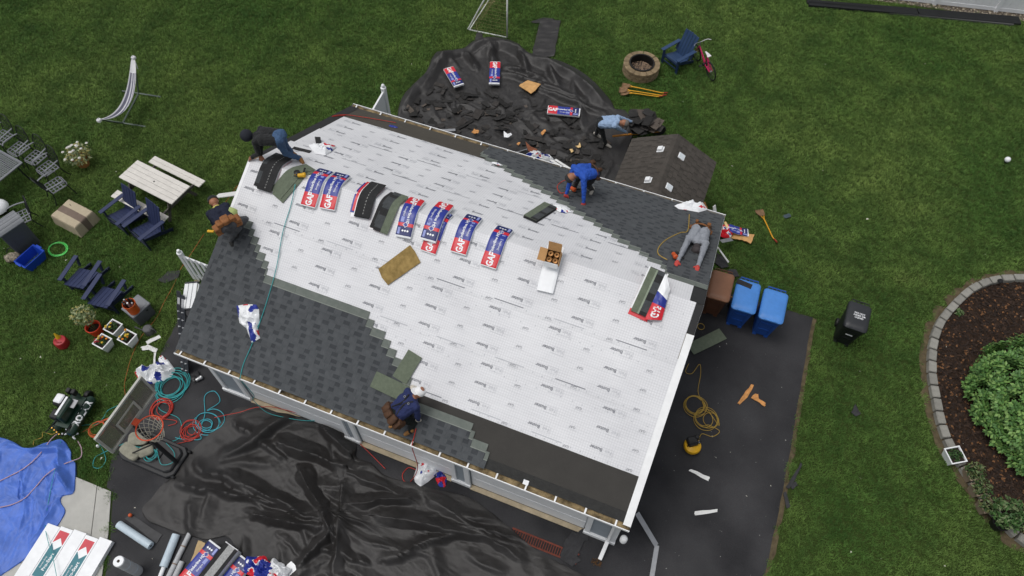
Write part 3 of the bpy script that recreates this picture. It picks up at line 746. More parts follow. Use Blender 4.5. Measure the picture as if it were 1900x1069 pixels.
# local x points up-slope
MB().slab(lambda u, v, w_: V((-.52+1.02*u, -.2+.40*v, w_+.004*NZ.noise(V((u*9, v*5, 1))))), 24, 10, .006, lambda u, v: 0 if u < .12 else 2).build('wrapper', WRAP, ob, world=False, smooth=40)
for k in range(5):
    MB().slab(lambda u, v, w_, k=k: V((-.43+.93*u-.004*k, -.16+.33*v, .010+.0085*k+w_)), 12, 10, .008, face_design if k == 4 else 3).build('shingle', FACE, ob, world=False)
mb = MB()
def flap(u, v):
    x = -.50+u*(.98-.35*v)+.12*v; y = -.14-v*.30+.10*u*v
    return V((x, y, .065+.05*math.sin(v*3)+.02*NZ.noise(V((u*7, v*6, 3)))-.02*v))
mb.grid(lambda u, v: flap(1-u, v), 24, 10, lambda u, v: 2 if 1-u > .62 else (0 if 1-u < .36 else 1)); 
mb.build('wrapper_flap', WRAP, ob, world=False, smooth=40)
tx = MB(); put_text(tx, 'GAF', lambda p, q: flap(min(1, max(0, .20+p)), min(1, max(0, .5+q/.3)))+V((0, 0, .006)), 2, .15, .05, stretch=.75); tx.build('printed_lettering', WRAP, ob, world=False)['kind'] = 'stuff'
# white starter scrap on the eave, small things
tag(MB().box((0, 0, .006), (.11, .09, .006)).build('paper_scrap', W_WHITE, mw=rfm(976, 895, .014, (990, 900))), 'small white card on the dark strip above the front gutter', 'scrap')
# nail guns
G_YEL = mat('tool_yellow', '#d7a520', .45, .1, 10); G_BLK = mat('tool_black', '#1c1c1d', .5, .2, 10); G_SIL = mat('tool_silver', '#b9babb', .35, .15, 10, metal=.6); G_ORG = mat('tool_orange', '#c4562a', .5, .15, 10)
def nail_gun(label, m, body=G_YEL):
    t = thing('nail_gun', label, 'nail gun', m=m)
    MB().lathe([(.03, 0), (.042, .01), (.044, .10), (.052, .11), (.055, .15), (.04, .17), (.0, .172)], 14, 0, xf=MX.Translation((0, 0, .06)) @ MX.Rotation(R(90), 4, 'Y')).build('body', body, t, world=False, smooth=40)
    MB().lathe([(.02, 0), (.014, .06), (.008, .09)], 10, 0, xf=MX.Translation((0, 0, .06)) @ MX.Rotation(R(-90), 4, 'Y')).build('nose', G_BLK, t, world=False, smooth=40)
    MB().tube([(.12, .04, .06), (.13, .10, .055), (.14, .17, .045), (.15, .20, .045)], [.022, .019, .019, .024], 8).build('handle', G_BLK, t, world=False, smooth=40)
    MB().lathe([(.062, 0), (.066, .01), (.066, .05), (.05, .06), (.0, .062)], 16, 0, (-.02, .10, .012)).build('coil_magazine', G_BLK, t, world=False, smooth=40)
    MB().bar((-.05, .03, .04), (-.03, .08, .035), .04, .02).build('feed_arm', body, t, world=False)
    return t
nail_gun('yellow and black coil nail gun resting on olive shingles at the ridge', MX.Translation(V((ifr(555, 322, .1)[0], -.1, RZ+.03))) @ MX.Rotation(R(30), 4, 'Z'))
nail_gun('silver and black nail gun standing on the asphalt by the teal hose coil', gm(365, 708, .02, rz=R(60)), G_SIL)
nail_gun('orange nail gun in the hand of the roofer in royal blue', rbm(1056, 356, .06, rz=R(150)), G_ORG)
nail_gun('black nail gun in the red glove of the roofer in grey', rbm(1246, 479, .06, rz=R(120)), G_ORG)
# ================================================================== left lawn
NAVY = mat('navy_plastic', '#2b3455', .5, .12, 5, .1, 40); NAVY_D = mat('navy_plastic_edge', '#1f2740', .55, .1, 5)
def adirondack(label, m, folded=False):
    t = thing('adirondack_chair', label, 'chair', m=m)        # +x faces forward
    W_ = .56
    sf, sb = V((.28, 0, .38)), V((-.22, 0, .25))              # seat front, seat back
    for k in range(5):
        p = sf.lerp(sb, (k+.5)/5)
        MB().box((0, 0, 0), (.098, W_, .02), xf=MX.Translation(p) @ MX.Rotation(R(-14.5), 4, 'Y')).build('seat_slat', NAVY, t, world=False, bevel=.004)
    for s in (-1, 1):
        MB().bar((.30, s*.27, .36), (-.52, s*.27, .05), .03, .09).build('side_rail', NAVY_D, t, world=False)
        MB().bar((.30, s*.325, 0), (.30, s*.325, .57), .035, .085, upv=(0, 1, 0)).build('front_leg', NAVY_D, t, world=False)
        MB().bar((-.28, s*.325, .30), (-.36, s*.325, .56), .03, .07, upv=(0, 1, 0)).build('arm_support', NAVY_D, t, world=False)
        MB().box((0, s*.345, .585), (.80, .125, .024)).build('armrest', NAVY, t, world=False, bevel=.006)
        MB().bar((-.50, s*.27, 0), (-.44, s*.27, .12), .03, .07, upv=(0, 1, 0)).build('back_leg', NAVY_D, t, world=False)
    MB().bar((.31, -.33, .18), (.31, .33, .18), .03, .03).build('front_stretcher', NAVY_D, t, world=False)
    MB().bar((.31, -.33, .35), (.31, .33, .35), .07, .025, upv=(1, 0, 0)).build('front_apron', NAVY_D, t, world=False)
    for k in range(5):
        y = (k-2)*.112; top = .80-.012*abs(k-2)
        if not folded: a, b = V((-.22, y, .24)), V((-.50, y*1.06, .24+top))
        else: a, b = V((-.20, y, .31)), V((.42, y, .45))
        MB().bar(a, b, .106, .018, upv=(1, 0, 0) if not folded else (0, 0, 1)).build('back_slat', NAVY, t, world=False, bevel=.004)
    for h in ((.34, .86) if not folded else ()):
        c = V((-.22, 0, .24)).lerp(V((-.50, 0, 1.04)), h)+V((-.025, 0, 0)); MB().bar(c+V((0, -.28, 0)), c+V((0, .28, 0)), .03, .06).build('back_rail', NAVY_D, t, world=False)
    return t
def chair_m(px, py, z, px2): # seat centre at height z, facing px2
    p = at(px, py, z); q = at(*px2, z); return TR((p.x, p.y, 0), head(p, q))
adirondack('navy adirondack chair behind the picnic bench, next to the beige covered table', chair_m(229, 398, .36, (205, 417)))
adirondack('navy adirondack chair at the end of the picnic bench, farther from the beige cover', chair_m(272, 425, .36, (248, 443)))
adirondack('navy adirondack chair with its back folded down, next to the green hose', chair_m(156, 511, .36, (140, 535)), True)
adirondack('navy adirondack chair with its back folded down, next to the orange bucket', chair_m(200, 546, .36, (184, 570)), True)
# picnic table
PIC = mat('weathered_plank', '#d6d2cb', .8, .08, 6, .25, 50); PIC_D = mat('grey_table_frame', '#5e5a55', .8, .15, 8)
p0 = at(286, 337, .74); hd = head(at(254, 297, .74), at(350, 345, .74))
t = thing('picnic_table', 'pale plank picnic table with two benches on the lawn', 'picnic table', (p0.x, p0.y, 0), hd)
for k in range(5):
    MB().box((0, (k-2)*.146, .725), (1.95, .140, .035)).build('table_plank', PIC, t, world=False, bevel=.006)
MB().lathe([(.026, .7435), (.02, .745)], 10, 0).build('umbrella_hole', seal, t, world=False)
for s in (-1, 1):
    for k in (0, 1): MB().box((0, s*(.66+k*.135), .435), (1.9, .13, .035)).build('bench_plank', PIC, t, world=False, bevel=.006)
    for s2 in (-1, 1): MB().bar((s*.72, s2*.22, .70), (s*.72, s2*.55, 0), .04, .09).build('leg', PIC_D, t, world=False)
    MB().bar((s*.72, -.80, .39), (s*.72, .80, .39), .04, .08).build('bench_support', PIC_D, t, world=False)
    MB().bar((s*.72, -.34, .68), (s*.72, .34, .68), .04, .07).build('top_support', PIC_D, t, world=False)
    MB().bar((s*.72, 0, .40), (s*.15, 0, .68), .04, .06).build('brace', PIC_D, t, world=False)
# cast metal patio set
CAST = mat('cast_grey_metal', '#74777b', .5, .15, 12, metal=.2); CAST_D = mat('cast_dark_metal', '#26292b', .5, .2, 12, metal=.2)
def patio_chair():
    t = thing('patio_chair', 'x', 'chair', group='cast metal patio chairs')
    for k in range(5): MB().box((-.21+k*.105, 0, .43), (.026, .46, .016)).build('seat_slat', CAST, t, world=False)
    for k in range(5): MB().box((0, -.22+k*.11, .436), (.45, .022, .012)).build('seat_slat', CAST, t, world=False)
    MB().tube([(-.22, .24, .43), (.20, .24, .43), (.25, .15, .43), (.25, -.15, .43), (.20, -.24, .43), (-.22, -.24, .43)], .014, 6).build('seat_frame', CAST, t, world=False)
    for s in (-1, 1):
        MB().tube(spline([(.22, s*.23, .43), (.25, s*.25, .2), (.28, s*.27, 0)], 4), .015, 6).build('leg', CAST_D, t, world=False)
        MB().tube(spline([(-.22, s*.22, .43), (-.27, s*.23, .2), (-.35, s*.25, 0)], 4), .015, 6).build('leg', CAST_D, t, world=False)
        ar = MB(); pts = spline([(-.30, s*.24, .66), (-.1, s*.28, .67), (.14, s*.29, .655), (.22, s*.27, .60)], 5)
        for a, b in zip(pts, pts[1:]): ar.bar(a, b, .045, .014)
        ar.build('armrest', CAST, t, world=False); MB().tube([(.20, s*.27, .6), (.20, s*.24, .43)], .011, 6).build('arm_post', CAST_D, t, world=False)
    MB().tube(spline([(-.22, -.23, .43), (-.32, -.25, .72), (-.38, -.15, .95), (-.40, 0, .99), (-.38, .15, .95), (-.32, .25, .72), (-.22, .23, .43)], 6), .014, 6).build('back_frame', CAST_D, t, world=False)
    for k in range(5):
        y = -.16+k*.08; MB().tube([(-.23, y, .45), (-.31, y, .70), (-.37, y*.9, .93-.3*y*y)], .007, 5).build('back_bar', CAST_D, t, world=False)
    for h in (.55, .68, .81): MB().tube([(-.22-.16*(h-.43)/.5, -.23, h), (-.23-.17*(h-.43)/.5, .23, h)], .007, 5).build('back_bar', CAST_D, t, world=False)
    return t
pc = patio_chair()
pl = [((4, 254), (-20, 272), 'grey cast metal patio chair farthest along the row from the white flower pot'),
      ((34, 276), (8, 296), 'grey cast metal patio chair second in the row along the metal table'),
      ((66, 292), (40, 314), 'grey cast metal patio chair third in the row along the metal table'),
      ((88, 312), (60, 332), 'cast metal patio chair with dark rounded back, nearest the white flower pot'),
      ((103, 343), (124, 330), 'cast metal patio chair turned away, right behind the beige covered table'),
      ((38, 404), (12, 416), 'cast metal patio chair beside the round white thing and the grey bin')]
for i, (a, b, lb) in enumerate(pl):
    m = chair_m(a[0], a[1], .44, b)
    if i == 0: pc.matrix_world = m; MWD[pc.name] = m; pc['label'] = lb; o0 = pc
    else: copy_tree(pc, m, lb)
tb_ = at(-22, 322, .72); hd = head(at(-30, 345, .72), at(26, 300, .72))
t = thing('patio_table', 'grey cast metal patio table with lattice top between the metal chairs', 'table', (tb_.x, tb_.y, 0), hd+R(0))
MB().box((0, .49, .72), (1.5, .05, .03)).box((0, -.49, .72), (1.5, .05, .03)).box((.74, 0, .72), (.05, .93, .03)).box((-.74, 0, .72), (.05, .93, .03)).build('table_frame', CAST, t, world=False)
for k in range(26): MB().box((-.70+k*.056, 0, .718), (.026, .94, .012)).build('top_slat', CAST, t, world=False)
for k in range(14): MB().box((0, -.45+k*.069, .727), (1.44, .022, .010)).build('top_slat', CAST, t, world=False)
for sx in (-1, 1):
    for sy in (-1, 1): MB().tube([(sx*.6, sy*.36, .71), (sx*.62, sy*.38, .3), (sx*.66, sy*.42, 0)], .022, 7).build('leg', CAST_D, t, world=False)
# round white kettle-like thing
c = at(2, 392, .3); t = thing('portable_grill', 'round white lidded portable grill beside the cast metal chair', 'grill', (c.x, c.y, 0))
MB().lathe([(.12, .25), (.24, .34), (.27, .42), (.275, .44)], 20, 0).build('bowl', G_BLK, t, world=False, smooth=40)
MB().lathe([(.278, .44), (.26, .52), (.19, .60), (.09, .645), (.0, .65)], 20, 0).build('lid', W_WHITE, t, world=False, smooth=40)
MB().tube([(-.07, 0, .64), (-.05, 0, .69), (.05, 0, .69), (.07, 0, .64)], .01, 6).build('handle', G_BLK, t, world=False)
for k in range(3): MB().cyl((.14*math.cos(k*2.1), .14*math.sin(k*2.1), .3), (.24*math.cos(k*2.1), .24*math.sin(k*2.1), 0), .011, n=6).build('leg', G_BLK, t, world=False)
# flower pot, leaves helper
def leaf_cloud(n, c, rad, size, seed, flat=.6, shell=.0, mats=1, pts=None, gap=None, zmin=.01):
    r_ = random.Random(seed); mb = MB(); c = V(c)
    for i in range(n):
        for _ in range(20):
            p = V((r_.uniform(-1, 1), r_.uniform(-1, 1), r_.uniform(-1, 1)))
            if shell < p.length < 1 and (gap is None or NZ.noise(p*gap+V((seed, 0, 0))) > -.18): break
        q = V((p.x*rad[0], p.y*rad[1], p.z*rad[2]))+c
        if q.z < zmin: q.z = zmin+r_.random()*.05
        d = (V((p.x, p.y, p.z*.6+flat))+V((r_.gauss(0, .5), r_.gauss(0, .5), r_.gauss(0, .35)))).normalized()
        a = d.orthogonal().normalized(); a = (MX.Rotation(r_.random()*6.283, 3, d) @ a); b = d.cross(a)
        s = size*r_.uniform(.65, 1.3); k = d*(s*.18)
        mb.add([q-a*s*.5, q-b*s*.24-k, q+a*s*.5-k*.6, q+b*s*.24-k, q], [(0, 1, 4), (1, 2, 4), (2, 3, 4), (3, 0, 4)], r_.randrange(mats))
    return mb
LEAF = [mat('leaf_a', (.035, .085, .020), .6, .25, 3, spec=.35), mat('leaf_b', (.055, .125, .030), .6, .25, 3, spec=.35), mat('leaf_c', (.022, .060, .016), .6, .25, 3, spec=.35)]
VARI = [mat('leaf_pale', (.30, .34, .18), .6, .2, 4), mat('leaf_sage', (.14, .19, .08), .6, .2, 4), mat('leaf_yellowish', (.33, .30, .10), .6, .2, 4)]
PETW = [mat('petal_white', (.78, .76, .72), .6, .1, 5), mat('petal_yellow', (.72, .52, .06), .6, .15, 5), mat('petal_orange', (.80, .30, .02), .6, .15, 5), mat('petal_red', (.35, .02, .03), .6, .2, 5)]
SOIL = mat('potting_soil', (.02, .014, .01), .95, .4, 20, .6, 60)
def flower(mb, c, r_, s, mi):
    for k in range(7):
        a = k*.897; mb.add([V(c), V(c)+V((math.cos(a-.4)*s*.6, math.sin(a-.4)*s*.6, s*.25)), V(c)+V((math.cos(a)*s, math.sin(a)*s, s*.12)), V(c)+V((math.cos(a+.4)*s*.6, math.sin(a+.4)*s*.6, s*.25))], [(0, 1, 2, 3)], mi)
    mb.ball((c[0], c[1], c[2]+s*.22), s*.45, 6, 4, mi)
p = at(157, 306); t = thing('flower_pot', 'terracotta pot overflowing with white and yellow flowers on the lawn', 'flower pot', p)
MB().lathe([(.15, 0), (.20, .28), (.215, .28), (.215, .33), (.19, .33), (.18, .29), (0, .28)], 18, 0).build('pot', mat('terracotta', '#a5703e', .85), t, world=False, smooth=40)
leaf_cloud(420, (0, 0, .45), (.40, .40, .26), .11, 5, mats=3).build('foliage', [VARI[2], VARI[0], VARI[1]], t, world=False)['kind'] = 'stuff'
fr = random.Random(4)
for k in range(16):
    a, d = fr.random()*6.28, fr.uniform(.08, .42); mb = MB(); flower(mb, (0, 0, 0), fr, .052, 0)
    mb.v = [v+V((math.cos(a)*d, math.sin(a)*d, .72-.7*d*d*1.4)) for v in mb.v]; mb.build('blossom', PETW[0], t, world=False)
# beige furniture cover
COVER = mat('beige_canvas', '#b3a68e', .85, .1, 4, .3, 30); COVER_B = mat('brown_canvas', '#74655a', .85, .1, 4, .3, 30)
pa, pb, pcx = at(127, 366, .42), at(176, 391, .42), at(88, 399, .42)
cc = (pb+pcx)/2; hd = head(pa, pb); t = thing('covered_table', 'low square table under a beige canvas cover with a brown stripe', 'covered table', (cc.x, cc.y, 0), hd)
ax, by = (pb-pa).length/2, (pcx-pa).length/2
def cov(u, v):
    # superellipse pillow shape with draped sides
    x, y = (u-.5)*2, (v-.5)*2; m_ = max(abs(x), abs(y)); 
    if m_ < .74: z = .40+.03*(1-m_)
    else: z = .40*(1-((m_-.74)/.26)**1.15)
    f = 1 if m_ >= .74 else m_/.74
    k = (.90+.10*max(0, m_-.74)/.26+.03*NZ.noise(V((x*4, y*4, 2)))*(m_ > .8)) / max(m_, 1e-6)*min(1, m_/.74 if m_ < .74 else 1) if m_ > 0 else 0
    return V((x*k*ax, y*k*by, max(.02, z+.012*NZ.noise(V((x*3, y*3, 5)))+.006*NZ.noise(V((x*11, y*11, 5))))))
mb = MB(); mb.grid(cov, 48, 48, lambda u, v: 1 if .38 < v < .60 else 0); cv = mb.build('canvas_cover', [COVER, COVER_B], t, world=False, smooth=45)
MB().lathe([(.005, 0), (.006, .1)], 6, 0, (-.2*ax, .4*by, .49)).build('vent_toggle', seal, t, world=False)
for sx in (-1, 1):
    for sy in (-1, 1): MB().box((sx*ax*.8, sy*by*.8, .2), (.06, .06, .4)).build('leg', CAST_D, t, world=False)
# tall grey bin with ribbed curved lid
BIN_G = mat('grey_resin', '#53565b', .6, .1, 6, .15, 60); BIN_L = mat('grey_resin_lid', '#7b7e82', .55, .08, 6)
p = at(50, 456); hd = head(at(5, 440, 1), at(45, 413, 1)); t = thing('storage_bin', 'tall grey resin bin with ribbed curved lid next to the blue tub', 'bin', p, hd)
MB().box((0, 0, .47), (.62, .44, .94), taper=1.06).build('body', BIN_G, t, world=False, bevel=.02)
for k in range(8): MB().box((-.27+k*.077, -.231, .47), (.045, .012, .86)).build('panel', BIN_G, t, world=False)
for k in range(5):
    y0, y1 = -.27+k*.105, -.27+k*.105+.097
    MB().slab(lambda u, v, w_: V((-.35+.70*u, y0+(y1-y0)*v, .955+.12*(1-((y0+(y1-y0)*v)/.28)**2)+w_-.012*abs(v-.5))), 2, 4, .03).build('lid_rib', BIN_L, t, world=False)
# blue tub
TUB = mat('blue_tub', '#1c46b4', .45, .1, 6); p = at(66, 488); hd = head(at(32, 478, .2), at(58, 455, .2))
t = thing('plastic_tub', 'empty bright blue plastic tub on the lawn by the grey bin', 'tub', p, hd)
def tubm():
    mb = MB(); o = [(-.30, -.20), (.30, -.20), (.30, .20), (-.30, .20)]
    def ring(s, z): return [V((x*s, y*s, z)) for x, y in o]
    vs = ring(.80, 0)+ring(1.0, .34)+ring(1.10, .34)+ring(1.10, .32)+ring(.96, .335)+ring(.76, .02)
    fs = [(3, 2, 1, 0)]
    for a, b in ((0, 3), (3, 2), (2, 4), (4, 5)):
        for k in range(4): fs.append((a*4+k, a*4+(k+1) % 4, b*4+(k+1) % 4, b*4+k))
    fs.append((20, 21, 22, 23)); mb.add(vs, fs); return mb
tubm().build('shell', TUB, t, world=False, bevel=.015)
for s in (-1, 1): MB().box((s*.335, 0, .345), (.05, .2, .02)).build('handle', TUB, t, world=False, bevel=.006)
# camouflage bag beside the tub
p = at(28, 482); t = thing('canvas_bag', 'small camouflage patterned bag lying beside the blue tub', 'bag', p, .6)
mb = MB(); mb.ball((0, 0, .12), .2, 16, 10, sc=(1.1, .75, .6)); mb.v = [v*(1+.18*NZ.noise(v*9)) for v in mb.v]; mb.build('body', mat('camouflage', '#4b4339', .9, .6, 16, .3, 40, col2='#b5aa97', detail=2), t, world=False, smooth=True)
MB().tube(spline([(-.12, .1, .2), (-.05, .16, .3), (.06, .15, .3), (.12, .1, .2)], 5), .012, 6).build('strap', CAST_D, t, world=False)
# hoses helper
def hose(name, label, pts, col, r=.011, cat='hose', k=8, z=None, group=None):
    P = [p if isinstance(p, V) else (at(p[0], p[1], p[2] if len(p) > 2 else r+.016)) for p in pts]
    o = MB().tube(spline(P, k), r, 7).build(name, col, smooth=True); return tag(o, label, cat, group)
def coil_pts(c, rad, turns, seed, z0=.025, wob=.25, dz=.006, sq=1.0, n=14, drift=(0, 0)):
    r_ = random.Random(seed); out = []; ph = r_.random()*6.28; ox = oy = 0
    for i in range(int(turns*n)):
        if i % n == 0: rr = rad*r_.uniform(1-wob, 1+wob*.5); ox, oy = r_.gauss(0, rad*wob*.35), r_.gauss(0, rad*wob*.35); 
        if i == 0: cr_, cx_, cy_ = rr, ox, oy
        cr_ += (rr-cr_)*.15; cx_ += (ox-cx_)*.15; cy_ += (oy-cy_)*.15; f = i/(turns*n)
        a = ph+2*math.pi*i/n; out.append(V((c.x+cx_+drift[0]*f+cr_*math.cos(a), c.y+cy_+drift[1]*f+cr_*sq*math.sin(a), z0+dz*i/n+.004*r_.random())))
    return out
H_GRN = mat('hose_green', '#52c05a', .4, .1, 5); H_TEAL = mat('hose_teal', '#2f9a9c', .4, .12, 5); H_RED = mat('hose_red', '#b53427', .45, .12, 5); H_ORG = mat('cord_orange', '#a35b2a', .55, .15, 5); H_YEL = mat('hose_yellow', '#a88b3c', .5, .12, 5); H_PINK = mat('hose_pink', '#b79aa6', .5, .1, 5); H_CYAN = mat('hose_cyan', '#3fa9b8', .4, .12, 5)
hose('garden_hose', 'bright green hose coiled on the lawn', coil_pts(at(109, 464), .25, 4.5, 3, wob=.18, sq=.85), H_GRN, .012)
# hammock on its stand
top, botm = at(247, 106, 1.25), at(183, 222, 1.25)
HS = mat('dark_tube_steel', '#56605a', .5, .1, 8, metal=.3)
t = thing('hammock', 'white and grey striped hammock slung on a dark steel stand', 'hammock', (0, 0, 0)); t.matrix_world = MX.Translation(V((*at(258, 200).xy, 0))); MWD[t.name] = t.matrix_world.copy()
ga, gb = at(258, 175), at(229, 230)   # spine along the ground
gmid = (ga+gb)/2
for e in (ga, gb):
    d = (at(292, 180)-at(240, 172)).normalized()
    MB().tube([e-d*.55+V((0, 0, .03)), e+d*.75+V((0, 0, .03))], .03, 7).build('foot_bar', HS, t)
MB().tube([ga+V((0, 0, .035)), gb+V((0, 0, .035))], .03, 7).build('spine', HS, t)
MB().tube(spline([ga+V((0, 0, .03)), ga.lerp(top, .55), top+V((0, 0, .02))], 5), .022, 7).build('upright', HS, t)
MB().tube(spline([gb+V((0, 0, .03)), gb.lerp(botm, .55), botm+V((0, 0, .02))], 5), .022, 7).build('upright', HS, t)
sd_ = (top-botm).normalized().cross(V((0, 0, 1))).normalized()
H_ST = [mat('hammock_white', '#d8d8da', .8, .06, 10), mat('hammock_grey', '#6d6d7d', .8, .1, 10)]
def hamm(u, v, w_):
    c = top.lerp(botm, u); sag = .62*(1-(2*u-1)**2); wd = (.07+.20*math.sin(math.pi*min(1, max(0, u)))**.5)
    return c+V((0, 0, -sag-.10*math.cos((v-.5)*math.pi)*math.sin(math.pi*u)+w_))+sd_*((v-.5)*wd)
MB().slab(hamm, 30, 10, .006, lambda u, v: 0 if u < .12 or u > .90 or int(v*10) in (0, 3, 6, 9) else 1).build('fabric', H_ST, t, smooth=60)
for e, k in ((top, -1), (botm, 1)): MB().box((0, 0, 0), (.12, .12, .10), xf=MX.Translation(e-V((0, 0, .03)))).build('end_wrap', H_ST[0], t, bevel=.02)
MB().tube(spline([top, top+V((.10, -.10, -.16)), top+V((.12, -.14, -.3))], 4), .018, 6).build('strap', H_ST[0], t)
# scrap of roofing felt on the lawn
def flat_scrap(name, label, pxs, m, cat='scrap', z=.035, th=.012, curl=.03, parent=None, group=None):
    P = [at(*p, z) for p in pxs]; c = sum(P, V())/len(P); mb = MB(); n = len(P)
    pts = []
    for i in range(n):
        for k in range(3): pts.append(P[i].lerp(P[(i+1) % n], k/3)+V((rnd.gauss(0, .008), rnd.gauss(0, .008), 0)))
    N = len(pts)
    vs = [V((p.x, p.y, z+curl*abs(NZ.noise(p*3)))) for p in pts]+[V((c.x, c.y, z+curl*.6))]
    vs += [v-V((0, 0, th)) for v in vs]
    fs = [(i, (i+1) % N, N) for i in range(N)]+[((i+1) % N+N+1, i+N+1, 2*N+1) for i in range(N)]+[((i+1) % N, i, i+N+1, (i+1) % N+N+1) for i in range(N)]
    area = sum(pts[i].x*pts[(i+1) % N].y-pts[(i+1) % N].x*pts[i].y for i in range(N))
    if area < 0: fs = [f[::-1] for f in fs]
    mb.add(vs, fs); return tag(mb.build(name, m, parent), label, cat, group) if parent is None else mb.build(name, m, parent)
OLD = mat('old_shingle', '#38383a', .95, .25, 9, .6, 90)
flat_scrap('shingle_scrap', 'dark torn shingle scrap on the lawn beside the garage fence', [(292, 520), (312, 504), (335, 502), (330, 516), (305, 526)], OLD, 'shingle')
# grey deck box with the orange bucket on top
p = at(262, 598); t_top = [at(225, 572, .5), at(252, 547, .5), at(280, 562, .5), at(248, 590, .5)]
cx = sum(t_top, V())/4; hd = head(t_top[3], t_top[2]); 
t = thing('deck_box', 'square grey plastic box with flat lid beside the planters', 'box', (cx.x, cx.y, 0), hd)
wx, wy = (t_top[3]-t_top[2]).length, (t_top[0]-t_top[3]).length
MB().box((0, 0, .22), (wx*.90, wy*.90, .44), taper=1.05).build('body', BIN_G, t, world=False, bevel=.02)
MB().box((0, 0, .475), (wx, wy, .06)).build('lid', BIN_L, t, world=False, bevel=.018)
MB().box((0, 0, .508), (wx*.8, wy*.8, .012)).build('lid_panel', BIN_L, t, world=False, bevel=.005)
MB().box((wx*.2, -wy*.465, .36), (.05, .02, .05)).build('latch', seal, t, world=False)
BUCK = mat('orange_bucket', '#c9581b', .5, .1, 6); p = at(250, 577, .52)
def bucket(label, m, items=True, col=BUCK):
    t = thing('bucket', label, 'bucket', m=m)
    MB().lathe([(0, .004), (.128, 0), (.147, .33), (.158, .33), (.158, .36), (.147, .36), (.124, .012), (0, .012)], 22, 0, cap=False).build('shell', col, t, world=False, smooth=35)
    MB().tube([(.155*math.cos(a), .155*math.sin(a)*.9-.03, .32-.09*math.sin(a)) for a in [math.pi*k/10 for k in range(11)]], .005, 5).build('bail', CAST_D, t, world=False)
    return t
bk = bucket('orange bucket full of black tool parts standing on the grey box', MX.Translation(p))
put = MB(); put_text(put, 'LET', lambda a, b: V((.143*math.sin(a/.143-.75), -.143*math.cos(a/.143-.75), .19+b)), 0, .05, .03); put_text(put, 'DO IT', lambda a, b: V((.141*math.sin(a/.141-.75), -.141*math.cos(a/.141-.75), .13+b)), 0, .04, .03)
put.v = []; put.f = []; put.m = []
for k in range(7):
    a = k*.9; MB().cyl((.06*math.cos(a), .06*math.sin(a), .2), (.10*math.cos(a+.3), .10*math.sin(a+.3), .40+.02*k), .022, n=8).build('tool_handle', G_BLK if k % 3 else G_SIL, bk, world=False)
# planters
def planter(label, px, py, flowers, seed, rzp):
    p = at(px, py, .30); t = thing('planter_box', label, 'planter', (p.x, p.y, 0), rzp, 'white planter boxes'); r_ = random.Random(seed)
    mb = MB(); w0, w1 = .115, .16
    def ring(s, z): return [(-s, -s, z), (s, -s, z), (s, s, z), (-s, s, z)]
    vs = ring(w0, 0)+ring(w1, .30)+ring(w1+.012, .30)+ring(w1+.012, .325)+ring(w1-.014, .325)+ring(w1-.02, .26); fs = [(3, 2, 1, 0), (20, 21, 22, 23)]
    for i in range(5):
        for k in range(4): fs.append((i*4+k, i*4+(k+1) % 4, (i+1)*4+(k+1) % 4, (i+1)*4+k))
    mb.add(vs, fs); mb.build('box', white, t, world=False)
    MB().box((0, 0, .268), (.285, .285, .02)).build('soil', SOIL, t, world=False)
    leaf_cloud(70, (0, 0, .34), (.12, .12, .08), .07, seed, mats=3).build('foliage', LEAF, t, world=False)['kind'] = 'stuff'
    for mi, n in flowers:
        for k in range(n):
            mb = MB(); flower(mb, (r_.uniform(-.12, .12), r_.uniform(-.12, .12), .38+.06*r_.random()), r_, .036, 0); mb.build('blossom', PETW[mi], t, world=False)
    return t
phd = head(at(203, 605, .3), at(215, 592, .3))
planter('white planter box with small yellow pansies next to the orange pot', 210, 607, [(1, 4)], 1, phd)
planter('white planter box of yellow and orange pansies beside the watering can', 236, 626, [(1, 5), (2, 3)], 2, phd)
planter('white planter box with dark red and yellow flowers', 190, 634, [(3, 8), (1, 3), (2, 2)], 3, phd)
p = at(183, 618); t = thing('potted_plant', 'leafy variegated plant in an orange-red pot next to the planters', 'potted plant', p)
MB().lathe([(0, 0), (.13, 0), (.175, .30), (.185, .30), (.185, .34), (.165, .34), (.15, .22), (0, .22)], 22, 0, cap=False).build('pot', mat('orange_pot', '#c93c1c', .5, .12, 6), t, world=False, smooth=35)
MB().lathe([(.15, .225), (0, .23)], 16, 0, cap=False).build('soil', SOIL, t, world=False)
for k in range(5): a = k*1.3; MB().tube(spline([(.03*math.cos(a), .03*math.sin(a), .2), (.08*math.cos(a)-.04, .08*math.sin(a), .5), (.16*math.cos(a)-.10, .16*math.sin(a)+.03, .8)], 4), .006, 5).build('stem', mat('green_stem', '#5f6b35', .7), t, world=False)
leaf_cloud(260, (-.12, .06, .72), (.30, .27, .28), .10, 11, mats=3).build('foliage', VARI, t, world=False)['kind'] = 'stuff'
# fuel can
p = at(119, 640); t = thing('fuel_can', 'round red metal fuel can with yellow funnel spout on the lawn', 'fuel can', p)
MB().lathe([(.0, 0), (.15, 0), (.155, .02), (.155, .10), (.148, .105), (.155, .11), (.155, .22), (.14, .245), (.05, .262), (.0, .264)], 24, 0, cap=False).build('body', mat('red_enamel', '#a3222a', .4, .15, 8), t, world=False, smooth=35)
MB().lathe([(.06, .255), (.045, .31), (.012, .46), (.004, .47)], 12, 0, (-.06, .05, 0)).build('spout', mat('yellow_plastic', '#dcb62a', .45, .1, 8), t, world=False, smooth=35)
MB().tube(spline([(.10, -.02, .25), (.05, -.08, .32), (-.03, -.08, .32), (-.08, -.02, .26)], 4), .008, 6).build('handle', mat('red_enamel', '#a3222a'), t, world=False)
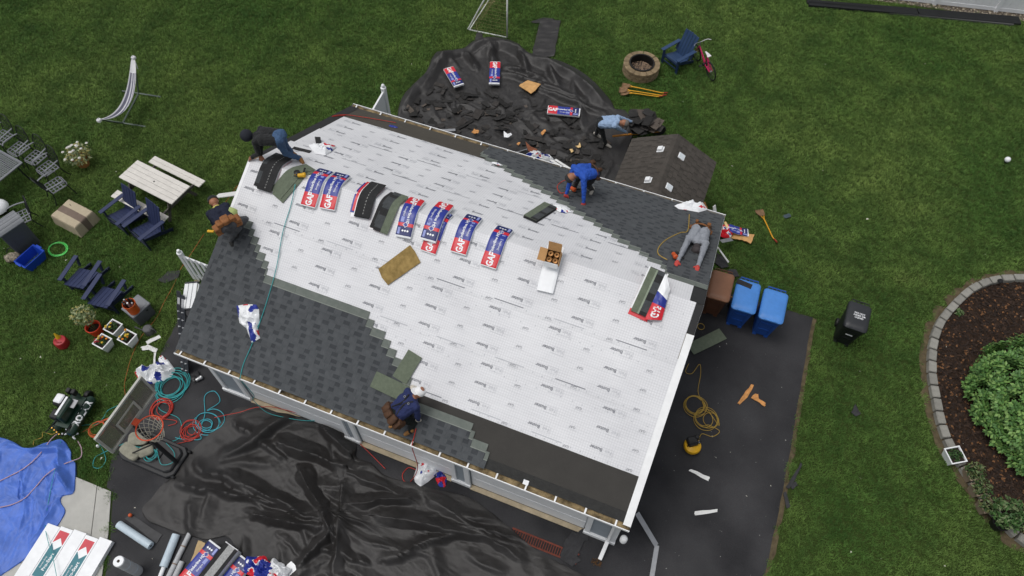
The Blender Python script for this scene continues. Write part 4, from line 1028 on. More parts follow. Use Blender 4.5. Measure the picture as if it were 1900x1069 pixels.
# watering can
p = at(280, 618); t = thing('watering_can', 'dark grey watering can lying by the planters', 'watering can', p, head(at(258, 612), at(290, 615)))
WC = mat('grey_plastic', '#5a5a5c', .55, .1, 8)
MB().lathe([(.0, 0), (.11, 0), (.12, .02), (.115, .24), (.09, .26), (.0, .262)], 18, 0, xf=MX.Translation((0, 0, 0)), cap=False).build('body', WC, t, world=False, smooth=35)
MB().tube([(-.10, 0, .05), (-.24, .01, .16), (-.34, .02, .22)], [.022, .014, .02], 8).build('spout', WC, t, world=False)
MB().tube(spline([(.10, 0, .05), (.20, -.02, .12), (.18, -.02, .26), (.05, 0, .27)], 5), .012, 6).build('handle', WC, t, world=False)
# white trim scraps near the planters
PL = mat('white_trim_scrap', '#dededc', .6, .08, 8)
flat_scrap('trim_scrap', 'short white trim offcut beside the watering can', [(270, 634), (296, 621), (299, 627), (274, 638)], PL, z=.04)
flat_scrap('trim_scrap', 'bent white trim offcut at the edge of the driveway', [(261, 645), (274, 639), (293, 648), (289, 655), (276, 650), (264, 650)], PL, z=.04)
flat_scrap('trim_scrap', 'thin white strip at the edge of the driveway above the plastic pile', [(286, 654), (290, 655), (288, 676), (284, 676)], PL, z=.04)
# ladder
AL = mat('aluminium', '#9a9c9f', .4, .12, 10, metal=.5); AL_D = mat('dark_rail', '#3b3d42', .5, .12, 10)
l0, l1 = at(344, 693), V((-.86, -2.82, 2.0)); sx_ = V((.21, 0, 0))
t = thing('ladder', 'aluminium extension ladder leaning at the corner of the garage', 'ladder', l0)
rg = V((-.22, .30, 0))                                   # the rungs run away from the driveway
for s, q in ((-1, 0), (1, .12)):
    for e in (0, 1): MB().bar(l0+V((s*.055, 0, 0))+rg*e, l0.lerp(l1, 1-q*.3)+V((s*.055, 0, 0))+rg*e, .098, .03, upv=(0, 1, 0)).build('rail', AL_D, t)
    for k in range(9):
        c = l0.lerp(l1, (k+.6)/9.4)+V((s*.055, 0, 0)); MB().bar(c+V((0, -.028, 0)), c+rg, .055, .03).build('rung', AL, t)
# white slatted stand behind the ladder
t = thing('slatted_stand', 'white slatted stand with dark metal ends behind the ladder', 'stand', (-1.0, -2.5, 0))
A, B = V((-1.22, -2.22, 1.82)), V((-.90, -2.83, 1.82)); dv_ = (B-A).normalized(); nn_ = V((-dv_.y, dv_.x, 0)); nn_ = nn_ if nn_.x > 0 else -nn_
for k in range(3): MB().bar(A+nn_*(.045+.10*k-.02), B+nn_*(.045+.10*k-.02), .085, .03).build('top_slat', white, t)
for k in range(6): MB().bar(A+nn_*.285-V((0, 0, .16+.29*k)), B+nn_*.285-V((0, 0, .16+.29*k)), .025, .27, upv=(0, 0, 1)).build('side_slat', white, t)
for e in (A-dv_*.02, B+dv_*.02):
    for q in (.0, .27): MB().bar(e+nn_*q+V((0, 0, .02)), V((e.x, e.y, 0))+nn_*q, .03, .03).build('leg', AL_D, t)
    MB().bar(e+V((0, 0, .005)), e+nn_*.3+V((0, 0, .005)), .03, .05).build('end_rail', AL_D, t)
# picket fence beside the garage
def picket_fence(label, a, b, h, n, capend=True):
    a, b = V(a), V(b); t = thing('picket_fence', label, 'fence', a); d = (b-a).normalized()
    t_ = MB().box((0, 0, h/2), (.11, .11, h), xf=MX.Translation(a)).build('post', white, t, bevel=.006)
    MB().lathe([(.075, 0), (.075, .02), (.05, .035), (.035, .05), (.05, .085), (.035, .12), (0, .13)], 12, 0, a+V((0, 0, h))).build('post_cap', white, t, smooth=50)
    for z in (.18, h-.16): MB().bar(a+V((0, 0, z)), b+V((0, 0, z)), .05, .08, upv=(0, 0, 1)).build('rail', white, t)
    for k in range(n):
        p = a.lerp(b, (k+.8)/n); MB().prism([(-.04, 0), (.04, 0), (.04, h-.12), (0, h-.06), (-.04, h-.12)], -.012, .012, xf=MX.Translation(p+V((0, -.04, .06))) @ MX.Rotation(R(90), 4, 'X')).build('picket', white, t)
    return t
picket_fence('white vinyl picket fence running to the side of the garage', at(364, 517), V((.02, at(364, 517).y-.05, 0)), 1.18, 14)
flat_scrap('concrete_pad', 'small beige paving stone by the picket fence', [(362, 517), (372, 518), (366, 540), (358, 538)], mat('beige_stone', '#8d8266', .9, .2, 9, .3), 'paving stone', z=.03, curl=.0)
# white privacy fence post and panel behind the garage
pa = at(711, 162, 1.78); pa = V((pa.x, pa.y, 0)); t = thing('privacy_fence', 'white vinyl privacy fence panel with ball-topped post behind the garage', 'fence', pa)
MB().box((0, 0, .87), (.12, .12, 1.74), xf=MX.Translation(pa)).build('post', white, t, bevel=.006)
MB().lathe([(.08, 0), (.08, .03), (.04, .05), (.055, .10), (.035, .14), (0, .15)], 12, 0, pa+V((0, 0, 1.74))).build('post_cap', white, t, smooth=50)
pe = V((.16, 3.85, 0))
for k in range(9):
    a, b = pa.lerp(pe, k/9+.004), pa.lerp(pe, (k+1)/9-.004); MB().bar(a+V((0, 0, .06)), a.lerp(b, 1)+V((0, 0, .06)), .02, .01).bar((a+b)/2+V((0, 0, .05)), (a+b)/2+V((0, 0, 1.58)), (b-a).length, .022, upv=(1, 0, 0)).build('board', white, t)
for z in (.12, 1.60): MB().bar(pa+V((0, 0, z)), pe+V((0, 0, z)), .05, .12, upv=(0, 0, 1)).build('rail', white, t)

o = MB().bar(at(402, 364, 2.6), at(440, 359, 3.4), .16, .02).build('trim_strip', PL); tag(o, 'white trim board sticking out past the left rake by the roofer with the tool belt', 'trim strip')
# ================================================================== tarps
import numpy as np
TARP_K = mat('black_woven_tarp', '#272524', .48, .2, 3, .3, 160, spec=.55); TARP_B = mat('blue_poly_tarp', '#4a6fc4', .5, .22, 2.5, .15, 90, spec=.45)
LAWN_HOLES = []
def snoise(x, y, s, seed):
    return np.array([NZ.noise(V((a*s, b*s, seed))) for a, b in zip(x, y)])
def tarp(name, label, pxs, m, ctr, folds, seed, nr=70, nt=300, base=.02, crease=.018, cat='tarp', rim=None):
    ring = spline([at(*p) for p in pxs], 6, closed=True); c = at(*ctr); r_ = random.Random(seed)
    # boundary resampled by arc length
    P = np.array([[p.x, p.y] for p in ring]); d = np.r_[0, np.cumsum(np.linalg.norm(np.diff(np.vstack([P, P[:1]]), axis=0), axis=1))]
    q = np.linspace(0, d[-1], nt, endpoint=False); Pc = np.vstack([P, P[:1]]); bx_ = np.interp(q, d, Pc[:, 0]); by_ = np.interp(q, d, Pc[:, 1])
    bx_ += .02*snoise(bx_, by_, 4, seed); by_ += .02*snoise(by_, bx_, 4, seed+1)
    f = (np.linspace(0, 1, nr+1)**.8)[:, None]; X = c.x+f*(bx_[None]-c.x); Y = c.y+f*(by_[None]-c.y)
    x, y = X.ravel(), Y.ravel()
    wx = x+.10*snoise(x, y, 1.6, seed+2)+.03*snoise(x, y, 5, seed+3); wy = y+.10*snoise(y, x, 1.6, seed+4)+.03*snoise(y, x, 5, seed+5)
    Z = np.zeros_like(x)
    for (a, b, h, wd) in folds:
        a, b = np.array(a), np.array(b); ab = b-a; L2 = (ab**2).sum()+1e-9
        t = ((wx-a[0])*ab[0]+(wy-a[1])*ab[1])/L2; tc = np.clip(t, 0, 1)
        dist = np.hypot(wx-a[0]-tc*ab[0], wy-a[1]-tc*ab[1])
        side = np.sign((wx-a[0])*ab[1]-(wy-a[1])*ab[0]); w2 = wd*np.where(side > 0, .55, 1.25)
        prof = np.clip(1-dist/w2, 0, 1); Z = np.maximum(Z, 1.45*h*(prof**1.15)*(.35+.65*np.sin(np.pi*np.clip(tc, .04, .96))**.6)) + .22*h*prof
    Z += crease*(1-2*np.abs(snoise(wx, wy, 2.2, seed+6)))*1.0+crease*.5*(1-2*np.abs(snoise(wx, wy, 5.5, seed+7)))+.006*snoise(x, y, 14, seed+8)
    edge = np.clip((1-f)*9, 0, 1)**.7; Z = np.maximum(.004, Z.reshape(X.shape)*(.15+.85*edge)+crease)+base
    if rim is not None:
        Z += rim(X, Y, f)
    mb = MB(); mb.v = [V((a, b, z)) for a, b, z in zip(X.ravel(), Y.ravel(), Z.ravel())]
    for i in range(nr):
        for k in range(nt):
            a, b = i*nt+k, i*nt+(k+1) % nt
            mb.f.append((a, a+nt, b+nt, b)); mb.m.append(0)
    # hem folded under
    o = len(mb.v); mb.v += [V((a, b, 0.004)) for a, b in zip(X[-1], Y[-1])]
    for k in range(nt): mb.f.append((nr*nt+k, o+k, o+(k+1) % nt, nr*nt+(k+1) % nt)); mb.m.append(0)
    ob = mb.build(name, m, smooth=75); tag(ob, label, cat); LAWN_HOLES.append([(p.x, p.y) for p in ring])
    return ob
def PX(a, b): p, q = at(*a), at(*b); return (p.x, p.y), (q.x, q.y)
def rand_folds(pxs, n, seed, h=(.02, .07), L=(.4, 1.6), ang=None, wd=(.08, .22)):
    ring = [(at(*p).x, at(*p).y) for p in pxs]; r_ = random.Random(seed); out = []
    x0, x1, y0, y1 = min(p[0] for p in ring), max(p[0] for p in ring), min(p[1] for p in ring), max(p[1] for p in ring)
    while len(out) < n:
        x, y = r_.uniform(x0, x1), r_.uniform(y0, y1)
        if not inpoly(x, y, ring): continue
        a = r_.gauss(ang[0], ang[1]) if ang else r_.random()*3.14; l_ = r_.uniform(*L)
        out.append(((x, y), (x+math.cos(a)*l_, y+math.sin(a)*l_), r_.uniform(*h), r_.uniform(*wd)))
    return out
FT = [(265, 945), (282, 925), (298, 905), (328, 880), (350, 845), (400, 797), (425, 770), (450, 757), (520, 767), (600, 785), (642, 800), (662, 830), (660, 850), (690, 862), (720, 885), (790, 905), (870, 925), (940, 975), (1000, 1025), (1090, 1072), (1150, 1110), (1120, 1210), (800, 1230), (560, 1180), (480, 1110), (450, 1045), (432, 1005), (410, 992), (385, 1003), (340, 992), (300, 978), (274, 966)]
ff = rand_folds(FT, 46, 5, (.03, .10), (.7, 2.2), (-.15, .5), (.12, .3))+rand_folds(FT, 24, 6, (.02, .05), (.3, .9))
for a, b, h, w_ in [((370, 870), (640, 990), .10, .22), ((330, 900), (560, 950), .08, .2), ((430, 850), (540, 780), .12, .25), ((520, 830), (640, 870), .12, .22), ((600, 800), (650, 850), .14, .2), ((560, 880), (620, 1000), .14, .2), ((640, 900), (620, 1069), .10, .2), ((470, 960), (610, 985), .12, .2), ((560, 1060), (640, 960), .12, .2), ((700, 960), (900, 1000), .10, .25), ((720, 1040), (860, 985), .10, .2), ((650, 940), (760, 930), .10, .2), ((440, 790), (520, 850), .07, .15), ((800, 930), (960, 1040), .07, .2)]:
    ff.append((*PX(a, b), h*1.5, w_*1.1))
tarp('tarp', 'large wrinkled black tarp spread over the driveway along the garage doors', FT, TARP_K, (610, 950), ff, 21, base=.022, nr=90, nt=420)
BT_ = [(-90, 800), (0, 813), (30, 824), (55, 834), (95, 821), (118, 818), (131, 834), (134, 853), (142, 862), (141, 890), (139, 915), (118, 922), (115, 932), (122, 946), (120, 960), (100, 988), (85, 1005), (50, 1037), (8, 1066), (-60, 1110), (-150, 1000)]
bf = rand_folds(BT_, 60, 8, (.01, .04), (.4, 1.6), (-.95, .35), (.05, .14))+rand_folds(BT_, 30, 9, (.01, .03), (.2, .6))
for a, b, h, w_ in [((20, 830), (120, 835), .10, .16), ((105, 860), (130, 910), .12, .12), ((110, 830), (118, 880), .1, .12), ((112, 930), (60, 1010), .06, .1), ((60, 860), (30, 930), .03, .1)]: bf.append((*PX(a, b), h, w_))
tarp('tarp', 'crumpled bright blue tarp lying over the concrete path', BT_, TARP_B, (40, 930), bf, 31, base=.045, crease=.012)
KT = [(738, 216), (745, 187), (762, 165), (790, 138), (806, 104), (818, 97), (838, 97), (862, 92), (878, 79), (905, 71), (940, 75), (962, 84), (985, 102), (1040, 116), (1088, 142), (1128, 183), (1142, 205), (1160, 208), (1175, 240), (1160, 290), (1140, 360), (1100, 372), (1000, 340), (860, 300), (735, 250)]
kf = rand_folds(KT, 40, 15, (.02, .06), (.3, 1.0), None, (.08, .2))
rimpts = [(752, 200), (800, 120), (870, 95), (920, 82), (985, 112), (1060, 145), (1120, 195)]
for a, b in zip(rimpts, rimpts[1:]): kf.append((*PX(a, b), .17, .42))
for a, b, h in [((860, 105), (880, 130), .3), ((905, 80), (915, 125), .3), ((960, 95), (975, 140), .3), ((1010, 115), (1030, 160), .28), ((930, 140), (1080, 190), .20), ((1000, 170), (1110, 215), .2), ((830, 105), (780, 170), .25), ((1060, 150), (1080, 240), .16), ((940, 130), (1000, 150), .22), ((925, 85), (890, 100), .25)]: kf.append((*PX(a, b), h*.55, .2))
tarp('tarp', 'black tarp behind the garage heaped with torn-off shingles', KT, TARP_K, (930, 215), kf, 41, base=.03, nr=80, nt=340)
# strip of black underlayment running off the back tarp
def strip_px(name, label, a0, a1, b0, b1, m, cat, seed=3, z=.05):
    A0, A1, B0, B1 = [at(*p) for p in (a0, a1, b0, b1)]
    mb = MB(); mb.slab(lambda u, v, w_: A0.lerp(B0, u).lerp(A1.lerp(B1, u), v)+V((.03*NZ.noise(V((u*5, 1, seed))), .02*NZ.noise(V((v*5, 3, seed))), z+w_+.05*max(0, NZ.noise(V((u*14, v*1.2, seed))))+.03*NZ.noise(V((u*6, v*3, seed+1))))), 46, 12, .006)
    o = mb.build(name, m, smooth=60); tag(o, label, cat); LAWN_HOLES.append([tuple(p.xy) for p in (A0, A1, B1, B0)]); return o
strip_px('felt_strip', 'long strip of black roofing felt lying out from the back tarp across the lawn', (1002, 40), (1040, 40), (985, 112), (1028, 106), TARP_K, 'felt strip')
flat_scrap('felt_scrap', 'black felt scrap at the far end of the felt strip', [(985, 40), (1008, 33), (1030, 36), (1012, 43), (988, 43)], TARP_K, z=.04)
flat_scrap('felt_scrap', 'black felt scrap at the foot of the soccer goal', [(881, 72), (886, 60), (894, 62), (897, 72), (888, 78)], TARP_K, z=.06)
# torn-off shingles on the tarp
DEB = [mat('old_shingle_a', '#302f2e', .95, .25, 9, .6, 90), mat('old_shingle_b', '#262524', .95, .3, 8, .5, 90), mat('old_shingle_c', '#3a3735', .95, .3, 8, .5, 90), mat('torn_edge', '#59514a', .95, .3, 8, .5, 90), SPLINT]
def debris(pxs, n, seed, size=(.12, .52), zmax=.10):
    ring = [(at(*p).x, at(*p).y) for p in pxs]; r_ = random.Random(seed); mb = MB()
    x0, x1, y0, y1 = min(p[0] for p in ring), max(p[0] for p in ring), min(p[1] for p in ring), max(p[1] for p in ring); k = 0
    while k < n:
        x, y = r_.uniform(x0, x1), r_.uniform(y0, y1)
        if not inpoly(x, y, ring): continue
        k += 1; a = r_.uniform(*size)*(1 if r_.random() < .85 else 1.5); b = r_.uniform(.07, .26); m = r_.choices(range(5), (40, 30, 18, 9, 1.6))[0]
        if m == 4: a, b = a*.5, b*.4
        X = TR((x, y, .05+zmax*r_.random()**1.5), r_.random()*6.28) @ MX.Rotation(r_.gauss(0, .12), 4, 'X') @ MX.Rotation(r_.gauss(0, .12), 4, 'Y')
        pts = [(-a*.5*r_.uniform(.7, 1.1), -b*.5), (-a*.1, -b*.5*r_.uniform(.6, 1.2)), (a*.5*r_.uniform(.7, 1.1), -b*.5*r_.uniform(.5, 1)), (a*.5*r_.uniform(.6, 1.1), b*.5*r_.uniform(.4, 1)), (a*.1, b*.5*r_.uniform(.7, 1.2)), (-a*.5*r_.uniform(.7, 1), b*.5)]
        mb.prism(pts, 0, .007, m, X)
    return mb
DBP = [(748, 210), (770, 175), (800, 160), (880, 160), (960, 185), (1030, 215), (1090, 235), (1130, 270), (1125, 330), (1080, 345), (1000, 335), (860, 295), (740, 245)]
o = debris(DBP, 270, 77).build('shingle_debris', DEB); tag(o, 'heap of torn-off old dark shingles and splinters on the back tarp', 'debris', kind='stuff')
# larger debris one can pick out
def wood_scrap(label, pxs, m=SPLINT, z=.2, th=.02, name='wood_scrap', cat='wood scrap', curl=.02): return flat_scrap(name, label, pxs, m, cat, z=z, th=th, curl=curl)
wood_scrap('square broken piece of tan plywood on the back tarp', [(963, 160), (974, 152), (982, 147), (1005, 154), (986, 174)], OSB, .18, name='plywood_piece', cat='plywood')
wood_scrap('pale splintered wood scrap on the debris nearest the privacy fence', [(875, 245), (880, 239), (889, 243), (887, 247), (879, 248)], z=.24)
wood_scrap('reddish split board end lying in the debris above the back gutter', [(975, 263), (985, 272), (997, 278), (992, 284), (981, 281)], mat('split_red_wood', '#7a4a33', .9, .3, 12), z=.2)
wood_scrap('pale forked wood splinter in the debris beside the wheelbarrow man', [(1067, 271), (1073, 270), (1076, 264), (1078, 272), (1074, 275)], mat('pale_wood', '#d9b983', .85, .2, 12), z=.2)
wood_scrap('small pale wood chip in the debris below the forked splinter', [(1057, 277), (1063, 276), (1064, 281), (1060, 283)], mat('pale_wood', '#d9b983'), z=.2)
wood_scrap('orange-brown wood chip in the middle of the debris', [(1003, 247), (1010, 240), (1013, 243), (1006, 251)], z=.2)
flat_scrap('plastic_scrap', 'curled white plastic scrap in the middle of the debris', [(935, 245), (940, 250), (948, 247), (950, 251), (941, 257), (935, 254)], W_WHITE, z=.22, curl=.08)
for a, b, lb in (((808, 243), (845, 241), 'grey metal flashing strip lying by the back gutter'), ((950, 285), (980, 276), 'thin bent metal strip in the debris')):
    o = MB().bar(at(*a, .16), at(*b, .18), .10 if a[0] < 900 else .02, .006).build('flashing_strip', AL); tag(o, lb, 'metal strip')
crumple('torn_wrapper', 'white and blue wrapper bunched behind the back gutter', gm(1003, 296, .35), .95, .28, .3, 23, (.2, 0))
for k, (a, b) in enumerate((((1022, 297), (1062, 322)), ((1030, 296), (1068, 320)))):
    o = MB().bar(at(*a, .6), at(*b, .9), .07, .012).build('trim_strip', PL); tag(o, ('pale trim strip leaning behind the back gutter, the one nearer the wrapper', 'pale trim strip leaning behind the back gutter, nearer the tarp')[k], 'trim strip')
# bundles on the back tarp
for lb, a, b in (('wrapped shingle bundle lying askew on the back tarp, nearest the privacy fence', (832, 128), (852, 161)), ('wrapped shingle bundle standing endwise to the goal on the back tarp', (919, 117), (917, 158)), ('wrapped shingle bundle on the back tarp close to the man at the wheelbarrow', (1016, 205), (1076, 211))):
    p, q = at(*a, .2), at(*b, .2); m = MX.Translation(p) @ MX.Rotation(head(p, q), 4, 'Z'); L_ = (q-p).length
    k_ = L_/1.0
    bundle('shingle_bundle', lb, lambda a_, b_, w_, k_=k_: V((a_*k_, -b_, w_)), None, mw=m, seed=40, th=.07)
# ================================================================== driveway gear
# basketball hoop
HB = mat('black_hoop_plastic', '#27282a', .5, .12, 6, .1, 60); HG = mat('grey_hoop_frame', '#b3b3ab', .5, .08, 8); RIM = mat('orange_rim', '#d2502c', .45, .1, 8); NET = mat('net_cord', '#c9c4b4', .8, .1, 8)
ACR = bpy.data.materials.new('smoked_acrylic'); ACR.use_nodes = True; _b = ACR.node_tree.nodes['Principled BSDF']; _b.inputs['Base Color'].default_value = (.24, .23, .19, 1); _b.inputs['Alpha'].default_value = .6; _b.inputs['Roughness'].default_value = .25
t = thing('basketball_hoop', 'portable basketball hoop with orange rim and black base on the driveway', 'basketball hoop', (-.45, -5.65, 0))
base = [(-1.18, -5.98), (-1.02, -6.06), (.16, -6.06), (.30, -5.94), (.30, -5.40), (.16, -5.28), (-1.02, -5.26), (-1.18, -5.34)]
MB().prism([(x, y) for x, y in base], .012, .12).build('base', HB, t, bevel=.02)
MB().prism([(.1+(x-.1)*.82-.05, -5.66+(y+5.66)*.80) for x, y in base], .115, .19).build('base_top', HB, t, bevel=.03)
MB().prism([(-.35+(x+.44)*.30-.05, -5.66+(y+5.66)*.34) for x, y in base], .19, .215).build('fill_panel', HB, t, bevel=.02)
for y in (-5.98, -5.34): MB().lathe([(.05, -.03), (.06, 0), (.05, .03)], 12, 0, xf=MX.Translation((.30, y, .08)) @ MX.Rotation(R(90), 4, 'X')).build('wheel', G_BLK, t)
MB().tube([(.18, -5.66, .15), (.14, -5.66, 1.4), (.10, -5.66, 2.55)], .05, 10).build('pole', HB, t, smooth=40)
for s in (-1, 1):
    MB().bar((.12, -5.66+s*.07, 2.35), (.25, -5.66+s*.14, 2.75), .025, .05).build('support_arm', HB, t); MB().bar((-.9, -5.66+s*.25, .15), (.12, -5.66+s*.05, 1.3), .025, .025).build('base_brace', HB, t)
Y0, Y1, Z0, Z1, XB = -6.33, -4.97, 2.58, 3.28, .27
MB().box((XB, (Y0+Y1)/2, (Z0+Z1)/2), (.012, Y1-Y0-.05, Z1-Z0-.05)).build('backboard_panel', ACR, t)
for c, s in (((XB, (Y0+Y1)/2, Z0), (.045, Y1-Y0+.045, .05)), ((XB, (Y0+Y1)/2, Z1), (.045, Y1-Y0+.045, .05)), ((XB, Y0, (Z0+Z1)/2), (.043, .05, Z1-Z0-.05)), ((XB, Y1, (Z0+Z1)/2), (.043, .05, Z1-Z0-.05))): MB().box(c, s).build('backboard_frame', HG, t)
for y in (-5.95, -5.36): MB().box((XB-.022, y, (Z0+Z1)/2), (.02, .045, Z1-Z0-.06)).build('rear_brace', HB, t)
for c, s in (((XB+.012, -5.655, Z0+.06), (.008, .56, .05)), ((XB+.012, -5.655, Z0+.42), (.008, .56, .05)), ((XB+.012, -5.91, Z0+.24), (.008, .05, .31)), ((XB+.012, -5.40, Z0+.24), (.008, .05, .31))): MB().box(c, s).build('target_stripe', HG, t)
RC = V((.66, -5.66, 2.62)); RR = .262
MB().tube([RC+V((RR*math.cos(k*.2094), RR*math.sin(k*.2094), 0)) for k in range(30)], .014, 8, closed=True).build('rim', RIM, t, smooth=True)
MB().box((.34, -5.66, 2.62), (.12, .14, .07)).build('rim_mount', RIM, t, bevel=.01)
nm = MB()
for k in range(12):
    for dr in (-1, 1):
        pts = []
        for j in range(6): f = j/5; rr = RR*(1-.48*f**.8); a = 2*math.pi*(k+dr*j*.5)/12; pts.append(RC+V((rr*math.cos(a), rr*math.sin(a), -.42*f)))
        nm.tube(pts, .006, 4)
nm.build('net', NET, t)['kind'] = 'stuff'
# sand bags on the base
SB = mat('sandbag', '#8d8b7c', .85, .2, 9, .3, 60)
for k, (px, py, a, b, rz, lb) in enumerate(((258, 815, .46, .32, .4, 'grey sandbag on the hoop base below the rim'), (243, 838, .52, .3, -.2, 'grey sandbag at the near edge of the hoop base'), (272, 838, .34, .26, .8, 'smaller grey sandbag tucked beside the other two on the hoop base'))):
    mb = MB(); mb.ball((0, 0, 0), 1, 24, 14)
    sp = lambda t, e: math.copysign(abs(t)**e, t)
    mb.v = [V((sp(v.x, .55)*a/2, sp(v.y, .55)*b/2, .065+sp(v.z, .6)*.065))*(1+.05*NZ.noise(v*3+V((k, 0, 0)))) for v in mb.v]
    p = at(px, py, .24); tag(mb.build('sandbag', SB, mw=TR((p.x, p.y, .205), rz), smooth=True), lb, 'sandbag', 'sandbags on the hoop base')
# compressor
GRN = mat('dark_green_tank', '#163226', .35, .12, 6, spec=.5); p = at(146, 775); hd = head(at(170, 742), at(134, 800))
t = thing('air_compressor', 'dark green wheeled air compressor with petrol engine on the lawn', 'compressor', (p.x, p.y, 0), hd)
for s, nm_ in ((-.2, 'tank'), (.2, 'tank')):
    MB().lathe([(.0, -.50), (.08, -.48), (.115, -.43), (.115, .43), (.08, .48), (0, .50)], 18, 0, xf=MX.Translation((0, s, .24)) @ MX.Rotation(R(90), 4, 'Y'), cap=False).build(nm_, GRN, t, world=False, smooth=40)
MB().box((0, 0, .37), (.80, .34, .03)).build('deck_plate', GRN, t, world=False, bevel=.008)
MB().box((.05, .03, .55), (.52, .12, .32)).build('belt_guard', GRN, t, world=False, bevel=.03)
MB().box((.02, -.035, .72), (.46, .05, .02)).build('guard_trim', W_WHITE, t, world=False)
MB().box((-.12, .12, .62), (.20, .15, .02)).build('data_plate', AL, t, world=False)
MB().box((-.12, -.20, .56), (.28, .24, .26)).build('engine', G_BLK, t, world=False, bevel=.03)
MB().box((-.13, -.20, .715), (.22, .20, .06)).build('engine_shroud', W_WHITE, t, world=False, bevel=.025)
for k in (0, 1): MB().box((-.38, -.16+k*.13, .60), (.12, .10, .16)).build('cylinder_head', G_BLK, t, world=False, bevel=.015)
MB().box((.20, -.16, .52), (.22, .2, .18)).build('pump', G_BLK, t, world=False, bevel=.02)
for s in (-1, 1): MB().tube([(.3, s*.2, .36), (.62, s*.2, .46)], .016, 6).build('handle', G_BLK, t, world=False)
MB().lathe([(.05, -.05), (.12, -.05), (.13, -.03), (.13, .03), (.12, .05), (.05, .05)], 16, 0, xf=MX.Translation((-.52, 0, .13)) @ MX.Rotation(R(90), 4, 'X')).build('wheel', G_BLK, t, world=False, smooth=40)
tx = MB(); put_text(tx, 'ROLAIR', lambda a, b: V((-.05-a, .2+.1175*math.sin(.45-b/.1175), .24+.1175*math.cos(.45-b/.1175))), 0, .15, .06, stretch=.85); tx.build('lettering', W_WHITE, t, world=False)
BRASS = mat('brass', '#a9823b', .35, .2, 20, metal=.8)
for k in range(4): MB().cyl((.47+.03*k, -.12+.08*k, .40), (.50+.03*k, -.10+.08*k, .50), .016, n=7).build('brass_fitting', BRASS, t, world=False)
p = at(131, 808, .1); t = thing('air_manifold', 'white star-shaped hose manifold beside the compressor', 'manifold', p, .4)
MB().tube([(.10*math.cos(k*.45-.6), .10*math.sin(k*.45-.6), .03) for k in range(9)], .02, 8).build('ring', W_WHITE, t, world=False, smooth=True)
for k in range(6): a = k*.72-.6; MB().cyl((.10*math.cos(a), .10*math.sin(a), .03), (.19*math.cos(a), .19*math.sin(a), .05), .016, .020, n=8).build('coupler', W_WHITE, t, world=False)
# hoses
g0 = [(252, 812), (240, 842)]
hose('air_hose', 'teal air hose in a big coil on the driveway by the plastic pile', coil_pts(at(320, 716), .34, 9, 5, wob=.42)+[at(292, 735, .03), at(297, 760, .03), at(330, 775, .03), at(337, 795, .03), at(330, 815, .03), at(300, 822, .03)], H_TEAL, .0085)
hose('air_hose', 'red air hose in a tight coil beside the backboard', coil_pts(at(301, 762), .24, 7, 6, wob=.34)+[at(324, 780, .03), at(326, 786, .03), at(312, 790, .03)], H_RED, .009)
hose('air_hose', 'red air hose in a loose tangle between the two teal coils', coil_pts(at(352, 800), .22, 6, 9, wob=.7)+[at(365, 790, .03), at(375, 805, .03), at(350, 818, .03), at(320, 825, .03)], H_RED, .0085)
hose('air_hose', 'cyan air hose in tall loops beside the black tarp', coil_pts(at(388, 785), .34, 5, 12, wob=.8, sq=.8)+[at(408, 745, .03), at(398, 726, .03), at(380, 735, .03), at(380, 770, .03), at(370, 800, .03), at(372, 815, .03), at(340, 815, .03), at(325, 812, .03)], H_CYAN, .0085)
hose('air_hose', 'teal air hose knotted over the hoop base', [at(184, 823, .03), at(192, 838, .03), at(196, 855, .03), at(186, 868, .03), at(173, 866, .03), at(176, 850, .03), at(188, 842, .03), at(230, 823, .1), at(242, 818, .3), at(246, 826, .30), at(262, 830, .3), at(290, 824, .28)]+coil_pts(at(281, 843, .28), .13, 4, 14, z0=.26, wob=.4)+[at(300, 862, .26), at(320, 858, .26), at(323, 840, .26), at(308, 822, .26)], H_TEAL, .0085)
tag(MB().lathe([(.03, 0), (.035, .05), (.02, .09)], 8, 0, at(183, 829, .02)).build('hose_fitting', W_WHITE), 'white plastic cap on the end of the teal hose on the lawn', 'hose cap')
hose('air_hose', 'teal air hose leading from the compressor under the backboard', [(150, 790), (165, 788), (180, 787), (192, 775), (200, 762), (216, 754), (235, 748)], H_TEAL, .0085)
hose('extension_cord', 'orange cord running from the lawn beside the fence down to the backboard', [(440, 345, 2.9), (405, 395, .03), (375, 440), (352, 475), (335, 500), (322, 530), (305, 560), (290, 590), (262, 625), (245, 660), (236, 690), (231, 715), (233, 735)], H_ORG, .010, 'cord')
hose('air_hose', 'orange-red hose bundle behind the backboard on the lawn', coil_pts(at(182, 797), .18, 4, 16, wob=.35)+[at(205, 775, .03), at(150, 803, .03)], mat('hose_orange', '#c2562f', .45, .1, 5), .0105)
hose('air_hose', 'yellow-orange hose from the manifold across the blue tarp to its left edge', [(108, 804), (95, 815, .1), (80, 835, .12), (62, 855, .12), (40, 872, .1), (15, 885, .1), (-10, 897, .1)], H_PINK, .012)
hose('air_hose', 'pale hose curling from the manifold across the middle of the blue tarp', [(144, 818), (151, 832), (150, 848, .06), (135, 855, .12), (110, 865, .12), (85, 882, .12), (65, 905, .1), (45, 925, .1), (20, 937, .1), (-10, 943, .1)], H_PINK, .012)
hose('air_hose', 'thin yellow hose on the grass above the blue tarp', [(62, 826), (64, 817), (78, 812), (80, 802), (95, 806), (104, 803)], H_YEL, .009)
hose('cord', 'thin teal line running down over the blue tarp onto the white packages', [(113, 818, .1), (108, 850, .12), (100, 880, .12), (92, 920, .1), (84, 970, .1), (88, 1000, .2), (98, 1035, .25), (105, 1069, .25)], H_TEAL, .006, 'cord')
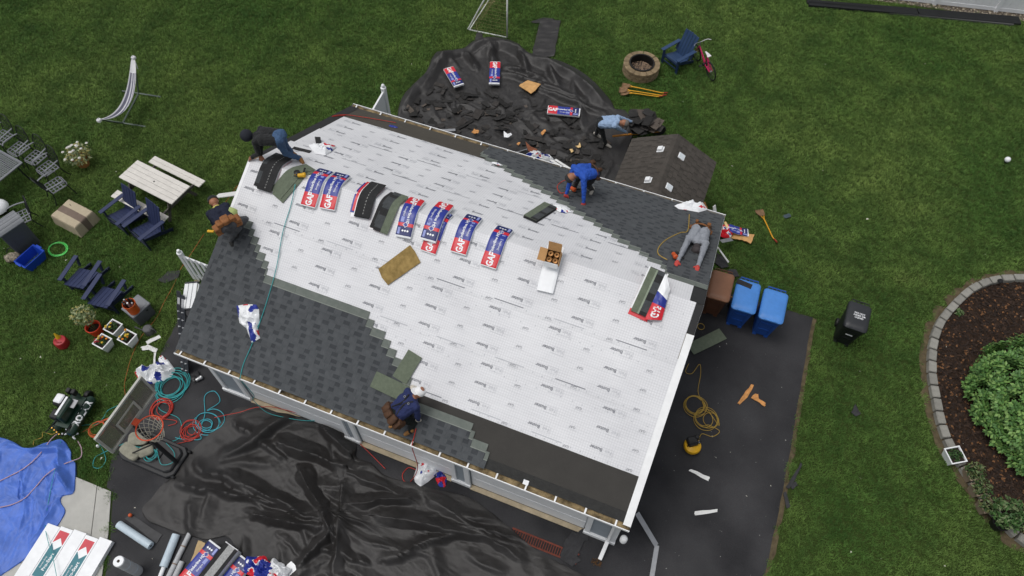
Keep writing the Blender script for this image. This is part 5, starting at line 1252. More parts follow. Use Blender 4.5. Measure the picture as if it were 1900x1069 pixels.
# hoses over the roof
def roofhose(label, pts, col, r=.011, name='air_hose'): return hose(name, label, [(lambda q: FR(q[0], q[1], .05))(ifr(*p, .05)) if p[1] > 0 and len(p) == 2 else V(p) for p in pts], col, r)
hose('air_hose', 'teal air hose running from the ridge nail gun down the front slope', [V((ifr(552, 330, .1)[0], -.25, RZ-.02))]+[(lambda q: FR(q[0], q[1], .06))(ifr(*p, .06)) for p in ((540, 380), (525, 430), (512, 500), (495, 560), (478, 610), (465, 645), (452, 675))]+[FR(*ifr(446, 700, .06), .06), V((ifr(446, 706)[0], -4.02, 2.36)), V((ifr(446, 706)[0]+.05, -4.0, 1.6)), at(470, 742, .7), at(495, 765, .2), at(530, 775, .14), at(560, 780, .14), at(584, 781, .14)], H_TEAL, .0085)
hose('air_hose', 'red air hose lying over the black tarp towards the garage doors', [(398, 775, .1), (420, 770, .16), (445, 765, .16), (470, 757, .16), (490, 755, .16), (510, 756, .16), (545, 765, .16), (590, 778, .16), (640, 800, .14), (680, 835, .06), (715, 870, .06)], H_RED, .0085)
hose('air_hose', 'thin red hose hanging over the front gutter below the kneeling roofer', [FR(*ifr(772, 795, .08), .08), FR(*ifr(768, 812, .05), .05), V((ifr(766, 826)[0], -4.02, 2.35)), V((ifr(766, 828)[0], -4.05, 1.2)), at(762, 893, .03), at(750, 893, .03), at(747, 880, .03), at(758, 868, .03), at(772, 872, .03)], H_RED, .0095)
hose('air_hose', 'thin red line lying along the dark strip at the back left corner of the roof', [BK(*ibk(*p, .03), .03) for p in ((735, 228), (690, 220), (640, 213), (616, 216), (640, 214))], H_RED, .008)
hose('air_hose', 'tan hose trailing on the back slope to the nail gun of the roofer in grey', [BK(*ibk(*p, .05), .05) for p in ((1279, 398), (1276, 428), (1262, 432), (1236, 445), (1222, 460), (1222, 472), (1238, 482))], H_YEL, .011)
hose('air_hose', 'red-brown hose on the new back shingles beside the roofer in royal blue', [BK(*ibk(*p, .05), .05) for p in ((1066, 331), (1045, 336), (1034, 346), (1040, 358), (1052, 356))], H_RED, .010)
# shingle wrappers on the driveway
crumple('wrapper_pile', 'pile of white and blue plastic wrappers between the backboard and the ladder', gm(286, 693, .03), 1.05, .50, .28, 27, (.10, .02), 'wrappers', outline=[at(*p) for p in ((250, 692), (262, 682), (285, 682), (300, 678), (312, 668), (327, 688), (318, 702), (300, 710), (282, 714), (258, 706))])
crumple('torn_wrapper', 'small red and white wrapper scrap on the driveway beside the plastic pile', gm(301, 668, .02, (297, 660)), .26, .15, .05, 29, (.0, .1), lobes=.2)
crumple('torn_wrapper', 'white wrapper lying in front of the garage door below the kneeling roofer', gm(788, 880, .03), .62, .50, .18, 33, (.0, .0), outline=[at(*p) for p in ((768, 885), (775, 862), (795, 855), (808, 862), (812, 880), (795, 895), (780, 905), (770, 895))])
crumple('torn_wrapper', 'blue and red wrapper end beside the white wrapper in front of the garage door', gm(819, 888, .02, (822, 903)), .44, .24, .09, 36, (.3, .3), lobes=.25)
# iron drain grate
ga, gb = at(948, 988, .016), at(1072, 1038, .016); RUST = mat('rusty_iron', '#6a3427', .8, .3, 12, .4, 60); hd = head(ga, gb); Lg = (gb-ga).length
t = thing('drain_grate', 'rusty red iron trench drain grate in the driveway', 'drain grate', m=MX.Translation(ga) @ MX.Rotation(hd, 4, 'Z'))
MB().box((Lg/2, 0, .002), (Lg, .20, .008)).build('trench', seal, t, world=False)
for s in (-1, 1): MB().box((Lg/2, s*.10, .010), (Lg, .035, .016)).build('frame', RUST, t, world=False)
for k in range(int(Lg/.055)): MB().box((.04+k*.055, 0, .010), (.018, .17, .012)).build('bar', RUST, t, world=False)
# shingle scraps by the drain
for pxs, lb in (([(1045, 1010), (1062, 985), (1085, 1000), (1068, 1040), (1040, 1035)], 'large torn dark shingle beside the drain grate'), ([(1070, 985), (1080, 976), (1098, 987), (1090, 1003), (1072, 1002)], 'dark shingle square near the downspout'), ([(1040, 1036), (1060, 1020), (1078, 1040), (1062, 1052)], 'dark shingle scrap lying over the end of the drain grate')):
    flat_scrap('shingle_scrap', lb, pxs, OLD, 'shingle', z=.035)
for k in range(26):
    p = at(rnd.gauss(1108, 12), rnd.gauss(1043, 6), .02); mb = MB(); leaf = MB()
o = leaf_cloud(60, at(1108, 1044, .03), (.14, .10, .03), .05, 71).build('leaf_litter', mat('dead_leaves', '#5d4226', .9, .4, 9)); tag(o, 'clump of dead leaves at the mouth of the downspout', 'leaves', kind='stuff')
# rolls and packages at the bottom
PB = mat('pale_blue_film', '#bdccd6', .45, .08, 6); GY = mat('grey_roll', '#aeb0b2', .6, .1, 10); CORE = mat('roll_core', '#3b2f24', .9)
def roll(label, a, b, r, m, cap=None, name='underlayment_roll'):
    a, b = V(a), V(b); t = thing(name, label, 'roll', (a+b)/2-V((0, 0, r)))
    d = (b-a).normalized(); L_ = (b-a).length; X = MX.Translation(a) @ d.to_track_quat('Z', 'Y').to_matrix().to_4x4()
    MB().lathe([(r*.98, 0), (r, .01), (r, L_-.01), (r*.98, L_)], 24, 0, xf=X).build('roll_body', m, t, smooth=40)
    for z in (-.002, L_+.002): MB().lathe([(r*.3, z-.001), (r*.28, z+.001)], 14, 0, xf=X).build('core', CORE, t)
    for z in (L_*.3, L_*.7): MB().lathe([(r+.001, z-.012), (r+.0025, z), (r+.001, z+.012)], 24, 0, xf=X, cap=False).build('seam_tape', cap or m, t)
    return t
roll('pale blue roll of membrane lying beside a grey board', at(220, 973, .09), at(280, 1013, .09), .085, PB)
t = roll('grey roll standing upright with a white top', at(256, 1060, .014), at(256, 1060, .014)+V((0, 0, .90)), .108, GY, PB)
MB().lathe([(.109, .86), (.111, .93), (.10, .945), (.03, .946)], 24, 0, at(256, 1060, .0), cap=False).lathe([(.03, .9455), (.012, .9458)], 10, 1, at(256, 1060, .0), cap=False).build('white_cap', [W_WHITE, CORE], t, smooth=40)
roll('long pale blue roll at the edge of the tarp', at(327, 992, .085), at(303, 1052, .085), .085, PB)
roll('long grey roll with a taped brown label lying beside the pale blue one', at(352, 990, .06), at(312, 1072, .06), .055, GY, mat('brown_label', '#7d6a5c', .7))
roll('short grey roll tucked beside the wrapped bundles', at(338, 1042, .06), at(318, 1085, .06), .06, GY)
roll('thin white roll at the bottom beside the grey one', at(305, 1050, .05), at(285, 1100, .05), .045, W_WHITE)
flat_scrap('grey_board', 'flat dark grey board under the pale blue roll', [(232, 962), (243, 954), (300, 993), (290, 1008)], mat('dark_board', '#4a4a4b', .9, .15, 8), 'board', z=.03, curl=0)
tag(MB().ball((0, 0, .04), .045, 8, 6).build('orange_cap', G_ORG, mw=TR(at(243, 957, .04))), 'small orange cap at the corner of the dark grey board', 'cap')
# white packages with teal and red print on the concrete
W_TEAL = mat('wrap_teal', '#25727f', .4, .1, 6); PK = [W_WHITE, W_TEAL, mat('wrap_coral', '#c93a48', .4, .1, 6)]
pk0 = at(147, 985, .2); hd = head(at(147, 985, .2), at(85, 1085, .2)); 
def package(label, off, printed, along=0, z=.03):
    d = V((math.cos(hd), math.sin(hd), 0)); nn = V((-d.y, d.x, 0)); p = pk0+nn*off+d*along
    t = thing('boxed_shingles', label, 'package', m=MX.Translation((p.x, p.y, z)) @ MX.Rotation(hd, 4, 'Z'), group='white printed packages on the path')
    MB().slab(lambda u, v, w_: V((u*1.35, (v-.5)*.30, w_)), 40, 6, .12, 0).build('package_body', W_WHITE, t, world=False, bevel=0)
    if printed:
        q = MB(); z1 = .1215
        q.add([(.08, -.12, z1), (.34, -.12, z1), (.34, .12, z1), (.08, .12, z1)], [(0, 1, 2, 3)], 2); q.add([(.36, -.12, z1), (1.05, -.12, z1), (1.05, .12, z1), (.36, .12, z1)], [(0, 1, 2, 3)], 1); q.add([(1.06, -.12, z1), (1.3, -.12, z1), (1.3, .12, z1), (1.06, .12, z1)], [(0, 1, 2, 3)], 2)
        q.add([(.22, 0, z1+.002), (.35, -.12, z1+.002), (.48, 0, z1+.002), (.35, .12, z1+.002)], [(0, 1, 2, 3)], 0)
        put_text(q, 'GAF', lambda a, b: V((1.18-a, -b, z1+.002)), 0, .12, .05, stretch=.75); put_text(q, 'Pro-Start', lambda a, b: V((.72-a, .03-b, z1+.002)), 0, .07, .03); put_text(q, 'Starter Strip', lambda a, b: V((.75-a, -.06-b, z1+.002)), 0, .035, .0)
        q.v = [V((v.x, v.y, v.z)) for v in q.v]; o = q.build('printed_panel', PK, t, world=False); o['kind'] = 'stuff'
    return t
for k, pr_ in enumerate((False, True, False, True, False)):
    package(('plain white package at the path edge side of the printed row', 'white package with red and teal print next to the blue tarp', 'plain white package between the two printed ones', 'white package with red and teal print farther from the blue tarp', 'plain white package on the driveway side of the row')[k], -.28+.0*k+(k-2)*.225*1.35*-1 if False else (2-k)*.31, pr_, along=(-.03, .02, 0, .03, .06)[k])
# wrapped bundles at the bottom edge
def gbundle(label, a, b, z, seed, **kw):
    p, q = at(*a, z), at(*b, z); m = MX.Translation(p) @ MX.Rotation(head(p, q), 4, 'Z'); bundle('shingle_bundle', label, lambda a_, b_, w_: V((a_, -b_, w_)), None, mw=m, seed=seed, **kw)
gbundle('wrapped shingle bundle on the driveway stack, beside the tan board', (340, 1090), (415, 1000), .20, 51, th=.18)
gbundle('wrapped shingle bundle on the driveway stack under the opened grey shingles', (396, 1118), (474, 1024), .13, 52, th=.14)
t = thing('opened_bundle', 'opened bundle of grey granule shingles on the driveway stack', 'shingles', m=gm(402, 1056, .24, (432, 1018)))
for k in range(4): MB().slab(lambda u, v, w_, k=k: V((-.55+1.05*u, (v-.5)*.33-.01*k, .14+.009*k+w_)), 10, 8, .008, (lambda u, v: 0 if .2 < v < .8 else 1) if k == 3 else 1).build('shingle', [mat('pale_granules', '#9fa09f', .9, .25, 30, .3, 120), SH_DARK], t, world=False)
MB().box((0, 0, .0), (1.04, .34, .27)).build('wrapped_base', W_WHITE, t, world=False)
flat_scrap('tan_board', 'tan board end beside the wrapped bundle on the driveway', [(355, 1040), (368, 1003), (382, 1008), (352, 1069)], mat('tan_board', '#b39b73', .85), 'board', z=.14, curl=0)
for pxs, lb, z in (([(520, 1062), (540, 1040), (556, 1060), (545, 1090), (515, 1090)], 'white package corner with red mark at the bottom edge', .16), ([(470, 1060), (490, 1046), (512, 1062), (500, 1090), (465, 1090)], 'plain white package corner beside the navy bundle', .22)):
    flat_scrap('package', lb, pxs, W_WHITE, 'package', z=z, th=.14, curl=0)
crumple('torn_wrapper', 'crumpled blue and red wrapper on top of the driveway stack', gm(478, 1052, .34), .60, .42, .14, 81, (.3, .12))
crumple('torn_wrapper', 'crumpled white wrapper beside the driveway stack', gm(512, 1062, .22), .55, .45, .20, 83, (.05, .03))
gbundle('wrapped shingle bundle at the tarp side of the driveway stack', (448, 1130), (510, 1052), .10, 55, th=.12)
# metal drip-edge offcuts on the driveway
o = MB().bar(at(1182, 952, .35), at(1218, 1012, .03), .11, .006).bar(at(1219, 1012, .03), at(1208, 1080, .03), .10, .006).build('drip_edge_offcut', AL); tag(o, 'long bent silver drip edge hanging from the roof corner to the asphalt', 'drip edge')
flat_scrap('trim_scrap', 'short white strip on the asphalt near the yellow compressor', [(1277, 873), (1281, 870), (1317, 886), (1314, 893)], PL, z=.03, curl=.01)
flat_scrap('trim_scrap', 'short white strip on the asphalt farther from the yellow compressor', [(1289, 949), (1331, 944), (1332, 951), (1289, 956)], PL, z=.03, curl=.01)
wood_scrap('long split reddish stick on the asphalt', [(1369, 748), (1378, 733), (1394, 713), (1399, 716), (1387, 737), (1373, 751)], z=.05)
wood_scrap('short forked reddish wood piece on the asphalt', [(1393, 738), (1401, 730), (1407, 732), (1406, 738), (1421, 748), (1420, 754), (1404, 744)], z=.05)
loose_shingle('olive shingle lying on the asphalt beside the garage', gm(1311, 634, .05, (1340, 620)), 1.0, .33, bend=.05)
# pancake compressor
p = at(1282, 832); t = thing('pancake_compressor', 'small yellow and black pancake air compressor on the asphalt', 'compressor', p, .6)
MB().lathe([(0, .05), (.12, .05), (.19, .10), (.205, .16), (.19, .22), (.12, .26), (0, .265)], 24, 0, cap=False).build('tank', mat('compressor_yellow', '#d6a417', .4, .1, 6), t, world=False, smooth=40)
MB().box((-.02, .05, .33), (.24, .22, .14)).build('motor_housing', G_BLK, t, world=False, bevel=.03); MB().box((.10, .10, .36), (.10, .10, .12)).build('regulator', G_BLK, t, world=False, bevel=.02)
MB().tube([(-.15, -.02, .28), (-.15, -.02, .45), (.14, -.02, .45), (.14, -.02, .28)], .013, 7).build('handle', G_BLK, t, world=False)
for k in range(3): MB().cyl((.12*math.cos(k*2.1), .12*math.sin(k*2.1), 0), (.12*math.cos(k*2.1), .12*math.sin(k*2.1), .08), .02, n=7).build('foot', G_BLK, t, world=False)
MB().lathe([(.03, 0), (.035, .02), (.03, .03)], 10, 0, (.13, .0, .33)).build('gauge', AL, t, world=False)
cpts = coil_pts(at(1290, 752), .23, 5, 21, wob=.4)+coil_pts(at(1308, 778), .27, 5, 22, wob=.4)
hose('air_hose', 'yellow air hose in two heaps of loops on the asphalt by the pancake compressor', [at(1278, 675, .03), at(1272, 690, .03), at(1284, 693, .03), at(1298, 676, .03), at(1300, 695, .03), at(1295, 725, .03)]+cpts+[at(1335, 800, .03), at(1322, 810, .03), at(1303, 805, .03), at(1297, 815, .1)], H_YEL, .0075)
hose('air_hose', 'end loop of yellow hose on the asphalt beside the olive shingle', coil_pts(at(1300, 607), .085, 1.4, 25, wob=.05), H_YEL, .0085)
# ================================================================== back yard and right side
# shed
SHB = [mat('shed_shingle_dark', (.046, .040, .034), .93, 0, 6, .5, 120, col2=(.064, .056, .048), island=.1), mat('shed_shingle', (.056, .049, .042), .93, 0, 6, .5, 120, col2=(.080, .070, .060), island=.1)]
t = thing('garden_shed', 'small brown shed with shingled gable roof, white vents and skylights', 'shed', (8.2, 5.4, 0))
_r, _l, _e = at(1258, 252, 2.3), at(1175, 258, 1.7), at(1327, 302, 1.7)
SX0, SX1, SXR, SY0, SY1, SZE, SZR = _l.x, _e.x, (_l.x+_e.x)/2, 4.08, (_r.y+_l.y+_e.y)/3, 1.7, 2.3
shw = mat('shed_wall', '#5a4e42', .85, .12, 8, .2)
YM, YL = (SY0+SY1)/2, SY1-SY0-.2
MB().box((SXR, YM, .8), (SX1-SX0-.2, YL, 1.6)).build('wall', shw, t)
MB().prism([(-(SX1-SX0)/2+.1, 1.6), ((SX1-SX0)/2-.1, 1.6), (0, 2.18)], -YL/2, YL/2, xf=MX(((1, 0, 0, SXR), (0, 0, 1, YM), (0, 1, 0, 0), (0, 0, 0, 1)))).build('gable', shw, t)
for s in (-1, 1):
    run = SXR-SX0; sl = math.hypot(run, SZR-SZE); c_, s_ = run/sl, (SZR-SZE)/sl
    # local: x along +y or -y, s up-slope
    e = V((SXR+s*run, SY0 if s > 0 else SY1, SZE)); ux = V((0, 1 if s > 0 else -1, 0)); us = V((-s*c_, 0, s_)); un = V((s*s_, 0, c_))
    M_ = MX(((ux.x, us.x, un.x, e.x), (ux.y, us.y, un.y, e.y), (ux.z, us.z, un.z, e.z), (0, 0, 0, 1)))
    LY = SY1-SY0; W0 = M_
    d_ = MB().box((LY/2, sl/2, -.02), (LY, sl, .04), xf=M_).build('roof_deck', deck, t)
    for c in range(10):
        x = -((c*.37) % .7)
        while x < LY:
            a, b = max(x, -.02), min(x+.7, LY+.02)
            if b-a > .05:
                q = MB(); ss = c*.135; q.box(((a+b)/2, ss+.10, .012), (b-a-.004, .24, .008), mi=0)
                xx = a
                r_ = random.Random(int(c*100+a*37+s*7)); 
                while xx < b: 
                    wd = r_.uniform(.08, .2); e2 = min(xx+wd, b-.002)
                    if e2-xx > .02 and ss+.13 < sl: q.box(((xx+e2)/2, ss+.045, .0185), (e2-xx, .13, .006), mi=1)
                    xx += wd+r_.uniform(.03, .08)
                if ss+.22 > sl: q.v = [V((v.x, min(v.y, sl), v.z)) for v in q.v]
                q.v = [V((v.x, v.y, v.z+.010*(1-(v.y-ss)/.24))) for v in q.v]
                W = M_; link('shingle', q.mesh('shingle', SHB), t, MWD[t.name].inverted() @ W, W)
            x += .7
    for px, py in (((1226, 278), (1203, 335)) if s < 0 else ((1264, 291), (1241, 348))):
        P_ = on_plane(px, py, e+un*.03, un); lx, ls = (P_-e).dot(ux), (P_-e).dot(us); X = M_ @ MX.Translation((lx, ls, .032))
        if s < 0:
            q = MB().box((0, 0, .01), (.19, .19, .02), xf=X).box((0, 0, .05), (.15, .15, .07), xf=X, taper=.85); q.build('roof_vent', white, t, bevel=.012)
        else:
            f_ = MB().box((0, 0, .012), (.19, .19, .03), xf=X).build('skylight_frame', white, t, bevel=.006); MB().box((0, 0, .03), (.15, .15, .008), xf=X).build('pane', mat('frosted_pane', '#cfd6da', .3, .05, 3), f_)
for k in range(int((SY1-SY0)/.222)+1):
    MB().add([(SXR+i*.11, SY0-.01+k*(SY1-SY0+.01)/(int((SY1-SY0)/.222)+1)+j*.23, SZR+.036-abs(i)*.055+.006*(j == 0)) for j in (0, 1) for i in (-1, 0, 1)], [(0, 1, 4, 3), (1, 2, 5, 4)]).build('ridge_cap', SHB[1], t)
# wheelie bins
def wheelie(label, m, col, wd=.60, dp=.90, h=1.06, plate=None):
    t = thing('wheelie_bin', label, 'bin', m=m)               # -y is the front, handle at +y
    base = mat(col[0], col[1], .5, .1, 4, .08, 40); lidm = mat(col[0]+'_lid', col[2], .45, .1, 4, .05, 40)
    a0, b0, a1, b1 = wd*.36, dp*.34, wd*.46, dp*.43
    def ring(ax, by, z, oy=0, r=.07): 
        out = []
        for sx, sy, st in ((1, -1, -90), (1, 1, 0), (-1, 1, 90), (-1, -1, 180)):
            for k in range(4): an = R(st+k*30); out.append(V((sx*(ax-r)+r*math.cos(an), oy+sy*(by-r)+r*math.sin(an), z)))
        return out
    def loft(rings, caps=True):
        mb = MB(); n = len(rings[0]); vs = sum(rings, []); fs = []
        for i in range(len(rings)-1):
            for k in range(n): fs.append((i*n+k, i*n+(k+1) % n, (i+1)*n+(k+1) % n, (i+1)*n+k))
        fs += [tuple(range(n))[::-1], tuple((len(rings)-1)*n+k for k in range(n))]; mb.add(vs, fs); return mb
    loft([ring(a0, b0, .05, .06), ring(a1, b1, h-.12, .0), ring(a1+.02, b1+.02, h-.11), ring(a1+.02, b1+.02, h-.03)]).build('body', base, t, world=False, smooth=40)
    loft([ring(wd*.5, dp*.5, h-.035, 0, .09), ring(wd*.5, dp*.5, h-.005, 0, .09), ring(wd*.46, dp*.45, h+.035, 0, .09), ring(wd*.36, dp*.36, h+.055, .02, .09)]).build('lid', lidm, t, world=False, smooth=40)
    MB().box((0, -dp*.47, h+.005), (wd*.5, .07, .04)).build('lid_lip', lidm, t, world=False, bevel=.012)
    hb = MB().tube([(-wd*.36, dp*.48, h-.02), (-wd*.36, dp*.56, h-.0), (wd*.36, dp*.56, h-.0), (wd*.36, dp*.48, h-.02)], .017, 7)
    for k in (-1, 0, 1): hb.tube([(k*wd*.17, dp*.47, h-.02), (k*wd*.17, dp*.56, h)], .012, 6)
    hb.build('handle', base, t, world=False)
    yf = lambda z: -(b0+(b1-b0)*(z-.05)/(h-.17))+.06*(1-(z-.05)/(h-.17))
    for z in (.42, .78): MB().bar((-wd*.22, yf(z)-.006, z), (wd*.22, yf(z)-.006, z), .02, .022).build('front_rib', base, t, world=False)
    for s in (-1, 1):
        MB().bar((s*wd*.24, yf(.14)-.004, .14), (s*wd*.26, yf(.80)-.004, .80), .02, .022).build('front_rib', base, t, world=False)
        MB().lathe([(.04, -.03), (.11, -.03), (.115, 0), (.11, .03), (.04, .03)], 16, 0, xf=MX.Translation((s*(wd*.36+.02), b0+.04, .115)) @ MX.Rotation(R(90), 4, 'Y')).build('wheel', G_BLK, t, world=False, smooth=40)
        MB().box((s*wd*.24, -b0+.09, .04), (.09, .10, .08)).build('foot', base, t, world=False)
    return t
def bin_m(c4, z): 
    P_ = [at(*p, z) for p in c4]; c = sum(P_, V())/4; return TR((c.x, c.y, 0), head(P_[0], P_[1])), (P_[1]-P_[0]).length, (P_[0]-P_[3]).length
b1, w1, d1 = bin_m([(1374, 518), (1416, 530), (1396, 583), (1353, 569)], 1.06); b2, w2, d2 = bin_m([(1424, 534), (1468, 547), (1448, 603), (1402, 588)], 1.06)
wheelie('blue wheeled bin with a black shingle offcut on its lid', b1, ('blue_bin', '#1f4f9e', '#4b86cf'), .60, .92)
wheelie('blue wheeled bin with a clean lid, farther from the garage', b2, ('blue_bin', '#1f4f9e', '#4b86cf'), .60, .92)
b3, w3, d3 = bin_m([(1324, 505), (1363, 516), (1350, 556), (1312, 545)], 1.04); wheelie('brown wheeled bin tucked against the garage', b3, ('brown_bin', '#5a3a2a', '#8a6148'), .58, .86, 1.04)
b4, w4, d4 = bin_m([(1580, 560), (1618, 573), (1603, 615), (1566, 603)], 1.04); t = wheelie('black wheeled bin with white lettering standing alone on the lawn', b4, ('black_bin', '#1c1e20', '#2c2e31'), .56, .80, 1.04)
tx = MB()
for k, s in enumerate(('NO HOT', 'ASHES OR', 'LIQUID')): put_text(tx, s, lambda a, b, k=k: V((.02+a, .06-.065*k+b, 1.0975)), 0, .045, .03)
tx.build('lid_lettering', W_WHITE, t, world=False)['kind'] = 'stuff'
MB().box((0, -.30, .62), (.16, .02, .022)).build('front_sticker', W_WHITE, t, world=False)
o = sheet_piece('shingle_offcut', lambda a, b, w_: V((a-.19, b, w_)), 0, [SH_DARK], .38, .14, .01, mw=b1 @ MX.Translation((-.12, .30, 1.115)) @ MX.Rotation(-.15, 4, 'Z'), nu=4, nv=2); tag(o, 'black shingle offcut lying on the lid of a blue bin', 'shingle')
o = MB().bar(b1 @ V((-.48, .25, .55)), b1 @ V((-.32, .05, .75)), .10, .02).build('wood_scrap', SPLINT); tag(o, 'wood offcut wedged between the brown and the blue bin', 'wood scrap')
flat_scrap('shingle_scrap', 'dark shingle scrap on the ground behind the bins', [(1350, 500), (1365, 500), (1372, 512), (1360, 516), (1350, 510)], OLD, 'shingle', z=.1)
flat_scrap('shingle_scrap', 'torn dark shingles on the ground by the back corner of the garage', [(1330, 470), (1345, 478), (1352, 494), (1340, 498), (1326, 488)], OLD, 'shingle', z=.1)
# fire pit
c = at(1188, 133); t = thing('fire_pit', 'round stone fire pit with metal liner and ashes', 'fire pit', (c.x, c.y, 0))
FS = mat('fire_pit_stone', '#7d6b52', .9, .3, 5, .6, 40, island=.16, col2='#978567')
for cs_ in range(3):
    nb = 16; ro, ri, z0, z1 = .585, .40, .012+cs_*.115, .012+cs_*.115+.110
    q = MB(); a0, a1 = -.192, .192; pts = [(ro*math.cos(a0+(a1-a0)*k/3), ro*math.sin(a0+(a1-a0)*k/3)) for k in range(4)]+[(ri*math.cos(a1-(a1-a0)*k/3), ri*math.sin(a1-(a1-a0)*k/3)) for k in range(4)]
    me = q.prism(pts, z0, z1).mesh('stone_block', FS, bevel=.012)
    for k in range(nb): W = MWD[t.name] @ MX.Rotation(2*math.pi*(k+.5*(cs_ % 2))/nb+rnd.gauss(0, .01), 4, 'Z'); link('stone_block', me, t, MWD[t.name].inverted() @ W, W)
MB().lathe([(.36, .02), (.395, .02), (.395, .372), (.41, .378), (.405, .388), (.365, .386), (.36, .36)], 32, 0, cap=False).build('metal_liner', mat('sooty_steel', '#1f1d1b', .7, .3, 8), t, world=False, smooth=40)
q = MB(); q.lathe([(.365, .10), (.2, .13), (0, .14)], 24, 0, cap=False); q.build('ash_bed', mat('ash', '#4a3f38', .95, .3, 20), t, world=False)
q = MB()
for k in range(160):
    a, d = rnd.random()*6.28, .34*rnd.random()**.5; r_ = rnd.uniform(.018, .04); q.ball((d*math.cos(a), d*math.sin(a), .13+.02*rnd.random()), r_, 5, 4, sc=(1, rnd.uniform(.6, 1.2), .7))
q.build('lava_rock', mat('lava_rock', '#86725f', .95, .4, 14), t, world=False)['kind'] = 'stuff'
# plastic blue chair
_n, _nd = NAVY, NAVY_D
NAVY = mat('blue_resin', '#2a4163', .5, .1, 5); NAVY_D = mat('blue_resin_edge', '#20324f', .5, .1, 5)
ac = adirondack('blue plastic slatted garden chair beside the fire pit', chair_m(1257, 104, .36, (1232, 118))); NAVY, NAVY_D = _n, _nd
# bicycle
rp, fp_ = at(1317, 146), at(1290, 110); hd = head(rp, fp_); wb = max(.92, min(1.05, (fp_-rp).length)); 
t = thing('bicycle', 'pink bicycle standing on the lawn behind the blue chair', 'bicycle', m=MX.Translation(rp) @ MX.Rotation(hd, 4, 'Z') @ MX.Rotation(R(-8), 4, 'X'))
TY = mat('tyre', '#17181a', .8); PK_ = mat('pink_frame', '#c2245f', .4, .1, 8)
for x, nm_ in ((0, 'rear_wheel'), (wb, 'front_wheel')):
    w_ = MB().tube([(x+.29*math.cos(k*.2618), 0, .31+.29*math.sin(k*.2618)) for k in range(24)], .022, 7, closed=True).build(nm_, TY, t, world=False, smooth=True)
    q = MB()
    for k in range(12): q.tube([(x, .02*(-1)**k, .31), (x+.275*math.cos(k*.5236), 0, .31+.275*math.sin(k*.5236))], .002, 3)
    q.cyl((x, -.04, .31), (x, .04, .31), .02, n=8); q.build('spokes', AL, w_, world=False)['kind'] = 'stuff'
fr_ = MB(); bb = V((.40, 0, .29)); st_ = V((.30, 0, .66)); hd_ = V((wb-.16, 0, .70))
for a, b in ((bb, st_), (bb, hd_), (bb+V((0, 0, .1)), hd_+V((0, 0, .02))), ((0, .05, .31), bb), ((0, -.05, .31), bb), ((0, .05, .31), st_), ((0, -.05, .31), st_)): fr_.tube([a, b], .018, 7)
fr_.build('frame', PK_, t, world=False, smooth=40)
MB().tube([hd_, (wb-.10, .05, .55), (wb, .05, .31)], .014, 6).tube([hd_, (wb-.10, -.05, .55), (wb, -.05, .31)], .014, 6).build('fork', PK_, t, world=False)
MB().tube(spline([(wb-.32, -.30, .95), (wb-.24, -.2, .95), (wb-.20, 0, .90), (wb-.24, .2, .95), (wb-.32, .30, .95)], 4), .012, 6).build('handlebar', AL, t, world=False)
MB().tube([hd_, (wb-.20, 0, .90)], .016, 6).build('stem', AL, t, world=False)
MB().add([(.18, -.07, .78), (.18, .07, .78), (.30, .045, .79), (.44, .02, .78), (.44, -.02, .78), (.30, -.045, .79), (.28, 0, .73)], [(0, 5, 4, 3, 2, 1), (0, 1, 6), (1, 2, 6), (2, 3, 6), (3, 4, 6), (4, 5, 6), (5, 0, 6)]).build('saddle', mat('saddle_white', '#d9d3d6', .6), t, world=False)
MB().tube([st_, (.29, 0, .75)], .013, 6).build('seat_post', AL, t, world=False)
MB().cyl((.40, -.07, .29), (.40, .07, .29), .05, n=12).box((.46, .11, .20), (.08, .08, .02)).box((.34, -.11, .38), (.08, .08, .02)).build('crank', G_BLK, t, world=False)
# tear-off shovels
SY = mat('shovel_yellow', '#d39a1e', .5, .12, 8); SR = mat('red_grip', '#8e2f20', .6, .1, 8); SBL = mat('rusty_blade', '#7d6247', .6, .35, 14, .3, 40, metal=.3)
def shovel(label, a, b, z=.05, group='shingle forks on the lawn'):
    A, B = at(*a, z), at(*b, z); L_ = (B-A).length; t = thing('tear_off_fork', label, 'shovel', m=MX.Translation(A) @ MX.Rotation(head(A, B), 4, 'Z'), group=group)
    q = MB(); q.slab(lambda u, v, w_: V((-.02+.22*u, (v-.5)*(.24-.10*u*u), .02+.05*u*u+w_)), 8, 6, .006); q.build('blade', SBL, t, world=False)
    for k in range(6): MB().prism([(-.06, (k-2.5)*.042-.016), (-.015, (k-2.5)*.042-.019), (-.015, (k-2.5)*.042+.019), (-.06, (k-2.5)*.042+.004)], .02, .026).build('tooth', SBL, t, world=False)
    MB().tube([(.16, .05, .05), (.30, .005, .05)], .013, 6).tube([(.16, -.05, .05), (.30, -.005, .05)], .013, 6).build('yoke', SY, t, world=False)
    MB().tube(spline([(.27, 0, .05), (.5, 0, .05), (L_-.22, 0, .035), (L_-.12, .02, .035)], 5), .017, 8).build('shaft', SY, t, world=False, smooth=True)
    MB().tube([(L_-.13, .02, .035), (L_, .05, .04)], .021, 8).build('grip', SR, t, world=False, smooth=True)
    return t
shovel('yellow tear-off fork on the lawn below the fire pit, farthest from the tarp', (1157, 160), (1238, 176)); shovel('yellow tear-off fork in the middle of the three below the fire pit', (1152, 168), (1236, 180), .07); shovel('yellow tear-off fork below the fire pit, closest to the wheelbarrow', (1155, 173), (1230, 182), .05)
shovel('lone yellow tear-off fork lying on the lawn behind the garage corner', (1409, 393), (1438, 452))
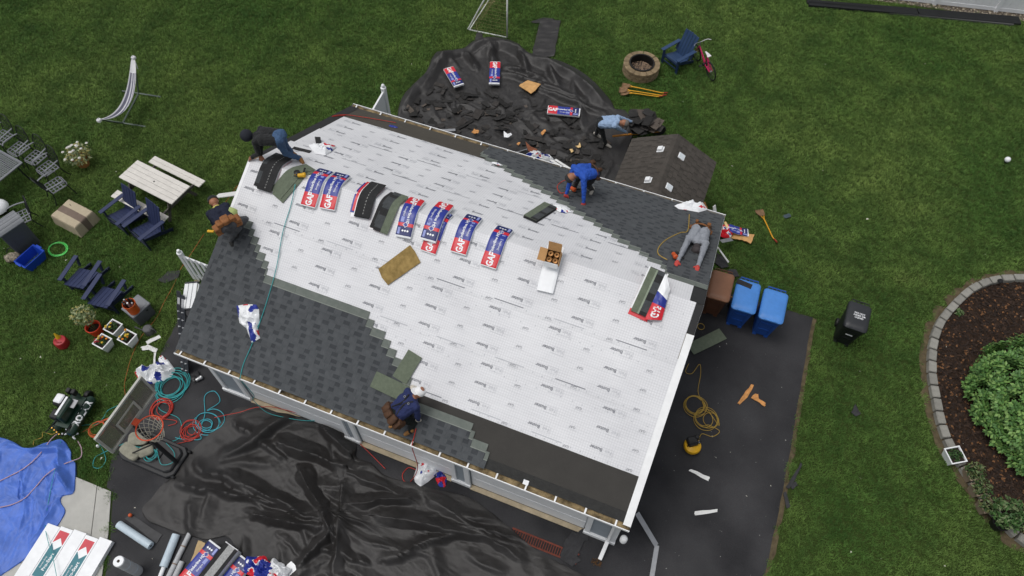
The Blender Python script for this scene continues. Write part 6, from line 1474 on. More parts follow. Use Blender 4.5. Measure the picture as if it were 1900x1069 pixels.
# goods leaning out past the back right corner of the garage
wood_scrap('broken sheet of plywood on the lawn by the garage corner', [(1345, 432), (1375, 434), (1400, 436), (1393, 452), (1385, 448), (1372, 445), (1360, 442), (1348, 441)], OSB, .12, name='plywood_piece', cat='plywood')
p, q_ = at(1335, 425, .22), at(1397, 430, .22); m_ = MX.Translation(p) @ MX.Rotation(head(p, q_), 4, 'Z')
bundle('empty_wrapper', 'empty blue shingle wrapper lying on the broken plywood', lambda a, b, w_: V((a*.80, -b*.75, w_+.06*math.sin(a*5)+.03*NZ.noise(V((a*6, b*9, 2))))), mw=m_, seed=61, th=.02)
crumple('torn_wrapper', 'crumpled red and white wrapper under the end of the empty blue one', gm(1345, 432, .2), .42, .34, .16, 63, (.0, .3))
for a, b, lb, wd in (((1338, 448), (1358, 444), 'curled grey metal flashing by the broken plywood', .12), ((1336, 465), (1352, 487), 'white metal trim strip pointing away from the garage corner', .05), ((1331, 458), (1338, 467), 'short white metal bracket at the garage corner', .10)):
    o = MB().bar(at(*a, .5), at(*b, .25), wd, .01).build('trim_strip', PL if 'white' in lb else AL); tag(o, lb, 'trim strip')
o = MB().bar(at(1327, 395, 1.4), at(1325, 382, 1.6), .10, .02).build('trim_strip', PL); tag(o, 'upright grey board end showing above the back gutter corner', 'board')
wood_scrap('yellow splinters at the back right gutter corner', [(1343, 412), (1347, 411), (1352, 420), (1348, 424)], mat('pale_wood', '#d9b983'), 1.0)
wood_scrap('reddish split wood behind the shed corner', [(1305, 374), (1309, 376), (1313, 388), (1308, 386)], z=.8)
# wheelbarrow full of shingles
wc = at(1188, 236, .45); hd = head(at(1160, 240, .45), at(1215, 232, .45)); WBK = mat('wheelbarrow_tray', '#2d2f30', .6, .2, 8); WBH = mat('orange_wood_handle', '#b97a2e', .7, .15, 8)
t = thing('wheelbarrow', 'black wheelbarrow with orange handles heaped with old shingles', 'wheelbarrow', (wc.x, wc.y, 0), hd)
def tray(s, z): return [V((-.36*s, -.30*s, z)), V((.44*s, -.30*s, z)), (V((.44*s, .30*s, z))), V((-.36*s, .30*s, z))]
mb = MB(); rr = [tray(.55, .28), tray(1.0, .56), tray(1.04, .57), tray(.97, .56), tray(.52, .30)]; vs = sum(rr, []); fs = [(3, 2, 1, 0), (16, 17, 18, 19)]
for i in range(4):
    for k in range(4): fs.append((i*4+k, i*4+(k+1) % 4, (i+1)*4+(k+1) % 4, (i+1)*4+k))
mb.add(vs, fs).build('tray', WBK, t, world=False)
for s in (-1, 1):
    MB().bar((-.95, s*.30, .56), (.62, s*.13, .30), .045, .04).build('handle', WBH, t, world=False); MB().tube([(-.30, s*.24, .40), (-.36, s*.26, .0), (-.16, s*.26, .0), (-.10, s*.22, .35)], .014, 6).build('leg', WBK, t, world=False)
MB().lathe([(.05, -.04), (.17, -.045), (.19, 0), (.17, .045), (.05, .04)], 18, 0, xf=MX.Translation((.66, 0, .19)) @ MX.Rotation(R(90), 4, 'X')).build('wheel', TY, t, world=False, smooth=40)
load = MB(); r_ = random.Random(9)
for k in range(26): 
    X = MX.Translation((r_.uniform(-.3, .45), r_.uniform(-.28, .28), .56+.012*k)) @ MX.Rotation(r_.random()*6.28, 4, 'Z') @ MX.Rotation(r_.gauss(0, .22), 4, 'X') @ MX.Rotation(r_.gauss(0, .18), 4, 'Y')
    load = MB(); a = r_.uniform(.3, .62); load.prism([(-a/2, -.13), (a*.1, -.15), (a/2, -.11), (a*.45, .12), (-.05, .14), (-a/2, .10)], 0, .009, 0, X); load.build('old_shingle', DEB[k % 4], t, world=False)
# soccer goal
GW = mat('goal_white', '#d5d7d3', .5, .1, 8); g0 = at(941, 71); g1 = at(869, 56)
t = thing('soccer_goal', 'white tubular soccer goal with a slack net behind the tarp', 'soccer goal', g0)
HG_ = 1.75; dy = V((0.0, 2.6, 0)); up_ = V((0, 0, HG_)); tb_ = g0+V((-.55, 0, HG_))
for o_ in (V((0, 0, 0)), dy):
    MB().tube([g0+o_+V((0, 0, .03)), g0+o_+up_], .028, 8).build('upright', GW, t, smooth=True); MB().tube([g0+o_+V((0, 0, .03)), g1+o_+V((.08, 0, .03))], .024, 8).build('base_bar', GW, t, smooth=True)
    MB().tube(spline([g1+o_+V((.10, 0, .03)), g1+o_+V((.0, .0, .06)), g1+o_+V((.05, 0, .16)), g1.lerp(tb_, .6)+o_+V((0, 0, .05)), tb_+o_], 6), .026, 8).build('back_stay', GW, t, smooth=True)
MB().tube([g0+up_, g0+up_+dy], .028, 8).build('crossbar', GW, t); MB().tube([tb_, tb_+dy], .02, 8).build('rear_bar', GW, t); MB().tube([g1+V((.05, 0, .04)), g1+dy+V((.05, 0, .04))], .02, 8).build('rear_ground_bar', GW, t)
for o_ in (V((0, 0, 0)), dy): MB().tube([g0+o_+up_, tb_+o_], .024, 8).build('top_bar', GW, t)
nm = MB(); NETM = mat('goal_net', '#8a8458', .8)
for k in range(27):
    o_ = dy*(k/26); sg_ = .12*math.sin(k*1.1)
    nm.tube([tb_+o_, tb_.lerp(g1, .5)+o_+V((.22, sg_*.5, -.1)), g1+o_+V((.25, 0, .05))], .004, 3)
for k in range(16):
    f = k/15; a = tb_.lerp(g1, f)+V((.9*f*(1-f), 0, -.4*f*(1-f)+.03)); nm.tube([a+V((0, 0, .02*math.sin(j))) + dy*(j/10) for j in range(11)], .004, 3)
for k in range(12):
    f = (k+1)/13; nm.tube([g0.lerp(g1, f)+V((0, 0, .05)), (g0+up_).lerp(tb_, f)], .0035, 3); nm.tube([g0+up_*f, g1.lerp(tb_, f)], .0035, 3)
nm.build('net', NETM, t)['kind'] = 'stuff'
MB().tube(spline([g1+V((.35, 0, .08)), g1+V((.25, .1, .5)), g1+V((.45, .3, .9)), g1+V((.8, .5, 1.0))], 6), .008, 5).build('net_cord', mat('net_rope', '#a9a173', .8), t)
# white privacy fence, gravel and edging at the far right
fa, fb = at(1732, 9), at(1846, 22); fd = (fb-fa).normalized(); fn_ = V((-fd.y, fd.x, 0)); sp_ = (fb-fa).length
t = thing('boundary_fence', 'white vinyl privacy fence along the gravel strip at the far edge of the lawn', 'fence', fa)
for k in range(-2, 4):
    p = fa+fd*(sp_*k); MB().box((0, 0, .92), (.13, .13, 1.84), xf=TR(p, head((0, 0, 0), fd))).build('post', white, t, bevel=.006); MB().box((0, 0, 1.87), (.16, .16, .06), xf=TR(p, head((0, 0, 0), fd)), taper=.4).build('post_cap', white, t)
    if k < 3:
        n_ = 8
        for j in range(n_): a = p+fd*(.09+(sp_-.18)*j/n_); b = p+fd*(.09+(sp_-.18)*(j+1)/n_-.006); MB().bar((a+b)/2+V((0, 0, .10)), (a+b)/2+V((0, 0, 1.70)), (b-a).length, .03, upv=tuple(fn_)).build('board', white, t)
        for z in (.12, 1.72): MB().bar(p+fd*.05+V((0, 0, z)), p+fd*(sp_-.05)+V((0, 0, z)), .05, .13, upv=(0, 0, 1)).build('rail', white, t)
gp = [at(1560, -6), at(1640, 4), at(1700, 12), at(1900, 40), at(2050, 58), at(2050, 20), at(1900, 8), at(1700, -16), at(1560, -30)]
structure(MB().prism([tuple(p.xy) for p in gp], -.02, .02).build('gravel_strip', mat('gravel_base', '#6d6252', .95, .3, 30, .5, 60))); LAWN_HOLES.append([tuple(p.xy) for p in gp])
GR = [mat('pebble_%d' % k, c, .9, .25, 10) for k, c in enumerate(('#8f8676', '#6b6256', '#a89d8b', '#57504a'))]; q = MB(); r_ = random.Random(5); gpp = [tuple(p.xy) for p in gp]; k = 0
xs = [p[0] for p in gpp]; ys = [p[1] for p in gpp]
while k < 4200:
    x, y = r_.uniform(min(xs), max(xs)), r_.uniform(min(ys), max(ys))
    if not inpoly(x, y, gpp): continue
    k += 1; q.ball((x, y, .03), r_.uniform(.018, .04), 5, 3, r_.randrange(4), sc=(1, r_.uniform(.6, 1.3), .6))
tag(q.build('gravel', GR), 'strip of loose tan gravel along the white fence', 'gravel', kind='stuff')
TB = mat('black_timber', '#17191a', .7, .2, 6, .2, 30)
WD_ = (.20, .20, .07)
for k, (a, b, m_, z) in enumerate((((1497, 4), (1890, 36), TB, .05), ((1500, 8), (1893, 43), TB, .05), ((1512, 11), (1880, 47), mat('grey_edging', '#4b4c4b', .8, .15, 6), .03))):
    A, B = at(*a, z), at(*b, z); o = MB().bar(A, A.lerp(B, .52), WD_[k], .10).bar(A.lerp(B, .525), B, WD_[k], .10).build('edging_timber', m_, bevel=.008)
    tag(o, ('long black edging timber lying against the gravel', 'long black edging timber in the middle of the three', 'grey edging board on the lawn side of the black timbers')[k], 'timber')
# small lights
p = at(1864, 303); t = thing('garden_light', 'small round white garden light on the open lawn', 'light', p)
MB().ball((0, 0, .16), .085, 14, 9).build('globe', W_WHITE, t, world=False, smooth=True); MB().cyl((0, 0, 0), (0, 0, .09), .02, n=8).build('stake', G_BLK, t, world=False); MB().lathe([(.06, .08), (.06, .10), (.03, .11)], 12, 0).build('collar', G_BLK, t, world=False)
p = at(1848, 526); t = thing('spot_light', 'small black spotlight on the stone edging of the flower bed', 'light', p)
MB().lathe([(.03, 0), (.05, .02), (.06, .12), (.05, .13)], 12, 0, xf=MX.Translation((0, 0, .14)) @ MX.Rotation(.7, 4, 'X')).build('lamp_head', G_BLK, t, world=False); MB().cyl((0, 0, 0), (0, 0, .16), .015, n=6).build('stake', G_BLK, t, world=False)
# stone edging of the bed
ES = mat('edging_stone', '#8b8982', .9, .22, 5, .5, 40, island=.14); edge = thing('stone_edging', 'row of grey concrete edging stones around the mulch bed', 'edging', (bed_edge[10].x, bed_edge[10].y, 0))
acc = 0; i = 0; pts = bed_edge; Ls = [0]
for a, b in zip(pts, pts[1:]): Ls.append(Ls[-1]+(b-a).length)
def along(d):
    for k in range(len(Ls)-1):
        if Ls[k+1] >= d: f = (d-Ls[k])/(Ls[k+1]-Ls[k]+1e-9); return pts[k].lerp(pts[k+1], f)
    return pts[-1]
SB_ = [MB().box((0, 0, .075), (.315, .20, .15), taper=.95).mesh('edging_stone', ES, bevel=.015) for _ in range(2)]
d = .1
while d < Ls[-1]-.4:
    a, b = along(d), along(d+.33); m_ = MX.Translation((a+b)/2+V((0, 0, .004*rnd.random()))) @ MX.Rotation(head(a, b)+rnd.gauss(0, .03), 4, 'Z') @ MX.Rotation(rnd.gauss(0, .03), 4, 'X'); link('edging_stone', SB_[0], edge, MWD[edge.name].inverted() @ m_, m_); d += .34
# mulch chips and fallen leaves
CH = [mat('bark_chip', (.028, .018, .013), .95, .3, 8), mat('bark_chip_b', (.045, .026, .017), .95, .3, 8), mat('bark_chip_c', (.022, .014, .011), .95, .3, 8), mat('fallen_leaf', (.16, .075, .03), .85, .3, 8)]
q = MB(); r_ = random.Random(8); bp_ = [tuple(p) for p in bed]; k = 0; vis = [at(1700, 500), at(1990, 480), at(1990, 1090), at(1700, 1090)]; xs = [p.x for p in vis]; ys = [p.y for p in vis]
while k < 9000:
    x, y = r_.uniform(min(xs), max(xs)), r_.uniform(min(ys), max(ys))
    if not inpoly(x, y, bp_): continue
    k += 1; m = r_.choices(range(4), (36, 32, 20, 12))[0]; a, b = r_.uniform(.02, .06), r_.uniform(.008, .02)
    if m == 3: a, b = .03, .02
    X = TR((x, y, .035+.02*r_.random()), r_.random()*6.28) @ MX.Rotation(r_.gauss(0, .4), 4, 'X') @ MX.Rotation(r_.gauss(0, .3), 4, 'Y'); q.add([(-a, -b, 0), (a, -b, 0), (a*.8, b, .004), (-a*.9, b, .003)], [(0, 1, 2, 3)], m, X)
tag(q.build('mulch', CH), 'dark bark mulch with fallen orange leaves in the bed', 'mulch', kind='stuff')
# big rounded shrub
bc = at(1925, 772, .0); t = thing('shrub', 'large rounded bright green shrub in the mulch bed', 'shrub', (bc.x, bc.y, 0))
for k in range(9): a = k*.7; MB().tube(spline([(.05*math.cos(a), .05*math.sin(a), 0), (.3*math.cos(a), .3*math.sin(a), .5), (.8*math.cos(a), .8*math.sin(a), 1.0+.1*(k % 3))], 4), [.03]*8+[.012], 6).build('stem', mat('bark', '#4a3b2c', .9), t, world=False)
LS = [mat('shrub_leaf_a', (.10, .215, .05), .5, .25, 3, spec=.4), mat('shrub_leaf_b', (.18, .31, .08), .5, .2, 3, spec=.4), mat('shrub_leaf_c', (.06, .145, .034), .55, .25, 3, spec=.4)]
q = MB(); r_ = random.Random(77)
for k in range(1050):
    th = r_.random()*6.28; ph = math.acos(r_.uniform(-.05, 1)); d = V((math.sin(ph)*math.cos(th), math.sin(ph)*math.sin(th), math.cos(ph)))
    dq = 1 if k % 4 else .84
    rad = 1+.14*NZ.noise(d*2.2+V((3, 1, 0)))+.10*NZ.noise(d*5)
    c_ = V((d.x*1.62*rad*dq, d.y*1.62*rad*dq, .30+d.z*1.25*rad*dq))
    up_d = (d+V((0, 0, .35))).normalized(); u = up_d.orthogonal().normalized()
    for j in range(18):      # sprig: leaves radiating about a shoot
        a = j*2.399; h_ = (j/18)*.20-.06; rr_ = .13*(1-j/24); s_ = r_.uniform(.06, .095)
        dirv = (MX.Rotation(a, 3, up_d) @ u); p = c_+up_d*h_+dirv*rr_*.35; tip = p+dirv*s_*1.25+up_d*s_*.55; sd2 = dirv.cross(up_d).normalized()*s_*.42; mid = p.lerp(tip, .5)
        q.add([p, mid+sd2-up_d*.006, tip, mid-sd2-up_d*.006, mid+up_d*.004], [(0, 1, 4), (1, 2, 4), (2, 3, 4), (3, 0, 4)], r_.choices((0, 1, 2), (5, 3.2 if j > 8 else 1, 3))[0])
q.build('foliage', LS, t, world=False)['kind'] = 'stuff'
# planters along the bed
def bed_planter(label, px, py, boxm, w_, fol, seed, rz, n=150, rad=(.2, .2, .15), lz=.36):
    p = at(px, py); t = thing('planter_box', label, 'planter', (p.x, p.y, 0), rz); mb = MB(); w0, w1 = w_*.38, w_*.5
    def ring(s, z): return [(-s, -s, z), (s, -s, z), (s, s, z), (-s, s, z)]
    vs = ring(w0, 0)+ring(w1, .26)+ring(w1+.012, .26)+ring(w1+.012, .285)+ring(w1-.014, .285)+ring(w1-.02, .23); fs = [(3, 2, 1, 0), (20, 21, 22, 23)]
    for i in range(5):
        for k in range(4): fs.append((i*4+k, i*4+(k+1) % 4, (i+1)*4+(k+1) % 4, (i+1)*4+k))
    mb.add(vs, fs).build('box', boxm, t, world=False); MB().box((0, 0, .236), (w_*.92, w_*.92, .02)).build('soil', SOIL, t, world=False)
    leaf_cloud(n, (0, 0, lz), rad, .075, seed, mats=3).build('foliage', fol, t, world=False)['kind'] = 'stuff'
TAN = mat('tan_planter', '#8b7b69', .85, .12, 8); DRYG = [LEAF[0], VARI[1], mat('leaf_olive', (.10, .12, .035), .6, .3, 4)]; er = head(at(1755, 845), at(1772, 878))
bed_planter('white planter box with dark green plants outside the bed edging', 1762, 852, white, .36, LEAF, 3, er, 90, (.17, .17, .07), .29)
bed_planter('tan planter box with leafy plant next to the white planter', 1795, 885, TAN, .30, DRYG, 4, er, 190, (.24, .24, .16), .38); bed_planter('tan planter box with yellowing plant in the middle of the row', 1806, 914, TAN, .28, DRYG, 5, er, 190, (.24, .24, .16), .38); bed_planter('tan planter box with spreading plant beside the dark round pot', 1820, 945, TAN, .28, DRYG, 6, er, 150, (.24, .24, .16), .38)
p = at(1846, 975); t = thing('potted_plant', 'bushy green plant in a dark round pot at the end of the planter row', 'potted plant', p)
MB().lathe([(0, 0), (.13, 0), (.18, .24), (.19, .24), (.19, .27), (.165, .27), (.15, .2), (0, .2)], 20, 0, cap=False).build('pot', G_BLK, t, world=False, smooth=35); leaf_cloud(460, (.06, .14, .50), (.42, .40, .26), .11, 9, mats=3).build('foliage', [LEAF[0], LEAF[1], VARI[1]], t, world=False)['kind'] = 'stuff'
for px, py, s_, lb in ((1776, 582, .13, 'small light green weed growing through the edging stones'), (1884, 960, .12, 'small weed at the bare edge of the mulch bed')):
    p = at(px, py); t = thing('weed', lb, 'weed', p); leaf_cloud(60, (0, 0, .10), (s_, s_, .07), .08, int(px), mats=2).build('foliage', [LEAF[1], VARI[1]], t, world=False)['kind'] = 'stuff'
# scraps on lawn and driveway
flat_scrap('shingle_scrap', 'dark triangular shingle scrap alone on the right lawn', [(1579, 766), (1587, 750), (1597, 768), (1588, 773)], OLD, 'shingle', z=.06)
flat_scrap('shingle_scrap', 'long dark shingle strip at the driveway edge', [(1459, 905), (1470, 885), (1486, 858), (1489, 863), (1476, 890), (1464, 908)], OLD, 'shingle', z=.06)
flat_scrap('shingle_scrap', 'short dark shingle strip at the driveway edge below the long one', [(1453, 915), (1458, 912), (1466, 940), (1460, 944)], OLD, 'shingle', z=.05)
flat_scrap('shingle_scrap', 'dark shingle scrap at the driveway edge above the short strip', [(1466, 898), (1476, 893), (1480, 900), (1470, 908)], OLD, 'shingle', z=.05)
flat_scrap('plastic_scrap', 'dark film scrap on the lawn beyond the lone fork', [(1452, 400), (1463, 396), (1468, 402), (1456, 405)], mat('dark_film', '#3c4a52', .5), 'scrap', z=.05)
q = MB(); r_ = random.Random(12)
for k in range(150):
    px, py = r_.uniform(0, 1900), r_.uniform(20, 1060); p = at(px, py, .03)
    if RX0-.2 < p.x < RX1+.2 and -4.2 < p.y < 4.2: continue
    a = r_.uniform(.006, .022); z = .02 if inpoly(p.x, p.y, drive_r) else .055; q.add([V((p.x, p.y, z))+V((r_.gauss(0, a), r_.gauss(0, a), r_.random()*.012)) for _ in range(4)], [(0, 1, 2), (0, 2, 3)])
tag(q.build('paper_flecks', mat('paper_fleck', '#c9c6b8', .8)), 'scattered tiny pale scraps and petals over lawn and asphalt', 'litter', kind='stuff')
# bare earth along the driveway and the bed
DIRT = mat('bare_earth', (.085, .062, .034), .95, .35, 6, .6, 50, col2=(.14, .11, .06))
def dirt_strip(name, pts, wd, seed):
    L_, R_ = [], []
    for i, p in enumerate(pts):
        a, b = pts[max(0, i-1)], pts[min(len(pts)-1, i+1)]; d = (b-a).normalized(); n_ = V((-d.y, d.x, 0)); w_ = wd*(.6+.6*NZ.noise(V((i*.7, seed, 0)))); L_.append(p+n_*.02); R_.append(p-n_*max(.04, w_))
    q = MB(); n = len(pts); q.add([V((p.x, p.y, .005)) for p in L_+R_], [(i, i+1, n+i+1, n+i) for i in range(n-1)]); structure(q.build(name, DIRT)); return [tuple(p.xy) for p in L_]+[tuple(p.xy) for p in R_[::-1]]
dp = [V((*p, 0)) for p in ((at(1508, 590)), at(1498, 640), at(1472, 800), at(1445, 950), at(1418, 1069), at(1405, 1120)) for p in (p.xy,)]; dp2 = []
for a, b in zip(dp, dp[1:]):
    k = int((b-a).length/.2)+1; dp2 += [a.lerp(b, j/k) for j in range(k)]
LAWN_HOLES.append(dirt_strip('earth_strip', dp2[::-1], .17, 3)); LAWN_HOLES.append(dirt_strip('earth_strip', [along(.2*k) for k in range(int(Ls[-1]/.2))], .42, 5))
q = MB(); r_ = random.Random(31)
for k in range(420):
    px, py = r_.uniform(1190, 1500), r_.uniform(600, 1069)
    if k % 3 == 0: px, py = r_.uniform(200, 480), r_.uniform(700, 1000)
    p = at(px, py, .014)
    if not inpoly(p.x, p.y, drive_r): continue
    a = r_.choice((.004, .004, .007, .012)); q.add([V((p.x, p.y, .015))+V((r_.gauss(0, a), r_.gauss(0, a), r_.random()*.006)) for _ in range(4)], [(0, 1, 2), (0, 2, 3)], r_.randrange(2))
tag(q.build('grit', [mat('grit_pale', '#8b8a86', .9), mat('grit_dark', '#4b4742', .9)]), 'fine grit and roofing crumbs scattered over the driveway', 'grit', kind='stuff')
# ================================================================== people
SKIN = mat('skin', '#9a6a50', .55, .08, 10); GL_RED = mat('red_glove', '#b8433c', .7, .15, 12); GL_WHITE = mat('white_glove', '#cfc8bb', .75, .1, 12)
def ik(a, c, l1, l2, pole):
    d = c-a; L_ = d.length; m = l1+l2
    if L_ >= m*.999: return a.lerp(c, l1/m)
    x = (l1*l1-l2*l2+L_*L_)/(2*L_); h = math.sqrt(max(0, l1*l1-x*x)); u = d.normalized(); pv = V(pole); pv = (pv-u*pv.dot(u)).normalized(); return a+u*x+pv*h
def solve_z(px, py, ref, dist, zg):
    best = None
    for k in range(161):
        z = zg-.8+k*.01; p = at(px, py, z); e = abs((p-ref).length-dist)+.04*abs(z-zg)
        if best is None or e < best[0]: best = (e, p)
    return best[1]
def person(label, head_p, neck, pelvis, hands, ankles, toes, arm_pole, leg_pole, mats, face, shoes_h=.05, knees=None, lat=None, scale=1.0, hood=False, fdir=None):
    """mats: shirt, trousers, hands, head, shoes.  One continuous skin grown around the posed skeleton"""
    t_ = (neck-pelvis).normalized(); lat = V(lat).normalized() if lat else t_.cross(V((0, 0, 1))).normalized()
    face = V(face).normalized(); base = V((pelvis.x, pelvis.y, min(a.z for a in ankles)-.06))
    t = thing('person', label, 'person', base)
    S = []            # (p0, p1, r0, r1, material)
    def cap(a, b, r0, r1, m): S.append((V(a), V(b), r0, r1, m))
    chest = pelvis.lerp(neck, .66)
    for s in (-1, 1):
        cap(pelvis+lat*.08*s, chest+lat*.105*s, .108, .114, 0); cap(pelvis+lat*.075*s-t_*.03, pelvis+lat*.07*s+t_*.05, .112, .110, 1 if not hood else 0)
    cap(chest, neck-t_*.02, .11, .075, 0); cap(neck-t_*.02, head_p, .056, .052, 3)
    sh = [neck-t_*.06+lat*.185*s for s in (-1, 1)]; hips = [pelvis+lat*.085*s-t_*.02 for s in (-1, 1)]
    cap(sh[0], sh[1], .07, .07, 0)
    # match sides: which hand belongs to which shoulder
    kn = []
    for i in (0, 1):
        el = ik(sh[i], hands[i], .30, .27, arm_pole[i]); cap(sh[i], el, .066, .052, 0); wr = el.lerp(hands[i], .84); cap(el, wr, .050, .037, 0)
        d = (hands[i]-el).normalized(); up_ = V((0, 0, 1)); sd2 = d.cross(up_).normalized(); dn = sd2.cross(d)
        palm = wr+d*.06; cap(wr, palm, .034, .040, 2); cap(palm-sd2*.025, palm+sd2*.025, .026, .026, 2)
        for k, ln in enumerate((.062, .075, .070, .055)):
            b0 = palm+d*.028+sd2*(-.036+.024*k); b1_ = b0+d*ln*.55-dn*.004; cap(b0, b1_, .0125, .0115, 2); cap(b1_, b1_+d*ln*.42-dn*.022, .0115, .0095, 2)
        sg = 1 if i == 0 else -1; th0 = palm-d*.02+sd2*.036*sg; cap(th0, th0+d*.035+sd2*.035*sg, .0145, .0125, 2); cap(th0+d*.035+sd2*.035*sg, th0+d*.068+sd2*.042*sg-dn*.01, .0125, .010, 2)
        k_ = knees[i] if knees else ik(hips[i], ankles[i], .42, .41, leg_pole[i]); kn.append(k_)
        cap(hips[i], k_, .092, .066, 1); cap(k_, ankles[i], .064, .047, 1)
        fd_ = (toes[i]-ankles[i]); cap(ankles[i]-fd_*.25, toes[i].lerp(ankles[i], .15), .046, .040, 4); cap(ankles[i]-V((0, 0, .01)), toes[i], .045, .036, 4)
    u = (head_p-neck).normalized(); f = (face-u*face.dot(u)).normalized(); sv = u.cross(f)
    cap(head_p-u*.015-f*.02, head_p+u*.055-f*.02, .088, .088, 3); cap(head_p-u*.05+f*.03, head_p+u*.02+f*.03, .062, .076, 3)
    cap(head_p-u*.02+f*.105, head_p+u*.012+f*.098, .014, .010, 3)                 # nose
    cap(head_p-u*.082+f*.055, head_p-u*.075+f*.07, .026, .02, 3)                    # chin
    for s in (-1, 1): cap(head_p+sv*s*.088-u*.015, head_p+sv*s*.090+u*.018, .014, .014, 3)   # ears
    S[:] = [(a, b, r0*(1.13 if m < 2 else 1.06), r1*(1.13 if m < 2 else 1.06), m) for a, b, r0, r1, m in S]
    mb = MB()
    for a, b, r0, r1, m in S:
        d = b-a; q = d.normalized() if d.length > 1e-6 else V((0, 0, 1)); x = q.orthogonal().normalized(); y = q.cross(x); n = 12; vs = []; fs = []; L_ = d.length
        rows = [(-r0*math.cos(k*math.pi/8), r0*math.sin(k*math.pi/8)) for k in range(1, 5)]+[(L_+r1*math.sin(k*math.pi/8), r1*math.cos(k*math.pi/8)) for k in range(0, 4)]
        for h_, rr in rows: vs += [a+q*h_+(x*math.cos(2*math.pi*k/n)+y*math.sin(2*math.pi*k/n))*rr for k in range(n)]
        for i in range(len(rows)-1):
            for k in range(n): fs.append((i*n+k, i*n+(k+1) % n, (i+1)*n+(k+1) % n, (i+1)*n+k))
        fs += [tuple(range(n))[::-1], tuple((len(rows)-1)*n+k for k in range(n))]; mb.add(vs, fs)
    me = mb.mesh('tmp', mats); o = bpy.data.objects.new('tmp', me); COL.objects.link(o)
    rm = o.modifiers.new('r', 'REMESH'); rm.mode = 'VOXEL'; rm.voxel_size = .0105; sm = o.modifiers.new('s', 'SMOOTH'); sm.factor = .5; sm.iterations = 3
    dg = bpy.context.evaluated_depsgraph_get(); body = bpy.data.meshes.new_from_object(o.evaluated_get(dg)); bpy.data.objects.remove(o); body.name = 'body'
    n = len(body.vertices); co = np.empty(n*3, np.float32); body.vertices.foreach_get('co', co); co = co.reshape(-1, 3).astype(float)
    best = np.full(n, 1e9); mi = np.zeros(n, int)
    for a, b, r0, r1, m in S:
        A, B = np.array(a), np.array(b); ab = B-A; tt = np.clip(((co-A)@ab)/max(ab@ab, 1e-9), 0, 1); dist = np.linalg.norm(co-A-tt[:, None]*ab, axis=1)-(r0+(r1-r0)*tt)
        k = dist < best; best[k] = dist[k]; mi[k] = m
    # soft cloth folds
    fold = np.array([NZ.noise(V(c_)*14)+.6*NZ.noise(V(c_)*30) for c_ in co]); nrm = np.empty(n*3, np.float32); body.vertices.foreach_get('normal', nrm); nrm = nrm.reshape(-1, 3)
    amp = np.where((mi == 0) | (mi == 1), .013, 0); co2 = co+nrm*(fold*amp)[:, None]
    body.materials.clear()
    for m in mats: body.materials.append(m)
    npoly = len(body.polygons); ls = np.empty(npoly, np.int32); body.polygons.foreach_get('loop_start', ls); lv = np.empty(len(body.loops), np.int32); body.loops.foreach_get('vertex_index', lv)
    body.polygons.foreach_set('material_index', mi[lv[ls]].astype(np.int32)); body.polygons.foreach_set('use_smooth', np.ones(npoly, bool))
    body.vertices.foreach_set('co', (co2-np.array(base)).astype(np.float32).ravel()); body.update()
    link('body', body, t, MX.Identity(4), MWD[t.name])
    for s in (-1, 1): MB().ball(head_p+f*.094+sv*s*.034+u*.008, .011, 8, 6).build('eye', G_BLK, t)
    return dict(t=t, u=u, f=f, sv=sv, head=head_p, neck=neck, pelvis=pelvis, lat=lat, tdir=t_, chest=chest, knees=kn, sh=sh)
def cap_hat(P, m, brim=True, back=False, m2=None):
    F = -P['f'] if back else P['f']; c = P['head']-P['f']*.012
    X = MX((P['sv'], F, P['u'])).transposed().to_4x4(); X = MX.Translation(c+P['u']*.03) @ X
    q = MB(); q.lathe([(.108, -.01), (.110, .03), (.10, .07), (.07, .098), (.0, .108)], 20, 0, xf=X, cap=False); h = q.build('cap', m, P['t'], smooth=40)
    if brim: MB().slab(lambda u, v, w_: X @ V(((u-.5)*.17, .085+.10*v*(1-1.6*(u-.5)**2)-.03*(2*u-1)**2, -.005-.03*v+w_)), 8, 4, .006).build('brim', m2 or m, h, smooth=40)
    return h
def tool_belt(P, m, n=6, size=.10, seed=1, extras=()):
    r_ = random.Random(seed); X = P['t']; back = P['lat'].cross(P['tdir'])
    pts = [P['pelvis']+P['tdir']*.03+P['lat']*(.195*math.cos(a))+back*(.145*math.sin(a)) for a in [2*math.pi*k/20 for k in range(20)]]
    b = MB().tube(pts, .022, 6, closed=True).build('tool_belt', m, X, smooth=True)
    for k in range(n):
        a = (k+.5)/n*2*math.pi*.5+(0 if k % 2 else math.pi*.0)+r_.uniform(-.1, .1); a = (-.35+k/(n-1)*(math.pi+.7)) if n > 1 else a
        p = P['pelvis']+P['lat']*(.225*math.cos(a))+back*(.175*math.sin(a))-P['tdir']*.03
        q = MB(); q.ball((0, 0, 0), 1, 16, 10); z_ = r_.uniform(.7, 1.15); sp = lambda t_, e: math.copysign(abs(t_)**e, t_); q.v = [V((sp(v.x, .5)*size*.50*z_, sp(v.y, .5)*size*.34, sp(v.z, .45)*size*.62*z_))*(1+.22*NZ.noise(v*2+V((k, seed, 0)))) for v in q.v]; rot_ = P['tdir'].to_track_quat('Z', 'Y').to_matrix().to_4x4()
        q.v = [MX.Translation(p) @ rot_ @ v for v in q.v]; pouch = q.build('pouch', m, b, smooth=True)
    return b
